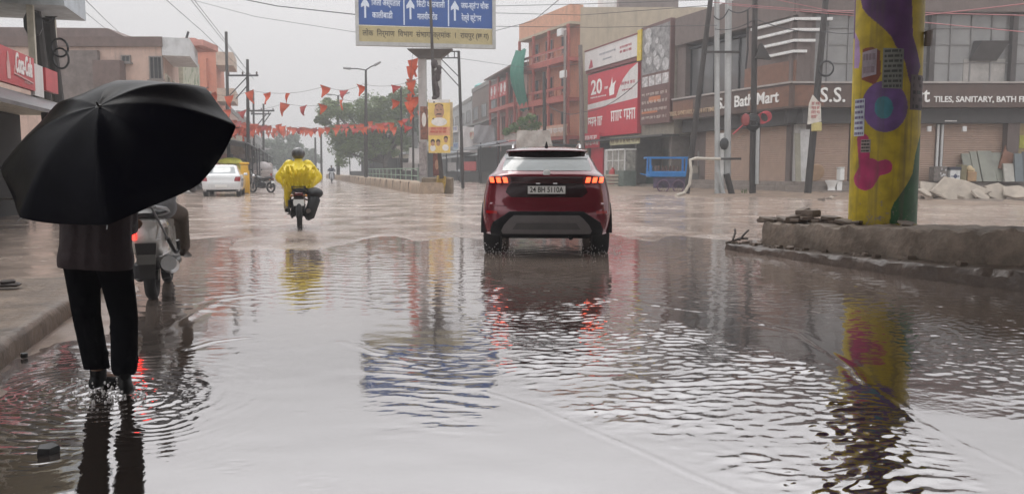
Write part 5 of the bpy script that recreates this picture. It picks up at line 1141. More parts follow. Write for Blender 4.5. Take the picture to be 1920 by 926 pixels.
mb.fbox(F2, a0, a1, 1.8, 1.85, 1.28, 1.35).fbox(F2, a0, a1, 2.5, 2.6, .5, 1.4); mb.build('case_frame', m_white, t, 0)
for x, l_, m_ in ((1150, 'red tall gas cylinder standing left of the pale kiosk', M('cylinder_red', (.4, .03, .03), .4)), (1158, 'cream can standing between the red cylinder and the pale kiosk', M('cream_can', (.5, .46, .36), .5))):
    p = gnd(x, 352); p.y += .5; tag(MB().lathe(p, (0, 0, 1), [(.22, 0), (.26, .05), (.26, 1.0 if x == 1150 else .6), (.18, 1.2 if x == 1150 else .72), (.08, 1.25 if x == 1150 else .75), (.08, 1.35 if x == 1150 else .85)], 14).build('canister', m_, None, 40), l_, 'canister')
p = gnd(1160, 352); 
t = thing('crate', 'pale slatted crate on the ground before the red cylinder', 'crate', p); mb = MB()
for k in range(4): mb.rbox(p + V((-.5, .0, .15 + .22 * k)), (.9, .6, .17), b=.02)
mb.build('slat', M('pale_wood', (.42, .36, .29), .7), t, 20)
# blue cart
p = gnd(1249, 361); cx, cyy = p.x, p.y
t = thing('food_cart', 'bright blue open vending cart on a painted wheel in front of the shutters', 'cart', (cx, cyy, 0)); m_blue = M('cart_blue', (.02, .19, .52), .4, var=.1, stain=.2)
Wd = 1.0; q = lambda x, y, z: V((cx + x, cyy + y, z))
MB().rbox(q(0, 0, .98), (2 * Wd, 1.0, .3), b=.02).build('tray', m_blue, t, 20)
for sx_ in (-1, 1):
    for sy_ in (-1, 1): MB().box(q(sx_ * (Wd - .05), sy_ * .45, 1.45), (.09, .09, .7)).build('post', m_blue, t, 0)
mb = MB().box(q(0, -.46, 1.84), (2.3, .1, .09)).box(q(0, .46, 1.84), (2.3, .1, .09)).box(q(-1.1, 0, 1.84), (.1, .84, .089)).box(q(1.1, 0, 1.84), (.1, .84, .089)); mb.build('canopy_rail', m_blue, t, 0)
MB().rbox(q(-.9, -.3, 1.2), (.14, .14, .5), b=.02).build('side_panel', m_blue, t)
MB().box(q(.1, -.35, .52), (1.7, .05, .55)).build('skirt', M('painted_skirt', (.10, .07, .13), .6, var=.6, scale=3), t, 0)
for sx_ in (-.25, .55):
    w_ = MB().torus(q(sx_, -.46, .34), (0, 1, 0), .31, .035, 26, 8).build('wheel', M('purple_tyre', (.14, .08, .13), .6), t, 50); mb = MB()
    for k in range(10): a = 2 * PI * k / 10; mb.cyl(q(sx_, -.46, .34), q(sx_ + .3 * math.cos(a), -.46, .34 + .3 * math.sin(a)), .009, n=5)
    mb.build('spoke', m_grime, w_)
mb = MB()
for k in range(7): mb.lathe(q(-.6 + .2 * k, .1 * (k % 2), 1.13), (0, 0, 1), [(.07, 0), (.08, .12), (.05, .22 + .04 * (k % 3)), (.03, .3)], 10)
mb.build('jar', M('brown_jars', (.13, .07, .05), .3, var=.6), t)
MB().tube([q(-1.0, -.4, .9), q(-1.45, -.4, 1.0)], .03).build('handle', m_blue, t)
tag(MB().rbox(gnd(1222, 352) + V((0, .8, .75)), (.5, .5, 1.2), b=.05).build('bin', M('dark_green_bin', (.03, .06, .045), .5), None, 30), 'dark green bin standing left of the blue cart', 'bin')
for x, w_, h_, l_, m_ in ((1318, .8, 2.2, 'tall grey service cabinet beside the leftmost shutter of the bath shop', M('grey_cabinet', (.26, .25, .24), .5, stain=.3)), (1300, .7, 1.3, 'low beige service cabinet behind the leaning pole', M('beige_cabinet', (.36, .32, .27), .5, stain=.3))):
    p = gnd(x, 355); t = thing('service_cabinet', l_, 'cabinet', p); MB().rbox(p + V((0, 0, h_ / 2 + .15)), (w_, .5, h_), b=.03).build('case', m_, t, 20); MB().box(p + V((.05, -.256, h_ * .62)), (w_ * .6, .01, h_ * .3)).build('door', M('cab_door', (.2, .19, .18), .4), t, 0); MB().box(p + V((0, 0, .07)), (w_ + .1, .6, .15)).build('base', plm, t, 0)
# ------------------------------------------------------------------ orange building
m_or = M('orange_paint', (.52, .20, .115), .7, var=.12, stain=.4, streak=True, stcol=(.2, .09, .06)); m_rd = M('brick_red_paint', (.36, .07, .05), .6, var=.15, stain=.3)
m_bg = M('plain_cement_side', (.43, .36, .27), .85, var=.12, scale=1.5, stain=.5, streak=True, stcol=(.22, .18, .14)); m_win = M('dim_window', (.045, .05, .055), .15, var=.3)
C0, C1 = (1.5, 73.0), (5.35, 64.0)
F3 = Fr(C0, C1); L3 = F3.L
ob = thing('apartment_building', 'tall orange fronted building with red balconies and a plain beige side wall', 'building', (C1[0], C1[1], 0))
core = [V((C0[0], C0[1], 0)), V((C1[0], C1[1], 0)), V((15.2, 64, 0)), V((13, 76, 0)), V((4, 78, 0))]
MB().prism(core, (0, 0, 12.7)).build('wall', m_or, ob, 0)
MB().box(((C1[0] + 15.2) / 2 + .03, 63.95, 6.9), (15.2 - C1[0] + .1, .12, 13.8)).build('side_wall', m_bg, ob, 0)
a_ = -.15
part('parapet', M('peach_paint', (.58, .30, .19), .7, stain=.4, streak=True, stcol=(.25, .13, .09)), ob, F3, [(-.1, L3 + .1, 12.7, 14.0, -.2, .9)])
part('roof_slab', m_bg, ob, F3, [(-.1, L3 + .1, 12.5, 12.695, -1, .95)])
for zf in (3.6, 6.6, 9.7):
    part('balcony_slab', m_rd, ob, F3, [(0, L3, zf, zf + .28, .0, 1.1)])
    part('balcony_panel', m_rd if zf > 4 else m_or, ob, F3, [(0, L3, zf + .28, zf + .45, 1.0, 1.1), (0, L3, zf + 1.05, zf + 1.2, 1.0, 1.1)])
    railing(F3, .1, L3 - .1, zf + .45, zf + 1.05, 1.02, ob, M('pink_rail', (.5, .25, .22), .6) if zf > 9 else m_rd, 10)
    for a0 in (.8, 3.6, 6.6): window(F3, a0, a0 + 1.5, zf + .9, zf + 2.4, ob, M('pink_frame', (.45, .22, .18), .6), m_win, 0, 2, True)
for a in (.1, 3.1, 6.1, L3 - .25): part('pier', m_rd, ob, F3, [(a, a + .22, 3.2, 12.5, .9, 1.09)])
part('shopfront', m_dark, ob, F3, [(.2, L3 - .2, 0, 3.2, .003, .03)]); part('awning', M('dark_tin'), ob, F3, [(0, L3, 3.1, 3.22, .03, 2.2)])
part('name_band', M('peach_band', (.5, .30, .22), .7, stain=.4), ob, F3, [(2.2, L3, 3.9, 4.75, 1.101, 1.15)]); mb = MB(); scribble(mb, F3, 2.6, L3 - .4, 4.0, 4.6, 1.151, 1, 51); mb.build('lettering', m_wht, ob, 0)
tk = MB().lathe((7.6, 65.4, 13.6), (0, 0, 1), [(.75, 0), (.78, .1), (.75, .5), (.78, .9), (.72, 1.2), (.3, 1.45), (.3, 1.55)], 18).build('water_tank', m_white, ob, 40)
part('stair_tower', M('grey_tower', (.2, .17, .16), .8, stain=.4, streak=True), ob, Fr((8.6, 66), (13.4, 66)), [(0, 4.8, 12, 16.6, -5, 0)])
for k, (a, z) in enumerate(((L3 - 1.4, 11.7), (L3 - .9, 8.4))): t = MB().fbox(F3, a, a + .8, z, z + .55, .9, 1.35).build('air_conditioner', m_white, ob, 0)
for q_ in range(3): MB().tube([F3.P(L3 - .3 + .1 * q_, .5, 1.25), F3.P(L3 - .3 + .12 * q_, 12, 1.25)], .05, 6).build('drainpipe', M('drain_grey', (.25, .2, .18), .6), ob)
nt_ = MB(); rings = []
for i in range(12):
    t = i / 11; z = 11.6 - 5.2 * t; oo = 1.3 + .5 * math.sin(t * 4); aa = .0 + .3 * math.sin(t * 3) - .2 * t
    rings.append([F3.P(aa + 2.4 * k / 8, z + .12 * math.sin(k * 1.3), oo + .12 * math.sin(k * 1.9 + t * 5)) for k in range(9)] + [F3.P(aa + 2.4 * k / 8, z + .12 * math.sin(k * 1.3), oo - .03 + .12 * math.sin(k * 1.9 + t * 5)) for k in range(8, -1, -1)])
nt_.loft(rings, True, True); tag(nt_.build('green_net', M('green_shade_net', (.02, .17, .12), .7, var=.2), None, 40), 'green shade net hanging down the left edge of the orange building', 'shade net')
# red timbered house with emblem board
m_rust = M('rusty_roof', (.13, .07, .05), .7, var=.3, stain=.4); m_pk = M('pink_wall', (.42, .27, .24), .8, var=.15, stain=.5, streak=True)
D0, D1 = (-1.25, 84.0), (1.35, 74.2)
F4 = Fr(D0, D1); L4 = F4.L
hb = thing('house', 'pink and red house with rusty roof and a red board of white emblems', 'house', (D1[0], D1[1], 0))
part('wall', m_pk, hb, F4, [(0, L4, 0, 10.5, -8, 0)])
MB().hexa([F4.P(-.4, 10.3, 1.6), F4.P(L4 + .1, 10.5, 1.6), F4.P(L4 + .1, 12.2, -7), F4.P(-.4, 12.0, -7), F4.P(-.4, 10.45, 1.6), F4.P(L4 + .1, 10.65, 1.6), F4.P(L4 + .1, 12.35, -7), F4.P(-.4, 12.15, -7)]).build('roof', m_rust, hb, 0)
part('balcony_board', M('emblem_red', (.44, .05, .05), .6), hb, F4, [(0.2, L4 * .72, 8.3, 9.7, 1.0, 1.1)]); mb = MB()
for k in range(5):
    c = F4.P(.9 + 1.35 * k, 9.1, 1.102); mb.prism([c + F4.r * (.42 * math.cos(2 * PI * j / 6)) + UP * (.5 * math.sin(2 * PI * j / 6)) for j in range(6)], F4.n * .01); mb.fbox(F4, .5 + 1.35 * k, .75 + 1.35 * k, 8.4, 8.6, 1.101, 1.11)
mb.build('emblem', m_wht, hb, 0)
for z in (3.6, 7.0): part('balcony_slab', m_rd, hb, F4, [(0, L4, z, z + .35, 0, 1.2)])
for a in (.1, L4 * .36, L4 * .7, L4 - .3): part('post', m_rd, hb, F4, [(a, a + .22, .5, 10.3, 1.0, 1.2)])
for a0 in (1, 4.4, 7.2): window(F4, a0, a0 + 1.5, 4.8, 6.6, hb, m_rd, m_win, 0, 2, False); window(F4, a0, a0 + 1.4, 7.6, 9.6, hb, m_rd, m_win, 0, 2)
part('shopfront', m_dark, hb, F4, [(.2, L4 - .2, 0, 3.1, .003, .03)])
# brown, pale and far buildings of the right row
def rowhouse(P0, P1, ztop, mat, label, wins, frame, awn=True, roof=None, name='shop_house'):
    F = Fr(P0, P1); t = thing(name, label, 'building', (P1[0], P1[1], 0)); L = F.L
    part('wall', mat, t, F, [(0, L, 0, ztop, -8, 0)])
    nf = max(1, int((ztop - 3.4) / 3))
    for f in range(nf):
        for k in range(wins):
            a = L * (k + .22) / wins; z = 4.2 + f * 3.0
            if z + 1.5 < ztop: window(F, a, a + L / wins * .55, z, z + 1.5, t, frame, m_win, 0, 2)
        part('ledge', frame, t, F, [(-.05, L + .05, 3.5 + f * 3.0, 3.68 + f * 3.0, 0, .5)])
    part('parapet', frame, t, F, [(-.05, L + .05, ztop, ztop + .45, -.3, .08)])
    part('shopfront', m_dark, t, F, [(L * .06, L * .94, 0, 3.0, .003, .03)])
    if awn:
        MB().hexa([F.P(0, 2.7, 2.0), F.P(L, 2.7, 2.0), F.P(L, 3.3, 0), F.P(0, 3.3, 0), F.P(0, 2.76, 2.0), F.P(L, 2.76, 2.0), F.P(L, 3.36, 0), F.P(0, 3.36, 0)]).build('awning', M('dull_awning', (.12, .115, .12), .6, var=.3, ribs=('X', .3, .3)), t, 0)
    return F, t
F5, t5 = rowhouse((-4.9, 100), (-1.4, 84.6), 10.6, M('dark_brown_brick', (.15, .10, .085), .85, var=.3, stain=.5), 'dark brown unplastered building left of the emblem board house', 3, M('grey_ledge', (.2, .18, .17), .8))
MB().lathe(F5.P(F5.L * .7, 11.05, -2), (0, 0, 1), [(.6, 0), (.6, 1.0), (.2, 1.3)], 14).build('water_tank', m_black, t5, 40)
F6, t6 = rowhouse((-9.5, 124), (-5.0, 100.6), 9.8, M('pale_grey_render', (.34, .34, .34), .85, var=.15, stain=.5, streak=True), 'pale grey plastered building behind the lattice armed pole', 4, M('grey_ledge'))
MB().lathe(F6.P(F6.L * .9, 10.2, -1.5), (0, 0, 1), [(.8, 0), (.8, 1.6), (.3, 1.9)], 14).build('water_tank', M('teal_tank', (.08, .35, .33), .5), t6, 40)
F7, t7 = rowhouse((-17.5, 158), (-9.6, 124.6), 8.0, M('white_grey_render', (.4, .4, .4), .85, var=.2, stain=.5), 'long low whitish building far down the right side behind the sign posts', 6, M('grey_ledge'))
F8, t8 = rowhouse((-33, 220), (-17.6, 158.6), 8.5, M('far_render', (.36, .34, .33), .85, var=.2), 'farthest pale building at the end of the right row', 7, M('grey_ledge'))
# street stalls in front of the right row
def stall(px0, px1, Y, ztop, label, wall, roofm, board=None):
    p0, p1 = at(px0, 318, Y), at(px1, 318, Y - 2); F = Fr((p0.x, p0.y), (p1.x, p1.y)); L = F.L; t = thing('market_stall', label, 'stall', (p1.x, p1.y, 0))
    part('back', wall, t, F, [(0, L, 0, ztop, -2.5, -2.4)]); part('counter', wall, t, F, [(.1, L - .1, 0, 1.0, -.9, -.1)])
    for a in (.02, L - .1): part('post', m_grime, t, F, [(a, a + .08, 0, ztop, -.1, 0)])
    MB().hexa([F.P(-.2, ztop - .35, .7), F.P(L + .2, ztop - .3, .7), F.P(L + .2, ztop + .3, -2.6), F.P(-.2, ztop + .25, -2.6), F.P(-.2, ztop - .29, .7), F.P(L + .2, ztop - .24, .7), F.P(L + .2, ztop + .36, -2.6), F.P(-.2, ztop + .31, -2.6)]).build('tin_roof', roofm, t, 0)
    if board: part('board', board, t, F, [(L * .15, L * .85, 1.1, 2.0, -.05, 0)])
    return F
m_tin = M('wet_tin', (.15, .15, .16), .35, .3, var=.3, ribs=('X', .25, .4)); m_tin2 = M('bluish_tin', (.11, .12, .14), .4, .2, var=.3, ribs=('X', .25, .4))
stall(934, 975, 66, 3.4, 'dark stall with a wide wet tin roof under the climbing plants', m_dark, m_tin)
stall(900, 932, 72, 3.6, 'stall with a bluish tin roof left of the maroon car roof', M('dark_boards', (.06, .055, .05), .8), m_tin2)
stall(862, 898, 80, 3.4, 'stall with small red and white boards beside the lattice armed pole', M('dark_boards'), m_tin, M('red_small_board', (.45, .08, .08), .5))
stall(836, 858, 92, 3.3, 'far narrow stall right of the politician poster', M('dark_boards'), m_tin2, m_wht)
def quadsheet(name, label, cat, px, py, w_, h_, Y, mat, seed):
    c = at(px, py, Y); r_ = random.Random(seed); rings = []
    for i in range(7):
        z = c.z + h_ / 2 - h_ * i / 6; rings.append([V((c.x - w_ / 2 + w_ * k / 8 + .06 * i * (k / 8 - .3), c.y + .12 * math.sin(k * 1.7 + i) , z + .05 * math.sin(k + i))) for k in range(9)] + [V((c.x - w_ / 2 + w_ * k / 8 + .06 * i * (k / 8 - .3), c.y + .03 + .12 * math.sin(k * 1.7 + i), z + .05 * math.sin(k + i))) for k in range(8, -1, -1)])
    return tag(MB().loft(rings, True, True).build(name, mat, None, 50), label, cat)
quadsheet('tarpaulin', 'white tarpaulin hanging from the dark brown building', 'tarpaulin', 882, 262, 2.3, 2.6, 82, m_wht, 1)
quadsheet('tarpaulin', 'grey tarpaulin hanging right of the white tarpaulin', 'tarpaulin', 907, 252, 1.9, 1.8, 81, M('grey_cloth', (.33, .32, .33), .7), 2)
quadsheet('banner', 'cream banner stretched above the dark stall roof', 'banner', 1000, 262, 2.4, 1.3, 60, M('cream_banner', (.46, .42, .38), .7, stain=.3), 3)
# ------------------------------------------------------------------ left row
def LX(Y): return -16 - .27 * (Y - 35)
m_olive = M('olive_cream', (.36, .34, .24), .8, var=.15, stain=.4, streak=True); m_cream = M('cream_trim', (.55, .52, .44), .7, stain=.3)
FA = Fr((LX(8), 8), (-12.7, 22.7)); LA = FA.L
ba = thing('shop_building', 'cream building at the far left with a red drinks sign over its awning', 'shop building', (-12.7, 22.7, 0))
part('wall', m_olive, ba, FA, [(0, LA, 3.0, 6.6, -8, -1.6), (0, LA, 0, 3.0, -8, -1.0)])
part('balcony_floor', m_cream, ba, FA, [(0, LA, 2.72, 2.98, -1.6, .3)])
part('balcony_ceiling', m_olive, ba, FA, [(0, LA, 6.1, 6.4, -1.6, .8)])
part('upper_box', M('pale_blue_wall', (.46, .50, .54), .7, stain=.3, streak=True), ba, FA, [(LA - 2.2, LA, 5.35, 8.4, -1.6, .8)])
for a in (LA - 5.9, LA - 2.1, LA - .14): part('column', m_cream, ba, FA, [(a, a + .13, 2.98, 6.09, -.1, .05)])
for a in (LA - 5, LA - 2): window(FA, a, a + 1.2, 3.4, 5.2, ba, m_cream, m_win, -1.6, 2)
part('shopfront', m_dark, ba, FA, [(.3, LA - .3, 0, 2.7, -.999, -.9)])
MB().hexa([FA.P(0, 2.35, 1.6), FA.P(LA, 2.35, 1.6), FA.P(LA, 2.9, .31), FA.P(0, 2.9, .31), FA.P(0, 2.42, 1.6), FA.P(LA, 2.42, 1.6), FA.P(LA, 2.97, .31), FA.P(0, 2.97, .31)]).build('awning', m_tin, ba, 0)
a1, zt = FA.px(57, 110, .35); _, zb = FA.px(57, 170, .35); 
sg = thing('sign_board', 'pinkish red drinks sign board with white script lettering at the far left', 'sign', FA.P(a1 - 2, zb, .35))
m_coke = M('faded_sign_red', (.52, .07, .08), .4, var=.1, stain=.2)
part('panel', m_coke, sg, FA, [(a1 - 4.6, a1, zb, zt, .31, .42)])
text('Coca-Cola', .62, m_sgn, sg, FA.mat(a1 - .82, (zt + zb) / 2 + .1, .43), 'script_lettering', .008, .012, shear=.35, width=1.15)
mb = MB(); scribble(mb, FA, a1 - .8, a1 - .35, zb + .08, zb + .18, .423, 1, 3, False); mb.tube([FA.P(a1 - 1.45, zt - .35, .43), FA.P(a1 - 1.5, zb + .25, .43), FA.P(a1 - .8, zb + .2, .43), FA.P(a1 - .2, zb + .16, .43)], .02, 6)
pr_ = [(-1.95, .1), (-1.75, .1), (-1.74, .4), (-1.8, .5), (-1.82, .68), (-1.88, .68), (-1.9, .5), (-1.96, .4)]; mb.prism([FA.P(a1 + x, zb + y, .422) for x, y in pr_], FA.n * .01); mb.build('swash', M('pale_pink_ink', (.65, .4, .38), .5), sg, 0)
part('panel_end', m_wht, ba, FA, [(a1 + .02, a1 + .75, zb - .1, zt - .1, .31, .4)])
sg2 = tag(part('sign_board', m_coke, None, FA, [(a1 + .9, a1 + 1.95, zb + .1, zt - .1, .31, .42)]), 'small plain red sign board seen between the two leaning poles', 'sign')
t = thing('bench', 'worn wooden bench on the pavement edge below the left of the umbrella', 'bench', gnd(20, 408)); p = gnd(20, 408); mb = MB()
MB().rbox(p + V((0, 0, .48)), (1.3, .4, .06), b=.01).build('seat', M('old_wood', (.11, .085, .065), .7), t)
for sx_ in (-.55, .5):
    for sy_ in (-.14, .14): MB().box(p + V((sx_, sy_, .225)), (.06, .06, .45)).build('leg', M('old_wood'), t, 0)
# pink building and neighbours
m_pink = M('pale_pink_wall', (.50, .36, .30), .8, var=.12, stain=.5, streak=True, stcol=(.16, .12, .11)); m_mauve = M('mauve_brown', (.15, .105, .095), .8, var=.2, stain=.4)
nx0, nx1 = at(122, 318, 40).x, at(312, 318, 40).x
FBn = Fr((nx0, 40), (nx1, 40)); FBf = Fr((nx1, 40), (LX(46.8) - .05, 46.8)); LB = FBn.L
bb = thing('house', 'pale pink house with dark brown top band behind the umbrella', 'house', (nx1, 40, 0))
zr = lambda py, Y=40: at(300, py, Y).z
MB().prism([V((nx0 - 4, 40, 0)), V((nx1, 40, 0)), V((LX(46.8), 46.8, 0)), V((nx0 - 4, 48, 0))], (0, 0, zr(88))).build('wall', m_pink, bb, 0)
MB().prism([V((nx0 - 4.1, 39.9, zr(88) + .002)), V((nx1 + .1, 39.85, zr(88) + .002)), V((LX(46.8) + .15, 46.9, zr(88) + .002)), V((nx0 - 4.1, 48.1, zr(88) + .002))], (0, 0, zr(70) - zr(88))).build('parapet', m_mauve, bb, 0)
a0 = FBn.px(218, 70)[0]; mb = MB(); mb.prism([FBn.P(-3, zr(70) + .003, -3), FBn.P(a0 + .4, zr(70) + .003, -3), FBn.P(a0 - .5, zr(52), -3), FBn.P(-3, zr(50), -3)], FBn.n * 2.8); mb.build('upper_room', M('mauve_plaster', (.17, .125, .115), .8, var=.2, stain=.4), bb, 0)
part('terrace_wall', M('salmon', (.52, .25, .21), .7, stain=.3), bb, FBn, [(FBn.px(217, 60)[0], FBn.px(318, 60)[0], zr(70) + .003, zr(52), -5, -3.1)]); part('terrace_roof', M('salmon'), bb, FBn, [(FBn.px(300, 60)[0], FBn.px(336, 60)[0], zr(68), zr(56), -5.2, -3.0)])
MB().cyl(FBn.P(FBn.px(302, 50)[0], zr(56), -3), FBn.P(FBn.px(307, 42)[0], zr(40), -3), .06).build('pipe_stub', m_grime, bb)
part('lower_wall', M('grey_brick_wall', (.17, .14, .13), .85, var=.35, stain=.5), bb, FBn, [(0, FBn.px(188, 120)[0], 2, zr(96), .003, .25)]); part('lower_wall', m_mauve, bb, FBn, [(FBn.px(185, 120)[0], FBn.px(235, 120)[0], 2, zr(116), .004, .6)])
a0, a1, z0, z1 = FBn.rect(228, 104, 246, 118); window(FBn, a0, a1, z0, z1, bb, M('grey_ledge'), m_win, 0, 2); a0, a1, z0, z1 = FBn.rect(281, 106, 306, 150); window(FBn, a0, a1, z0, z1, bb, M('grey_ledge'), m_win, 0, 3, True)
part('balcony_box', M('white_balcony', (.55, .56, .57), .6, stain=.3, streak=True), bb, FBf, [(.0, 4.6, zr(104), zr(70), .02, 1.3)])
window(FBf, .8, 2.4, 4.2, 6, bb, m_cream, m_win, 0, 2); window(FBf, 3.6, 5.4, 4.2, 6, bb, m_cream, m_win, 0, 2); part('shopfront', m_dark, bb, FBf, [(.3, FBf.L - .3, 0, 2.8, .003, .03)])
part('ledge', m_pink, bb, FBf, [(0, FBf.L, 3.2, 3.45, .003, 1.2)])
# painted board front
FC = Fr((LX(47.2), 47.2), (LX(66), 66)); cc = thing('shop_house', 'low pale building with a faded leafy painted board, right of the pink house', 'building', (LX(47.2), 47.2, 0))
part('wall', M('peach_grey_wall', (.45, .31, .26), .8, var=.2, stain=.5, streak=True), cc, FC, [(0, FC.L, 0, 6.2, -6, 0)])
pb_ = part('painted_board', M('leafy_board', (.42, .42, .33), .7, var=.3), cc, FC, [(.3, 9.0, 6.21, 8.4, -.2, .15)]); mb = MB(); rr = random.Random(2)
for k in range(26): c = FC.P(rr.uniform(1, 8.5), rr.uniform(6.5, 8.2), .152); d_ = V((0, 0, 1)) * rr.uniform(.1, .5) + FC.r * rr.uniform(-.4, .4); e_ = FC.r * .12; mb.prism([c - e_, c + d_ * .4, c + d_, c + e_], FC.n * (.004 + .0006 * k))
mb.build('leaf_motif', M('faded_green_ink', (.13, .22, .09), .6), pb_, 0)
for k in range(3): window(FC, 1.2 + 5.4 * k, 3.2 + 5.4 * k, 3.9, 5.5, cc, m_cream, m_win, 0, 2)
part('ledge', m_cream, cc, FC, [(0, FC.L, 3.2, 3.4, .003, 1.0), (0, FC.L, 5.95, 6.19, .003, .6)]); part('shopfront', m_dark, cc, FC, [(.3, FC.L - .3, 0, 2.9, .003, .03)])
# orange block
nx0, nx1 = at(300, 318, 69).x, at(412, 318, 69).x
oc = thing('house', 'plain orange block beyond the pink house on the left', 'house', (nx1, 69, 0)); FO = Fr((nx0, 69), (nx1, 69)); FOf = Fr((nx1, 69), (LX(78), 78)); m_o2 = M('coral_orange', (.55, .20, .12), .75, var=.1, stain=.35, streak=True, stcol=(.3, .12, .08))
zz = lambda py: at(380, py, 69).z
MB().prism([V((nx0, 69, 0)), V((nx1, 69, 0)), V((LX(78), 78, 0)), V((nx0, 79, 0))], (0, 0, zz(98))).build('wall', m_o2, oc, 0)
part('parapet', m_o2, oc, FO, [(-.1, FO.L + .08, zz(98) + .003, zz(94), -.4, .1)]); part('corner_pier', m_o2, oc, FO, [(FO.L - 1.2, FO.L - .7, 0, zz(110), .003, .4)])
for z in (zz(122), zz(190)): part('balcony_box', M('pale_orange_box', (.5, .38, .30), .7, stain=.4), oc, FOf, [(0, 5, z, z + 1.1, .003, 1.4)])
a0, a1, z0, z1 = FO.rect(384, 172, 397, 200); window(FO, a0, a1, z0, z1, oc, m_cream, m_win, 0, 2); window(FOf, 1, 3, 3.8, 5.6, oc, m_cream, m_win, 0, 2)
for y0, y1, zt, lab, mt in ((80, 96, 7.2, 'peach two storey shop house beyond the orange block', M('peach_plain', (.46, .28, .22), .8, stain=.4)), (97, 122, 7.8, 'brownish shop house behind the crossarm poles on the left', M('taupe_wall', (.26, .2, .18), .8, stain=.4)), (123, 165, 6.8, 'low grey shop row far along the left side', M('grey_wall', (.3, .29, .28), .8, stain=.4)), (167, 230, 7.5, 'farthest hazy block on the left side', M('far_render'))):
    rowhouse((LX(y0), y0), (LX(y1), y1), zt, mt, lab, 4, M('grey_ledge'))
def awning_left(y0, y1, z, mat, lab):
    F = Fr((LX(y0) + .4, y0), (LX(y1) + .4, y1)); t = thing('market_stall', lab, 'stall', (LX(y0), y0, 0)); L = F.L
    MB().hexa([F.P(0, z - .5, 3.2), F.P(L, z - .5, 3.2), F.P(L, z, 0), F.P(0, z, 0), F.P(0, z - .44, 3.2), F.P(L, z - .44, 3.2), F.P(L, z + .06, 0), F.P(0, z + .06, 0)]).build('tin_roof', mat, t, 0)
    for a in (.1, L * .5, L - .1): MB().cyl(F.P(a, 0, 3.1), F.P(a, z - .5, 3.1), .05).build('post', m_grime, t)
    part('counter', M('dark_boards'), t, F, [(.2, L - .2, 0, 1.0, 1.8, 2.4)])
awning_left(48, 62, 3.3, m_tin2, 'roadside stall with a bluish tin roof behind the umbrella edge'); awning_left(66, 82, 3.4, m_tin, 'dark roadside stall behind the white saloon car'); awning_left(86, 104, 3.3, m_tin2, 'hazy roadside stall beyond the crossarm poles')
# ------------------------------------------------------------------ auto rickshaw, barricade, parked and far vehicles
def rickshaw(x, y, rz, label, canopy, bodym):
    t = thing('auto_rickshaw', label, 'auto rickshaw', (x, y, 0), rz, local=True)
    rings = []
    for yy_, w_, z0, z1 in ((-1.3, .55, .5, 1.3), (-1.25, .64, .42, 1.70), (-.6, .66, .4, 1.78), (.3, .64, .4, 1.76), (.9, .55, .45, 1.5), (1.25, .3, .5, 1.0)):
        rings.append([V((w_ * (abs(math.cos(a)) ** .5) * (1 if math.cos(a) > 0 else -1), yy_, (z0 + z1) / 2 + (z1 - z0) / 2 * (abs(math.sin(a)) ** .5) * (1 if math.sin(a) > 0 else -1))) for a in [2 * PI * j / 24 for j in range(24)]])
    b = MB().loft(rings, True, True).build('body', bodym, t, 50); sub(b, t)
    rings = []
    for yy_, w_, z1 in ((-1.36, .60, 1.76), (-1.2, .70, 1.90), (-.5, .72, 1.96), (.4, .70, 1.92), (.7, .6, 1.80)):
        rings.append([V((w_ * (abs(math.cos(a)) ** .7) * (1 if math.cos(a) > 0 else -1), yy_, 1.62 + (z1 - 1.62) * (math.sin(a) if math.sin(a) > 0 else math.sin(a) * .3))) for a in [2 * PI * j / 20 for j in range(20)]])
    MB().loft(rings, True, True).build('canopy', canopy, t, 60)
    MB().rbox((0, -1.34, 1.35), (.8, .03, .36), b=.02).build('rear_window', m_dkglass, t)
    for q_ in (-1, 1): wheel(t, -.85, .25, .12, m_grime, 5, x=q_ * .55); MB().rbox((q_ * .5, -1.34, .75), (.14, .04, .2), b=.02).build('tail_lamp', m_redlens, t)
    wheel(t, 1.0, .25, .12, m_grime, 5); MB().rbox((0, -1.36, .5), (1.1, .06, .12), b=.02).build('bumper', m_black, t)
    return t
p = gnd(428, 357); rickshaw(p.x - .9, p.y + 3.2, R(15), 'auto rickshaw with a bright yellow canopy standing behind the white saloon car', M('yellow_canopy', (.62, .62, .05), .5, var=.2), M('yellow_green_body', (.5, .42, .05), .5))
rickshaw(*(lambda q: (q.x, q.y))(gnd(543, 338)), R(15), 'dark auto rickshaw far ahead beyond the rider in yellow', M('black_canopy_far', (.02, .02, .02), .6), M('dark_green_body', (.04, .10, .06), .5))
p = gnd(460, 364); t = thing('barricade', 'upright orange yellow barrier board beside the white saloon car', 'barrier', p); m_by = M('barrier_yellow', (.62, .34, .02), .5, var=.15)
MB().rbox(p + V((0, 0, .75)), (.36, .08, 1.4), b=.02).build('board', m_by, t); MB().box(p + V((.2, 0, .6)), (.05, .1, 1.15)).build('leg', m_by, t, 0); MB().box(p + V((-.21, 0, .6)), (.05, .1, 1.15)).build('leg', m_by, t, 0); MB().rbox(p + V((0, 0, 1.52)), (.46, .16, .12), b=.03).build('cap', m_by, t)
def bike(px, py, rz, label, paint, group=None, src=None):
    q = gnd(px, py)
    if src is None: t = thing('motorbike', label, 'motorbike', (q.x, q.y, 0), rz, group, local=True); motorbike(t, paint, simple=True); return t
    t = copy_tree(src); t.location = (q.x, q.y, 0); t.rotation_euler = (0, 0, rz); tag(t, label, 'motorbike', group); return t
b0 = bike(491, 362, R(62), 'parked black motorbike turned sideways beside the yellow barrier', M('black_paint'))
for k, (x, y, a) in enumerate(((876, 341, 80), (884, 338, 75), (893, 339, 82), (902, 341, 70), (868, 337, 78), (858, 338, 85))): bike(x, y, R(a), 'dark motorbike parked in the row before the market stalls right of the divider', None, 'motorbikes parked before the right hand stalls', b0)
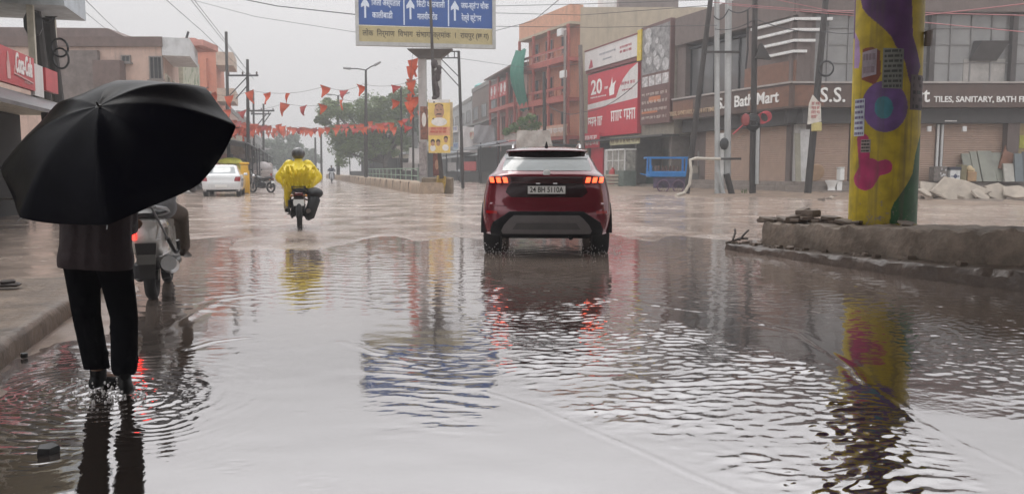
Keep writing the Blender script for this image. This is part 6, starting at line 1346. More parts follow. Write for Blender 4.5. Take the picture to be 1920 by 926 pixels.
bike(478, 350, R(40), 'dark motorbike parked behind the sideways one near the pickup', None, None, b0)
q = gnd(622, 342); sc2 = thing('scooter', 'white fronted scooter coming along the wet road in the distance', 'scooter', (q.x, q.y, 0), R(194), local=True)
scooter(sc2, M('pale_scooter', (.45, .47, .5), .3, coat=.4)); r3 = thing('person', 'person in dark clothes on the distant oncoming scooter', 'person', (q.x, q.y, 0), R(194), local=True)
J = rider_pose(.80, .30, .20, .2, 1.0, .30, .12, .18); human(r3, J, vox=.014); trousers(r3, J, M('navy_trousers', (.02, .025, .04), .8), vox=.016); jacket(r3, J, M('navy_shirt', (.03, .035, .06), .8), vox=.016)
# pickup truck
p = gnd(493, 345); t = thing('pickup_truck', 'pale pickup truck with a covered load standing far up on the left', 'truck', (p.x, p.y, 0), R(16), local=True)
MB().rbox((0, 0, .85), (1.7, 2.6, .6), b=.04).build('cargo_box', M('pale_truck', (.42, .36, .34), .5, stain=.4), t, 30); MB().rbox((0, 2.1, 1.15), (1.6, 1.5, 1.3), b=.15).build('cab', M('pale_truck'), t, 30)
MB().rbox((0, 1.34, 1.5), (1.3, .03, .4), b=.02).build('rear_window', m_dkglass, t); MB().ball((0, 0, 1.3), (.8, 1.2, .6), 14).build('load', M('tarp_grey', (.4, .36, .36), .6, bump=.5, bscale=3), t, 50)
for q_ in (-1, 1):
    car_wheel(t, q_ * .7, -.6, .33, .2, m_steel); car_wheel(t, q_ * .7, 2.1, .33, .2, m_steel); MB().box((q_ * .7, -1.31, .8), (.14, .03, .2)).build('tail_lamp', m_redlens, t, 0)
p = gnd(848, 338); t = thing('parked_car', 'pale blue car parked just behind the sign posts', 'car', (p.x, p.y, 0), R(-70), local=True); c2.shell(.24, 1.455).build('body', M('pale_blue_paint', (.33, .40, .43), .3, coat=.5), t, 38)
g_ = MB(); c2.patch(g_, dens([(1.04, -.6, .6), (1.2, -.56, .56), (1.35, -.5, .5)], 4), .008, 12, thick=.02); g_.build('rear_window', m_dkglass, t, 40)
for q_ in (-1, 1): car_wheel(t, q_ * .70, .72, .30, .19, m_steel); car_wheel(t, q_ * .70, 3.2, .30, .19, m_steel)
# ------------------------------------------------------------------ median
def MX(Y): return -4.2 - .29 * (Y - 39)
md = thing('road_divider', 'long low concrete road divider with worn ochre paint running into the distance', 'divider', (MX(40), 40, 0))
m_med = M('divider_concrete', (.33, .245, .175), .7, var=.35, scale=1.2, stain=.6, stcol=(.09, .075, .065), bump=.3)
mb = MB(); rr = random.Random(6)
ys_ = []
y = 39.6
while y < 118: ys_.append(y); y += 3.0
rings = []
for y in np.arange(39.4, 118, .6):
    c = V((MX(y), y, 0)); nR = V((1, .29, 0)).normalized(); j = .02 * mnoise.noise(V((y, 0, 3)))
    rings.append([c + nR * (s_ + j) + V((0, 0, z + .02 * mnoise.noise(V((y * 2, s_, 1))))) for s_, z in ((-.27, -.1), (-.25, .1), (-.22, .5), (-.16, .58), (.9, .58), (.97, .5), (1.0, -.1))])
MB().loft(rings, True, True).build('wall', m_med, md, 40)
for y in ys_[1:14]:
    c = V((MX(y), y, 0)); MB().box(c + V((.25 - .36, 0, .30)), (.3, .05, .54), rz=math.atan(.29)).build('joint', M('dark_joint', (.09, .075, .065), .8), md, 0)
F_ = Fr((MX(44), 44), (MX(70), 70))
rl = thing('median_railing', 'thin pale green railing standing on the road divider beyond the sign posts', 'railing', (MX(44), 44, .6))
for a in np.arange(0, 26, 2.2): MB().box(F_.P(a, .58 + .35, -.5), (.05, .05, .7)).build('post', M('pale_green_paint', (.28, .38, .30), .6), rl, 0)
for z in (.85, 1.25): MB().fbox(F_, 0, 26, z, z + .05, -.53, -.48).build('rail', M('pale_green_paint'), rl, 0)
# ------------------------------------------------------------------ direction sign
SG0, SG1 = at(667, 88, 40.0), at(929, 90, 41.2); zb = (SG0.z + SG1.z) / 2; FS = Fr((SG0.x, SG0.y), (SG1.x, SG1.y)); LS = FS.L
sgn = thing('direction_sign', 'blue and cream overhead direction board in Hindi on two white posts', 'road sign', (at(800, 362, 41).x, 41, 0))
m_sb = M('sign_blue', (.012, .075, .30), .4, var=.06, stain=.1); m_sc = M('sign_cream', (.44, .37, .19), .5, var=.08, stain=.2); m_fr = M('grey_sign_frame', (.42, .42, .41), .5, .2)
zt = zb + 2.62
zc0, zc1 = zb + .20, zb + .96
part('frame', m_fr, sgn, FS, [(0, LS, zb, zb + .18, -.15, .12), (0, LS, zt, zt + .18, -.15, .12), (0, .17, zb + .18, zt, -.15, .12), (LS - .17, LS, zb + .18, zt, -.15, .12)])
bl = part('blue_panel', m_sb, sgn, FS, [(.17, LS - .17, zc1 + .04, zt, -.08, .05)]); cr = part('cream_panel', m_sc, sgn, FS, [(.17, LS - .17, zb + .18, zc1, -.08, .05)])
wb = LS - .34; m_lw = M('sign_white', (.66, .72, .82), .4, var=.03)
part('divider_line', m_lw, bl, FS, [(.17 + wb / 3 - .03, .17 + wb / 3 + .03, zc1 + .08, zt - .02, .052, .056), (.17 + 2 * wb / 3 - .03, .17 + 2 * wb / 3 + .03, zc1 + .08, zt - .02, .052, .056), (.17, LS - .17, zt - .07, zt - .03, .0525, .0565)])
words = [('िजला अस्पताल', 'कालीबाडी'), ('िसटी कोतवाली', 'मालवीय रोड'), ('जय-स्तंभ चौक', 'रेल्वे स्टेशन')]
zm = zc1 + .04
for k, (w1, w2) in enumerate(words):
    a = .17 + wb / 3 * k; mb = MB()
    mb.fbox(FS, a + .27, a + .36, zm + .32, zm + .9, .052, .06); mb.prism([FS.P(a + x, zm + z, .052) for x, z in ((.12, .82), (.27, .9), (.36, .9), (.51, .82), (.51, .98), (.315, 1.3), (.12, .98))], FS.n * .009); mb.build('arrow', m_lw, bl, 0)
    text(w1, .40, m_lw, bl, FS.mat(a + .62 + (wb / 3 - .8) / 2, zm + 1.06, .053), 'lettering', .004, .008, width=wb / 3 - .80)
    text(w2, .40, m_lw, bl, FS.mat(a + .62 + (wb / 3 - 1.15) / 2, zm + .46, .053), 'lettering', .004, .008, width=(wb / 3 - 1.2))
text('लोक  िनर्माण  िवभाग  संभाग  क्रमांक  1  रायपुर (छ ग)', .38, M('brown_black_ink', (.06, .045, .02), .5), cr, FS.mat(LS / 2, (zb + .18 + zc1) / 2 + .02, .053), 'lettering', .004, .006, width=wb - .35)
m_post = M('white_steel_post', (.46, .45, .44), .5, var=.12, stain=.5, streak=True)
pxs = (792, 819); 
for x, w_ in ((792, .40), (821, .34)):
    b0_, t0_ = at(x, 352, 41.2), at(x + 1, 90, 41.2); MB().rbox(((b0_.x + t0_.x) / 2, 41.3, zb / 2 - .02), (w_, .35, zb - .0), b=.04).build('post', m_post, sgn, 20)
ct = at(806, 95, 41.2); MB().hexa([V((ct.x + x, 41.3 + y, z)) for z, k in ((zb - .48, .55), (zb - .003, 1.15)) for x, y in ((-k * 1.0, -.3), (k * 1.0, -.3), (k * 1.0, .3), (-k * 1.0, .3))]).build('head_bracket', M('brown_bracket', (.09, .07, .06), .7), sgn, 0)
p = at(818, 350, 40.6); MB().rbox((p.x + .05, 41.0, .40), (1.5, 1.5, .85), b=.06).build('footing', M('footing_concrete', (.20, .15, .10), .7, var=.3, stain=.6, bump=.5), sgn, 20)
p = at(826, 348, 39.9); tag(chunk(MB(), V((p.x, 40.0, .5)), (.65, .5, .8), .3, .1, .1, 3).build('boulder', M('ochre_painted', (.46, .30, .05), .7, var=.4, stain=.5), None, 25), 'ochre painted lump of concrete at the foot of the direction sign', 'boulder')
mb = MB(); q0, q1, q2 = at(806, -20, 39.4), at(813, 160, 39.4), at(828, 335, 39.6); mb.tube([q0, q1, q2], [.06, .085, .11], 8)
tag(mb.build('thin_pole', M('dark_wood_pole', (.05, .04, .035), .7), None), 'thin dark pole leaning across the front of the direction sign', 'pole')
mb = MB(); rr = random.Random(14)
for k in range(14): p = at(818 + rr.uniform(-5, 6), 120 + k * 8, 39.3); mb.ball(p, (rr.uniform(.1, .22), .12, rr.uniform(.1, .3)), 7)
cc_ = tag(mb.build('cable_bundle', M('dark_cloth', (.05, .035, .035), .8), None, 40), 'dark tangle of cable and cloth tied along the thin leaning pole', 'cable')
# posters on the posts
def poster(name, label, x0, y0, x1, y1, Y, fill, rot=0):
    p0, p1 = at(x0, (y0 + y1) / 2, Y), at(x1, (y0 + y1) / 2, Y + rot); F = Fr((p0.x, p0.y), (p1.x, p1.y)); zt_, zb_ = at((x0 + x1) / 2, y0, Y).z, at((x0 + x1) / 2, y1, Y).z
    t = thing(name, label, 'poster', F.P(F.L / 2, zb_)); part('sheet', fill, t, F, [(0, F.L, zb_, zt_, -.03, 0)]); return F, t, zb_, zt_
m_yel = M('poster_yellow', (.70, .50, .15), .45, var=.2, scale=1.5)
F, t, zb_, zt_ = poster('poster', 'large yellow election poster of a moustached man on the white sign post', 803, 187, 844, 287, 39.2, m_yel); hh = zt_ - zb_; ww = F.L
def disc(mb, F, a, z, ra, rz_, o, th=.006, n=20): mb.prism([F.P(a + ra * math.cos(2 * PI * j / n), z + rz_ * math.sin(2 * PI * j / n), o) for j in range(n)], F.n * th)
m_flesh = M('print_flesh', (.42, .24, .16), .5); m_pw = M('print_white', (.7, .67, .64), .5); m_pk2 = M('print_pink', (.62, .25, .18), .5)
mb = MB(); disc(mb, F, ww * .5, zb_ + hh * .78, ww * .23, hh * .135, .003); mb.build('printed_face', m_flesh, t, 0)
mb = MB(); disc(mb, F, ww * .5, zb_ + hh * .585, ww * .36, hh * .08, .004); mb.fbox(F, ww * .02, ww * .98, zb_ + hh * .94, zb_ + hh, .002, .006); disc(mb, F, ww * .2, zb_ + hh * .09, ww * .13, hh * .06, .003); disc(mb, F, ww * .78, zb_ + hh * .10, ww * .15, hh * .06, .003); mb.build('printed_shirt', m_pw, t, 0)
mb = MB(); mb.fbox(F, ww * .39, ww * .61, zb_ + hh * .715, zb_ + hh * .74, .010, .014)
for k in (-1, 1): disc(mb, F, ww * (.5 + k * .09), zb_ + hh * .81, ww * .035, hh * .01, .010)
disc(mb, F, ww * .5, zb_ + hh * .885, ww * .2, hh * .04, .0012, .001)
for x, z in ((.2, .215), (.45, .215), (.8, .275)): disc(mb, F, ww * x, zb_ + hh * z, ww * .1, hh * .045, .0012, .001)
mb.build('printed_hair', M('print_dark', (.05, .035, .03), .5), t, 0)
mb = MB()
for x, z in ((.2, .175), (.45, .175), (.8, .24)): disc(mb, F, ww * x, zb_ + hh * z, ww * .085, hh * .045, .004)
mb.build('printed_face', M('print_flesh2', (.40, .22, .15), .5), t, 0)
part('name_strip', M('print_orange', (.6, .3, .18), .5), t, F, [(0, ww, zb_ + hh * .33, zb_ + hh * .49, .002, .006)]); mb = MB(); scribble(mb, F, ww * .08, ww * .92, zb_ + hh * .36, zb_ + hh * .42, .007, 1, 5); scribble(mb, F, ww * .12, ww * .86, zb_ + hh * .42, zb_ + hh * .48, .007, 1, 6); mb.build('lettering', M('print_red', (.5, .05, .05), .5), t, 0)
F, t, zb_, zt_ = poster('poster', 'pale yellow poster edge sticking out behind the large election poster', 836, 192, 849, 275, 39.6, M('poster_pale', (.6, .48, .3), .5, var=.2)); 
F, t, zb_, zt_ = poster('poster', 'faded red and dark poster wrapped on the left sign post', 788, 200, 802, 262, 40.6, M('poster_redbrown', (.22, .09, .06), .5, var=.8, scale=5)); mb = MB(); disc(mb, F, F.L * .5, zb_ + (zt_ - zb_) * .6, F.L * .3, .35, .003); mb.build('printed_face', m_pw, t, 0)
F, t, zb_, zt_ = poster('poster', 'narrow dark red poster on the lower right sign post', 812, 288, 826, 330, 40.55, M('poster_darkred', (.16, .05, .04), .5, var=.6, scale=4)); mb = MB(); disc(mb, F, F.L * .5, zb_ + (zt_ - zb_) * .5, F.L * .25, .25, .003); mb.build('printed_face', m_flesh, t, 0)
F, t, zb_, zt_ = poster('poster', 'torn grey poster low on the left sign post', 786, 266, 800, 330, 40.6, M('poster_grey', (.28, .25, .25), .6, var=.6, scale=5))
# ------------------------------------------------------------------ poles
m_pole = M('dark_pole', (.034, .028, .026), .7, var=.3, stain=.3); m_gp = M('grey_white_pipe', (.42, .43, .43), .45, .1, var=.12, stain=.3, streak=True)
def pole(name, label, x0, y0, x1, y1, Y, w_, mat=m_pole, group=None, cat='pole', top=None):
    b_, t_ = at(x0, y0, Y), at(x1, y1, Y); b_.z = min(b_.z, -.05); r0 = w_ / FPX * Y / 2
    o = thing(name, label, cat, (b_.x, b_.y, 0), 0, group); MB().tube([b_, b_.lerp(t_, .5), t_], [r0 * 1.1, r0, r0 * (top or .85)], 10).build('shaft', mat, o); return o, b_, t_
def xarm(o, Y, px, py, half, th=.06, dz=0, mat=m_grime, ins=3):
    c = at(px, py, Y - .15); MB().box(c, (half * 2, th, th * 1.3)).build('crossarm', mat, o, 0)
    for k in range(ins): x = -half * .9 + 2 * half * .9 * k / max(1, ins - 1); MB().lathe(c + V((x, 0, th * .6)), (0, 0, 1), [(.03, 0), (.07, .04), (.04, .09), (.07, .13), (.03, .2)], 8).build('insulator', M('brown_insulator', (.07, .04, .03), .3), o)
o, b_, t_ = pole('utility_pole', 'dark utility pole at the left edge, leaning and the nearer of a pair', 112, 402, 55, -60, 21.5, 21, top=1)
MB().ball(at(62, 45, 21.2), (.25, .2, .35), 8).build('junction_box', m_black, o)
o, b_, t_ = pole('utility_pole', 'second dark leaning pole beside the far left sign, hung with cable coils', 136, 400, 78, -60, 22.5, 20, top=1)
for k, (x, y) in enumerate(((88, 30), (92, 18), (112, 90), (114, 110), (100, 10))): MB().torus(at(x, y, 22.2), (.2 * k - .3, 1, .1), .18 + .03 * k, .03, 16, 6).build('cable_coil', m_black, o)
pole('utility_pole', 'dark bare pole leaning right before the dark windows of the bath shop', 1287, 360, 1336, -30, 38.5, 10)
o, b_, t_ = pole('twin_pole', 'pair of pale grey pipes bolted together with crossarms before the bath shop', 1346, 330, 1344, -30, 38.5, 9.5, m_gp, top=1)
q0, q1 = at(1364, 332, 38.5), at(1366, -30, 38.5); MB().tube([q0, q1], .155, 10).build('shaft', m_gp, o); q0, q1 = at(1345, 322, 38.4), at(1358, 371, 38.4); MB().tube([q0, q1], .12, 8).build('strut', m_gp, o); q0, q1 = at(1362, 326, 38.4), at(1374, 371, 38.4); MB().tube([q0, q1], .15, 8).build('strut', m_pole, o)
q0, q1 = at(1353, 250, 38.6), at(1352, 360, 38.6); MB().tube([q0, q1], .15, 8).build('strut', m_white, o)
c = at(1355, 98, 38.2); MB().box(c, (1.6, .08, .1)).build('crossarm', m_pole, o, 0); c = at(1352, 298, 38.2); MB().box(c, (1.9, .08, .1)).build('crossarm', m_pole, o, 0); MB().ball(at(1358, 270, 38.1), (.22, .15, .3), 8).build('clamp', m_black, o)
o, b_, t_ = pole('utility_pole', 'upright dark pole with a flared lamp hood and pink cable coils', 1411, 366, 1416, -30, 38.2, 11)
c = at(1428, 100, 38); MB().hexa([c + V(q) for q in ((-.3, -.15, -.25), (.42, -.15, -.3), (.42, .15, -.3), (-.3, .15, -.25), (-.12, -.08, .42), (0, -.08, .42), (0, .08, .42), (-.12, .08, .42))]).build('lamp_hood', m_pole, o, 0); q0 = at(1400, 30, 38); MB().tube([at(1402, 20, 38), at(1402, 95, 38), at(1398, 130, 38)], .04, 6).build('conduit', m_black, o)
q0, q1 = at(1421, 240, 38), at(1419, 345, 38); MB().tube([q0, q1], .09, 8).build('guard_pipe', m_gp, o)
m_pc = M('pink_cable', (.48, .06, .08), .5)
for k in range(4): MB().torus(at(1430 + 2 * k, 222 - k, 37.9), (.3, 1, .1), .25, .018, 18, 6).build('cable_coil', m_pc, o)
for k in range(4): MB().torus(at(1412, 226 + 3 * k, 37.9), (.2, 1, .2 * k), .28, .04, 16, 6).build('cable_coil', m_black, o)
MB().tube([at(1408, 222, 37.9), at(1400, 228, 37.9), at(1385, 242, 37.9), at(1374, 252, 37.9)], .03, 6).build('cable_tail', m_pc, o); MB().ball(at(1398, 225, 37.9), (.22, .15, .3), 8).build('wrap', M('dull_red_wrap', (.25, .05, .05), .6), o)
o, b_, t_ = pole('utility_pole', 'dark leaning pole carrying a paper notice and a yellow meter box', 1514, 364, 1552, -40, 37.5, 12)
for k in range(3): MB().torus(at(1549, 128 + k, 37.2), (.1 * k, 1, .1), .33, .025, 18, 6).build('cable_coil', m_black, o)
c = at(1531, 238, 37.3); tag(MB().rbox(c, (.42, .2, .42), b=.03).build('meter_box', M('yellow_box', (.5, .42, .16), .5), None, 20), 'yellowish meter box fixed on the pole under the paper notice', 'meter box')
c = [at(x, y, 37.2) for x, y in ((1514, 234), (1517, 195), (1524, 178), (1539, 195), (1540, 228))]; tag(MB().prism(c, (0, .03, 0)).build('notice', M('notice_paper', (.62, .58, .52), .6, stain=.3), None, 0), 'torn pale paper notice flapping on the leaning pole', 'notice')
o = bpy.data.objects[-1] if False else None
Fp = Fr((c[0].x, c[0].y), (c[4].x, c[4].y)); mb = MB(); scribble(mb, Fp, .15, Fp.L - .1, c[0].z + .25, c[1].z + .1, .01, 4, 31); nt2 = mb.build('print', M('faded_red_ink', (.45, .12, .12), .5), bpy.data.objects['notice'], 0)
tag(MB().tube([gnd(1268, 369) + V((0, 0, .06)), at(1283, 362, 37.5), at(1293, 345, 37.4), at(1296, 320, 37.4), at(1294, 300, 37.4), at(1305, 297, 37.4), at(1330, 298, 37.6), at(1350, 298, 37.8)], .075, 8).build('hose', M('cream_hose', (.5, .46, .40), .5), None), 'cream flexible pipe looping from the ground up to the pale twin pipes', 'pipe')
# left crossarm poles
o, b_, t_ = pole('utility_pole', 'tallest dark pole right of the orange block on the left', 430, 350, 424, 60, 58, 6); c0 = at(440, 142, 58)
o2, _, _ = pole('utility_pole', 'dark pole with a braced crossarm near the yellow barrier', 466, 362, 464, 112, 52, 6); xarm(o2, 52, 455, 142, 1.0, .08)
for q_ in ((430, 180, 462, 146), (442, 186, 466, 158)): MB().cyl(at(q_[0], q_[1], 51.9), at(q_[2], q_[3], 51.9), .035).build('brace', m_grime, o2)
o3, _, _ = pole('utility_pole', 'farther thin pole with a wide double crossarm left of the rider in yellow', 477, 340, 475, 172, 78, 4); xarm(o3, 78, 490, 208, 1.25, .12); xarm(o3, 78, 488, 214, .9, .1, ins=2)
for q_ in ((508, 212, 488, 240), (478, 240, 500, 214)): MB().cyl(at(q_[0], q_[1], 77.9), at(q_[2], q_[3], 77.9), .05).build('brace', m_grime, o3)
pole('utility_pole', 'short stub pole above the double crossarm in the distance', 494, 338, 494, 195, 84, 4)
for k, (x, y0, y1, Y, l_) in enumerate(((603, 335, 250, 100, 'faint thin pole rising right of the rider in yellow'), (592, 335, 258, 115, 'faintest thin pole far ahead by the road axis'), (753, 335, 165, 60, 'thin dark pole in front of the large tree crown, left of the sign posts'), (775, 335, 175, 58, 'thin pole just left of the white sign posts'))): pole('utility_pole', l_, x, y0, x - 1, y1, Y, 4)
def lamp_post(px, Yb, ytop, arms, label):
    o, b_, t_ = pole('street_lamp', label, px, 335, px - (683 - 681 if px == 683 else 0), ytop, Yb, 6.5, cat='street lamp', top=.6)
    for x, y in arms:
        e_ = at(x, y, Yb); MB().tube([t_, t_.lerp(e_, .5) + V((0, 0, .05)), e_], .05, 6).build('arm', m_pole, o); d = (e_ - t_).normalized(); MB().tube([e_ - d * .1, e_ + d * .5], [.11, .08], 8).build('lamp_head', M('lamp_grey', (.2, .2, .2), .4, .3), o)
lamp_post(686, 67, 132, ((655, 129), (704, 122)), 'double armed street lamp standing in the road divider before the large tree')
lamp_post(634, 97, 180, ((620, 178), (648, 176)), 'farther double armed street lamp left of the large tree')
o, b_, t_ = pole('lattice_pole', 'tall pole with a ladder like side arm right of the direction sign', 868, 335, 860, 96, 52, 6)
for y in (97, 109): MB().box(at(841, y, 52), (1.4, .08, .07)).build('arm', m_pole, o, 0)
for x in (826, 840, 852): MB().box(at(x, 103, 52), (.06, .06, .4)).build('rung', m_pole, o, 0)
for q_ in ((822, 120, 863, 165), (828, 112, 862, 146)): MB().cyl(at(q_[0], q_[1], 52), at(q_[2], q_[3], 52), .03).build('brace', m_pole, o)
pole('utility_pole', 'thin pole before the orange building balconies', 1022, 330, 1020, 135, 62, 7)
pole('utility_pole', 'pole wound with cables between the orange building and the red hoarding', 1094, 345, 1088, 85, 61, 9, M('grey_brown_pole', (.16, .13, .115), .7))
# ------------------------------------------------------------------ cables
def cable(label, pts, r_=.018, mat=None, name='overhead_cable', sag=0):
    P = [at(*q) for q in pts]; out = []
    for a, b in zip(P, P[1:]):
        for i in range(12): t = i / 12; out.append(a.lerp(b, t) - V((0, 0, sag * 4 * t * (1 - t))))
    out.append(P[-1]); return tag(MB().tube(out, r_, 5).build(name, mat or M('cable_black', (.05, .05, .055), .6), None), label, 'cable')
cable('black overhead cable from the top left sky to the left edge of the direction sign', [(420, -8, 44), (520, 12, 42), (668, 28, 40)], .025)
cable('thin cable sloping under the upper one toward the direction sign', [(340, -5, 50), (480, 32, 48), (700, 66, 44)], .012)
cable('thin overhead cable high at the top left corner', [(300, -10, 30), (380, 60, 40), (462, 140, 52)], .012); cable('paired thin cable sloping down to the crossarm poles', [(350, -10, 30), (405, 60, 42), (470, 140, 52)], .012)
cable('third thin cable in the top left sky beside the pair', [(356, -10, 31), (412, 62, 43), (476, 150, 60)], .012); cable('faint cable above the pink house', [(120, -10, 25), (180, 40, 40), (230, 80, 50)], .012)
cable('faint cable right of the one above the pink house', [(150, -10, 26), (200, 40, 42), (250, 85, 50)], .012)
for k, (a, b, c_) in enumerate((((928, 12, 42), (1100, 8, 40), (1340, 0, 38)), ((928, 25, 42), (1090, 29, 40), (1340, 10, 38)), ((928, 50, 42), (1120, 52, 40), (1345, 48, 38)), ((930, 58, 42), (1000, 40, 40), (1060, -10, 30)))):
    cable(('upper cable between the direction sign and the pale twin pipes', 'second cable between the direction sign and the twin pipes', 'lowest cable between the direction sign and the twin pipes', 'cable climbing from the direction sign out of the picture')[k], [a, b, c_], .014)
for k, pts in enumerate(([(1336, 5, 38), (1500, 18, 37), (1700, 33, 30), (1935, 6, 22)], [(1366, 10, 38), (1600, 30, 34), (1935, 62, 26)], [(1416, -8, 38), (1552, 20, 37), (1935, 30, 26)])):
    cable(('pinkish cable sagging past the painted pillar top', 'lower pinkish cable across the glass upper floor', 'thin pale pink cable along the shop parapet')[k], pts, .016, M('dusty_pink_cable', (.35, .13, .14), .6))
cable('black cable between the bath shop poles below the parapet', [(1340, 55, 38.3), (1416, 36, 38), (1552, 60, 37.3), (1660, 45, 30)], .02, sag=.2)
cable('black cable hanging loosely before the bath shop upper floor', [(1338, 30, 38.3), (1366, 18, 38.2), (1416, 5, 38)], .03, sag=.3)
cable('loose cable drooping between pole and pole before the orange building', [(1020, 190, 62), (1092, 210, 61), (1200, 150, 52)], .025, sag=.5)
cable('cable from the lattice armed pole toward the orange building', [(862, 110, 52), (1000, 130, 58), (1090, 120, 61)], .012)
# ------------------------------------------------------------------ bunting
m_flag = M('orange_pennant', (.55, .085, .03), .6, var=.25, scale=1); m_flag2 = M('deep_red_pennant', (.36, .04, .035), .6)
fl_mesh = []
for k, (w_, h_) in enumerate(((.24, .52), (.27, .44), (.22, .6), (.12, .62))):
    pts = []
    for i in range(6):
        t = i / 5; ww = w_ * (1 - t) + .004; pts.append([V((-ww + .05 * math.sin(t * 4 + k), .04 * math.sin(t * 5 + k * 2), -h_ * t)), V((0, .06 * math.sin(t * 6 + k) + .03, -h_ * t)), V((ww + .05 * math.sin(t * 4 + k), .04 * math.sin(t * 5 + k * 3), -h_ * t)), V((0, .06 * math.sin(t * 6 + k) + .042, -h_ * t - .003))])
    o = MB().loft(pts, True, True).build('pennant', m_flag if k != 1 else m_flag2, None, 60); fl_mesh.append(o.data); bpy.data.objects.remove(o)
def bunting(label, pts, flags, seed, sc=1.0, auto=0):
    P = [at(*q) for q in pts]; t = thing('bunting', label, 'bunting', P[0], 0, 'strings of orange pennants over the road'); line = []
    for a, b in zip(P, P[1:]):
        for i in range(10): s_ = i / 10; line.append(a.lerp(b, s_) - V((0, 0, .25 * 4 * s_ * (1 - s_))))
    line.append(P[-1]); MB().tube(line, .008, 4).build('cord', M('bunting_cord', (.1, .08, .07), .7), t); r_ = random.Random(seed)
    xs_ = [proj(q)[0] for q in line]
    if auto: flags = [xs_[0] + (xs_[-1] - xs_[0]) * (k + r_.uniform(.2, .8)) / auto for k in range(auto)]
    for x in flags:
        i = min(range(len(line) - 1), key=lambda j: abs((xs_[j] + xs_[j + 1]) / 2 - x)); s_ = (x - xs_[i]) / (xs_[i + 1] - xs_[i] + 1e-6); q = line[i].lerp(line[i + 1], max(0, min(1, s_)))
        o = bpy.data.objects.new('pennant', fl_mesh[r_.choice((0, 0, 1, 2, 3))]); COL.objects.link(o); o.parent = t; o.location = q - P[0]; z_ = 1.18 * sc * r_.uniform(.75, 1.25); o.scale = (z_, z_, z_); o.rotation_euler = (r_.uniform(-.3, .3), r_.uniform(-.35, .35), r_.uniform(-.6, .6))
bunting('upper string of scattered orange pennants from the left poles to the sign posts', [(388, 172, 44), (470, 170, 43), (610, 162, 42), (680, 158, 41), (790, 145, 40.5)], (397, 428, 466, 500, 540, 610, 643, 676, 741, 769), 1)
bunting('sparse middle string of pennants, some furled, below the upper string', [(420, 205, 50), (533, 194, 48), (640, 187, 46), (790, 178, 42)], (425, 452, 533, 567, 605, 640, 742, 772), 2, 1.05)
bunting('dense low string of small red pennants above the rider in yellow', [(428, 226, 62), (520, 234, 66), (620, 238, 66), (720, 230, 60), (790, 205, 48)], (), 3, .95, 30)
bunting('second dense low string of pennants crossing behind the first', [(428, 232, 72), (560, 238, 76), (640, 232, 74), (700, 225, 66), (740, 238, 60)], (), 4, 1.15, 24)
bunting('far small string of pennants along the left shopfronts', [(400, 215, 60), (440, 225, 75), (500, 234, 100)], (), 5, 1.1, 16)
bunting('thick cluster of pennants bunched at the left crossarm poles', [(425, 224, 54), (450, 238, 54), (478, 230, 58)], (), 9, 1.0, 18)
bunting('faint farthest string of pennants before the hazy tree', [(440, 246, 95), (560, 244, 100), (660, 232, 95), (760, 250, 88)], (), 10, 1.1, 30)
bunting('short string of pennants hanging beside the left sign post', [(774, 88, 40.8), (771, 120, 40.8), (769, 150, 40.8), (766, 190, 40.8), (763, 240, 40.8)], (), 6, 1.0, 6)
bunting('pennants strung before the pale painted board on the left', [(345, 165, 45), (400, 205, 50), (430, 230, 60)], (), 7, .9, 9)
# ------------------------------------------------------------------ trees and plants
def leafmesh(mb, c, rad, n, size, r_, squash=.8):
    for i in range(n):
        d = V((r_.gauss(0, 1), r_.gauss(0, 1), r_.gauss(0, 1))).normalized() * rad * (r_.random() ** .6); d.z *= squash
        p = c + d; u = V((r_.gauss(0, 1), r_.gauss(0, 1), r_.gauss(0, .6))).normalized(); v = u.cross(V((r_.gauss(0, 1), r_.gauss(0, 1), r_.gauss(0, 1)))).normalized(); s_ = size * r_.uniform(.6, 1.4)
        mb.add([p - u * s_, p - v * s_ * .5, p + u * s_, p + v * s_ * .5], [(0, 1, 2, 3)])
def leafmat(name, c0, c1):
    m = bpy.data.materials.new(name); m.use_nodes = True; nt = m.node_tree; b = nt.nodes['Principled BSDF']; g_ = nt.nodes.new('ShaderNodeNewGeometry'); rp = nt.nodes.new('ShaderNodeValToRGB'); nt.links.new(g_.outputs['Random Per Island'], rp.inputs[0])
    rp.color_ramp.elements[0].color = (*c0, 1); rp.color_ramp.elements[1].color = (*c1, 1); nt.links.new(rp.outputs[0], b.inputs['Base Color']); b.inputs['Roughness'].default_value = .5; MATS[name] = m; return m
lm = leafmat('leaf_green', (.075, .12, .03), (.18, .235, .075)); lm2 = leafmat('leaf_hazy', (.04, .075, .03), (.10, .14, .06))
def tree(label, px, Y, ybase, lobes, leaf, lsize, n, seed, trunk=.35, name='tree'):
    """lobes: (px, py, radius px)"""
    r_ = random.Random(seed); b_ = at(px, ybase, Y); b_.z = 0; t = thing(name, label, 'tree', b_); cm = MB(); tm = MB()
    top = at(lobes[0][0], lobes[0][1] + lobes[0][2] * .4, Y); fork = b_ + V((0, 0, top.z * .32)); tm.tube([b_, b_.lerp(fork, .5) + V((.1, 0, 0)), fork], [trunk, trunk * .8, trunk * .65], 9)
    for lx, ly, lr in lobes:
        c = at(lx, ly, Y) + V((0, r_.uniform(-1, 1) * lr / FPX * Y * .8, 0)); rad = lr / FPX * Y
        mid = fork.lerp(c, .5) + V((r_.uniform(-.3, .3), r_.uniform(-.3, .3), -.2)); tm.tube([fork, mid, c], [trunk * .5, trunk * .3, trunk * .1], 6)
        for k in range(9):
            d = V((r_.gauss(0, 1), r_.gauss(0, 1), r_.gauss(0, .8))).normalized() * rad * r_.uniform(.3, 1.35); leafmesh(cm, c + d, rad * r_.uniform(.3, .8), n // 9, lsize, r_)
    tm.build('trunk', M('bark', (.075, .06, .05), .9, var=.3, bump=.5), t, 60); cm.build('crown', leaf, t, 0, fix=False)
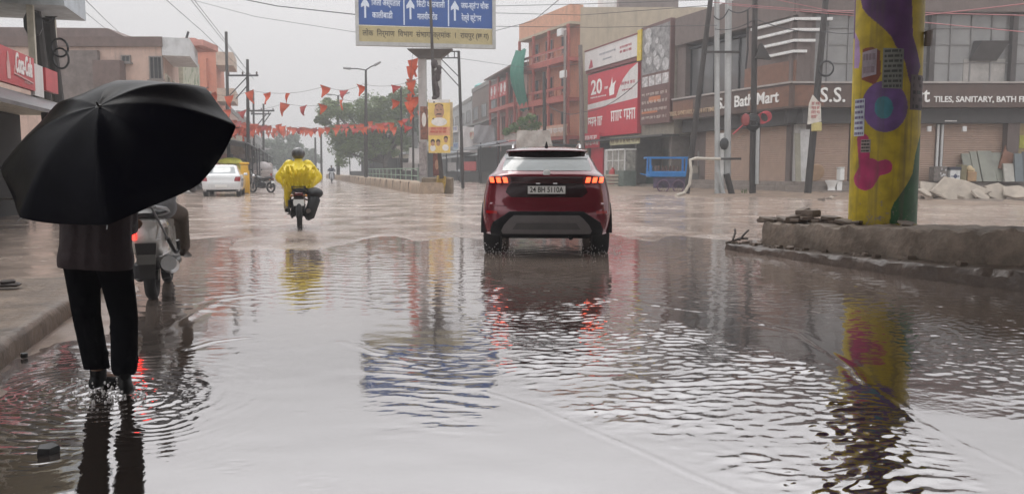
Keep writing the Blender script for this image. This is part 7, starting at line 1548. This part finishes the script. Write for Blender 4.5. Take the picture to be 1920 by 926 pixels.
tree('big spreading green tree behind the road divider in the middle', 722, 84, 336, [(655, 215, 34), (665, 255, 32), (700, 225, 34), (745, 215, 28), (745, 260, 24), (700, 265, 30), (625, 205, 24), (690, 200, 26), (730, 185, 26), (765, 178, 20), (640, 250, 26), (680, 245, 30), (720, 240, 26), (690, 280, 26), (650, 285, 22), (725, 275, 20), (605, 222, 12), (785, 200, 12), (612, 195, 10)], lm, .13, 2500, 1, .4)
tree('hazy rounded tree far ahead left of the rider in yellow', 525, 150, 330, [(525, 285, 26), (545, 280, 18), (505, 290, 18), (530, 300, 24)], lm2, .28, 2600, 2)
tree('small hazy tree right of the far rider', 585, 170, 328, [(575, 292, 14), (592, 298, 12)], lm2, .3, 1800, 3)
tree('hazy tree behind the stalls right of the big tree', 770, 105, 334, [(775, 200, 24), (775, 240, 24), (790, 225, 20), (760, 265, 20), (800, 255, 16), (765, 175, 16)], lm2, .2, 2600, 4)
r_ = random.Random(12); t = thing('climbing_plant', 'bushy green plants spilling over a balcony ledge left of the orange building', 'plant', at(985, 250, 63.5)); cm = MB(); sm_ = MB()
for x, y, rr_ in ((965, 240, 12), (980, 228, 12), (995, 222, 12), (1005, 235, 12), (950, 247, 9), (990, 240, 14)): leafmesh(cm, at(x, y, 63.5), rr_ / FPX * 63.5, 260, .11, r_); sm_.tube([at(985, 262, 63.8), at(x, y, 63.5)], .02, 5)
cm.build('foliage', leafmat('leaf_bright', (.05, .11, .02), (.13, .22, .05)), t, 0, fix=False); sm_.build('stem', M('bark'), t)
part('planter', M('pale_planter', (.5, .47, .44), .7), t, Fr((at(945, 262, 63.6).x, 63.6), (at(1012, 262, 63.6).x, 63.6)), [(0, 2.6, at(960, 262, 63.6).z, at(960, 250, 63.6).z, -.4, 0)])
# ------------------------------------------------------------------ shop boards and clutter on the far fronts
def board(label, px0, py0, px1, py1, Y, dY, mat, ink, seed):
    p0, p1 = at(px0, 318, Y), at(px1, 318, Y + dY); F = Fr((p0.x, p0.y), (p1.x, p1.y)); z0, z1 = at(px0, py1, Y).z, at(px0, py0, Y).z
    t = thing('shop_sign', label, 'sign', F.P(0, z0)); part('panel', mat, t, F, [(0, F.L, z0, z1, -.1, 0)]); mb = MB(); scribble(mb, F, F.L * .08, F.L * .92, z0 + (z1 - z0) * .15, z1 - (z1 - z0) * .1, .003, 1, seed); mb.build('lettering', ink, t, 0)
m_ib = M('ink_blue', (.06, .09, .3), .5); m_ir = M('ink_red', (.45, .04, .04), .5); m_cr2 = M('board_cream', (.5, .45, .36), .6, stain=.4); m_bl2 = M('board_pale_blue', (.34, .44, .52), .6, stain=.4)
board('cream shop board with red letters over the far right stalls', 872, 248, 892, 262, 83, -2, m_cr2, m_ir, 61); board('pale blue shop board low on the pale grey building', 850, 268, 868, 282, 98, -3, m_bl2, m_ib, 62)
board('small white shop board beside the politician poster', 846, 238, 858, 250, 102, -3, m_wht, m_ib, 63); board('red shop board beneath the emblem board house balcony', 950, 258, 972, 270, 71, -3, m_ir, m_wht, 64)
board('cream shop board on the low pale building at left', 372, 206, 398, 222, 52, 6, m_cr2, m_ib, 65); board('white shop board beyond the left crossarm poles', 440, 262, 458, 276, 78, 10, m_wht, m_ir, 66); board('pale blue board far on the left row', 468, 276, 480, 288, 100, 10, m_bl2, m_wht, 67)
for x, y, Y, w_, h_, l_, sd_ in ((436, 272, 70, 1.6, 1.6, 'white cloth sheet hung on the left row near the yellow barrier', 11), (455, 285, 74, 1.5, 1.2, 'grey cloth sheet sagging below the white one on the left', 12), (768, 262, 88, 1.5, 1.6, 'white cloth hanging among the stalls left of the sign posts', 13), (752, 285, 92, 1.8, 1.4, 'pale cloth over a stall under the big tree', 14), (780, 292, 84, 1.4, 1.6, 'light grey sheet hanging just left of the sign posts', 15)):
    quadsheet('tarpaulin', l_, 'tarpaulin', x, y, w_, h_, Y, (m_wht, M('grey_cloth'), m_cr2)[sd_ % 3], sd_)
for k, (x0, x1, Y, l_) in enumerate(((700, 745, 95, 'low dark stall under the big tree behind the divider'), (748, 790, 90, 'stall with a grey roof left of the sign posts'), (655, 695, 110, 'hazy low stall at the left foot of the big tree'))): stall(x0, x1, Y, 3.2, l_, M('dark_boards'), m_tin if k else m_tin2, m_wht if k == 1 else None)
# ------------------------------------------------------------------ rain haze
hz = MB().box((0, 108, 20.4), (420, 300, 43.2)).build('haze', None, None, 0); tag(hz, kind='stuff')
hm = bpy.data.materials.new('rain_haze'); hm.use_nodes = True; nt = hm.node_tree
for n in list(nt.nodes):
    if n.type == 'BSDF_PRINCIPLED': nt.nodes.remove(n)
vv = nt.nodes.new('ShaderNodeVolumePrincipled'); vv.inputs['Color'].default_value = (.93, .93, .94, 1); vv.inputs['Density'].default_value = .0036; vv.inputs['Anisotropy'].default_value = .2
nt.links.new(vv.outputs[0], nt.nodes['Material Output'].inputs['Volume']); hz.data.materials.append(hm)
try: hm.cycles.homogeneous_volume = True
except Exception: pass
for o in LOCALS:
    if '_local' in o: del o['_local']
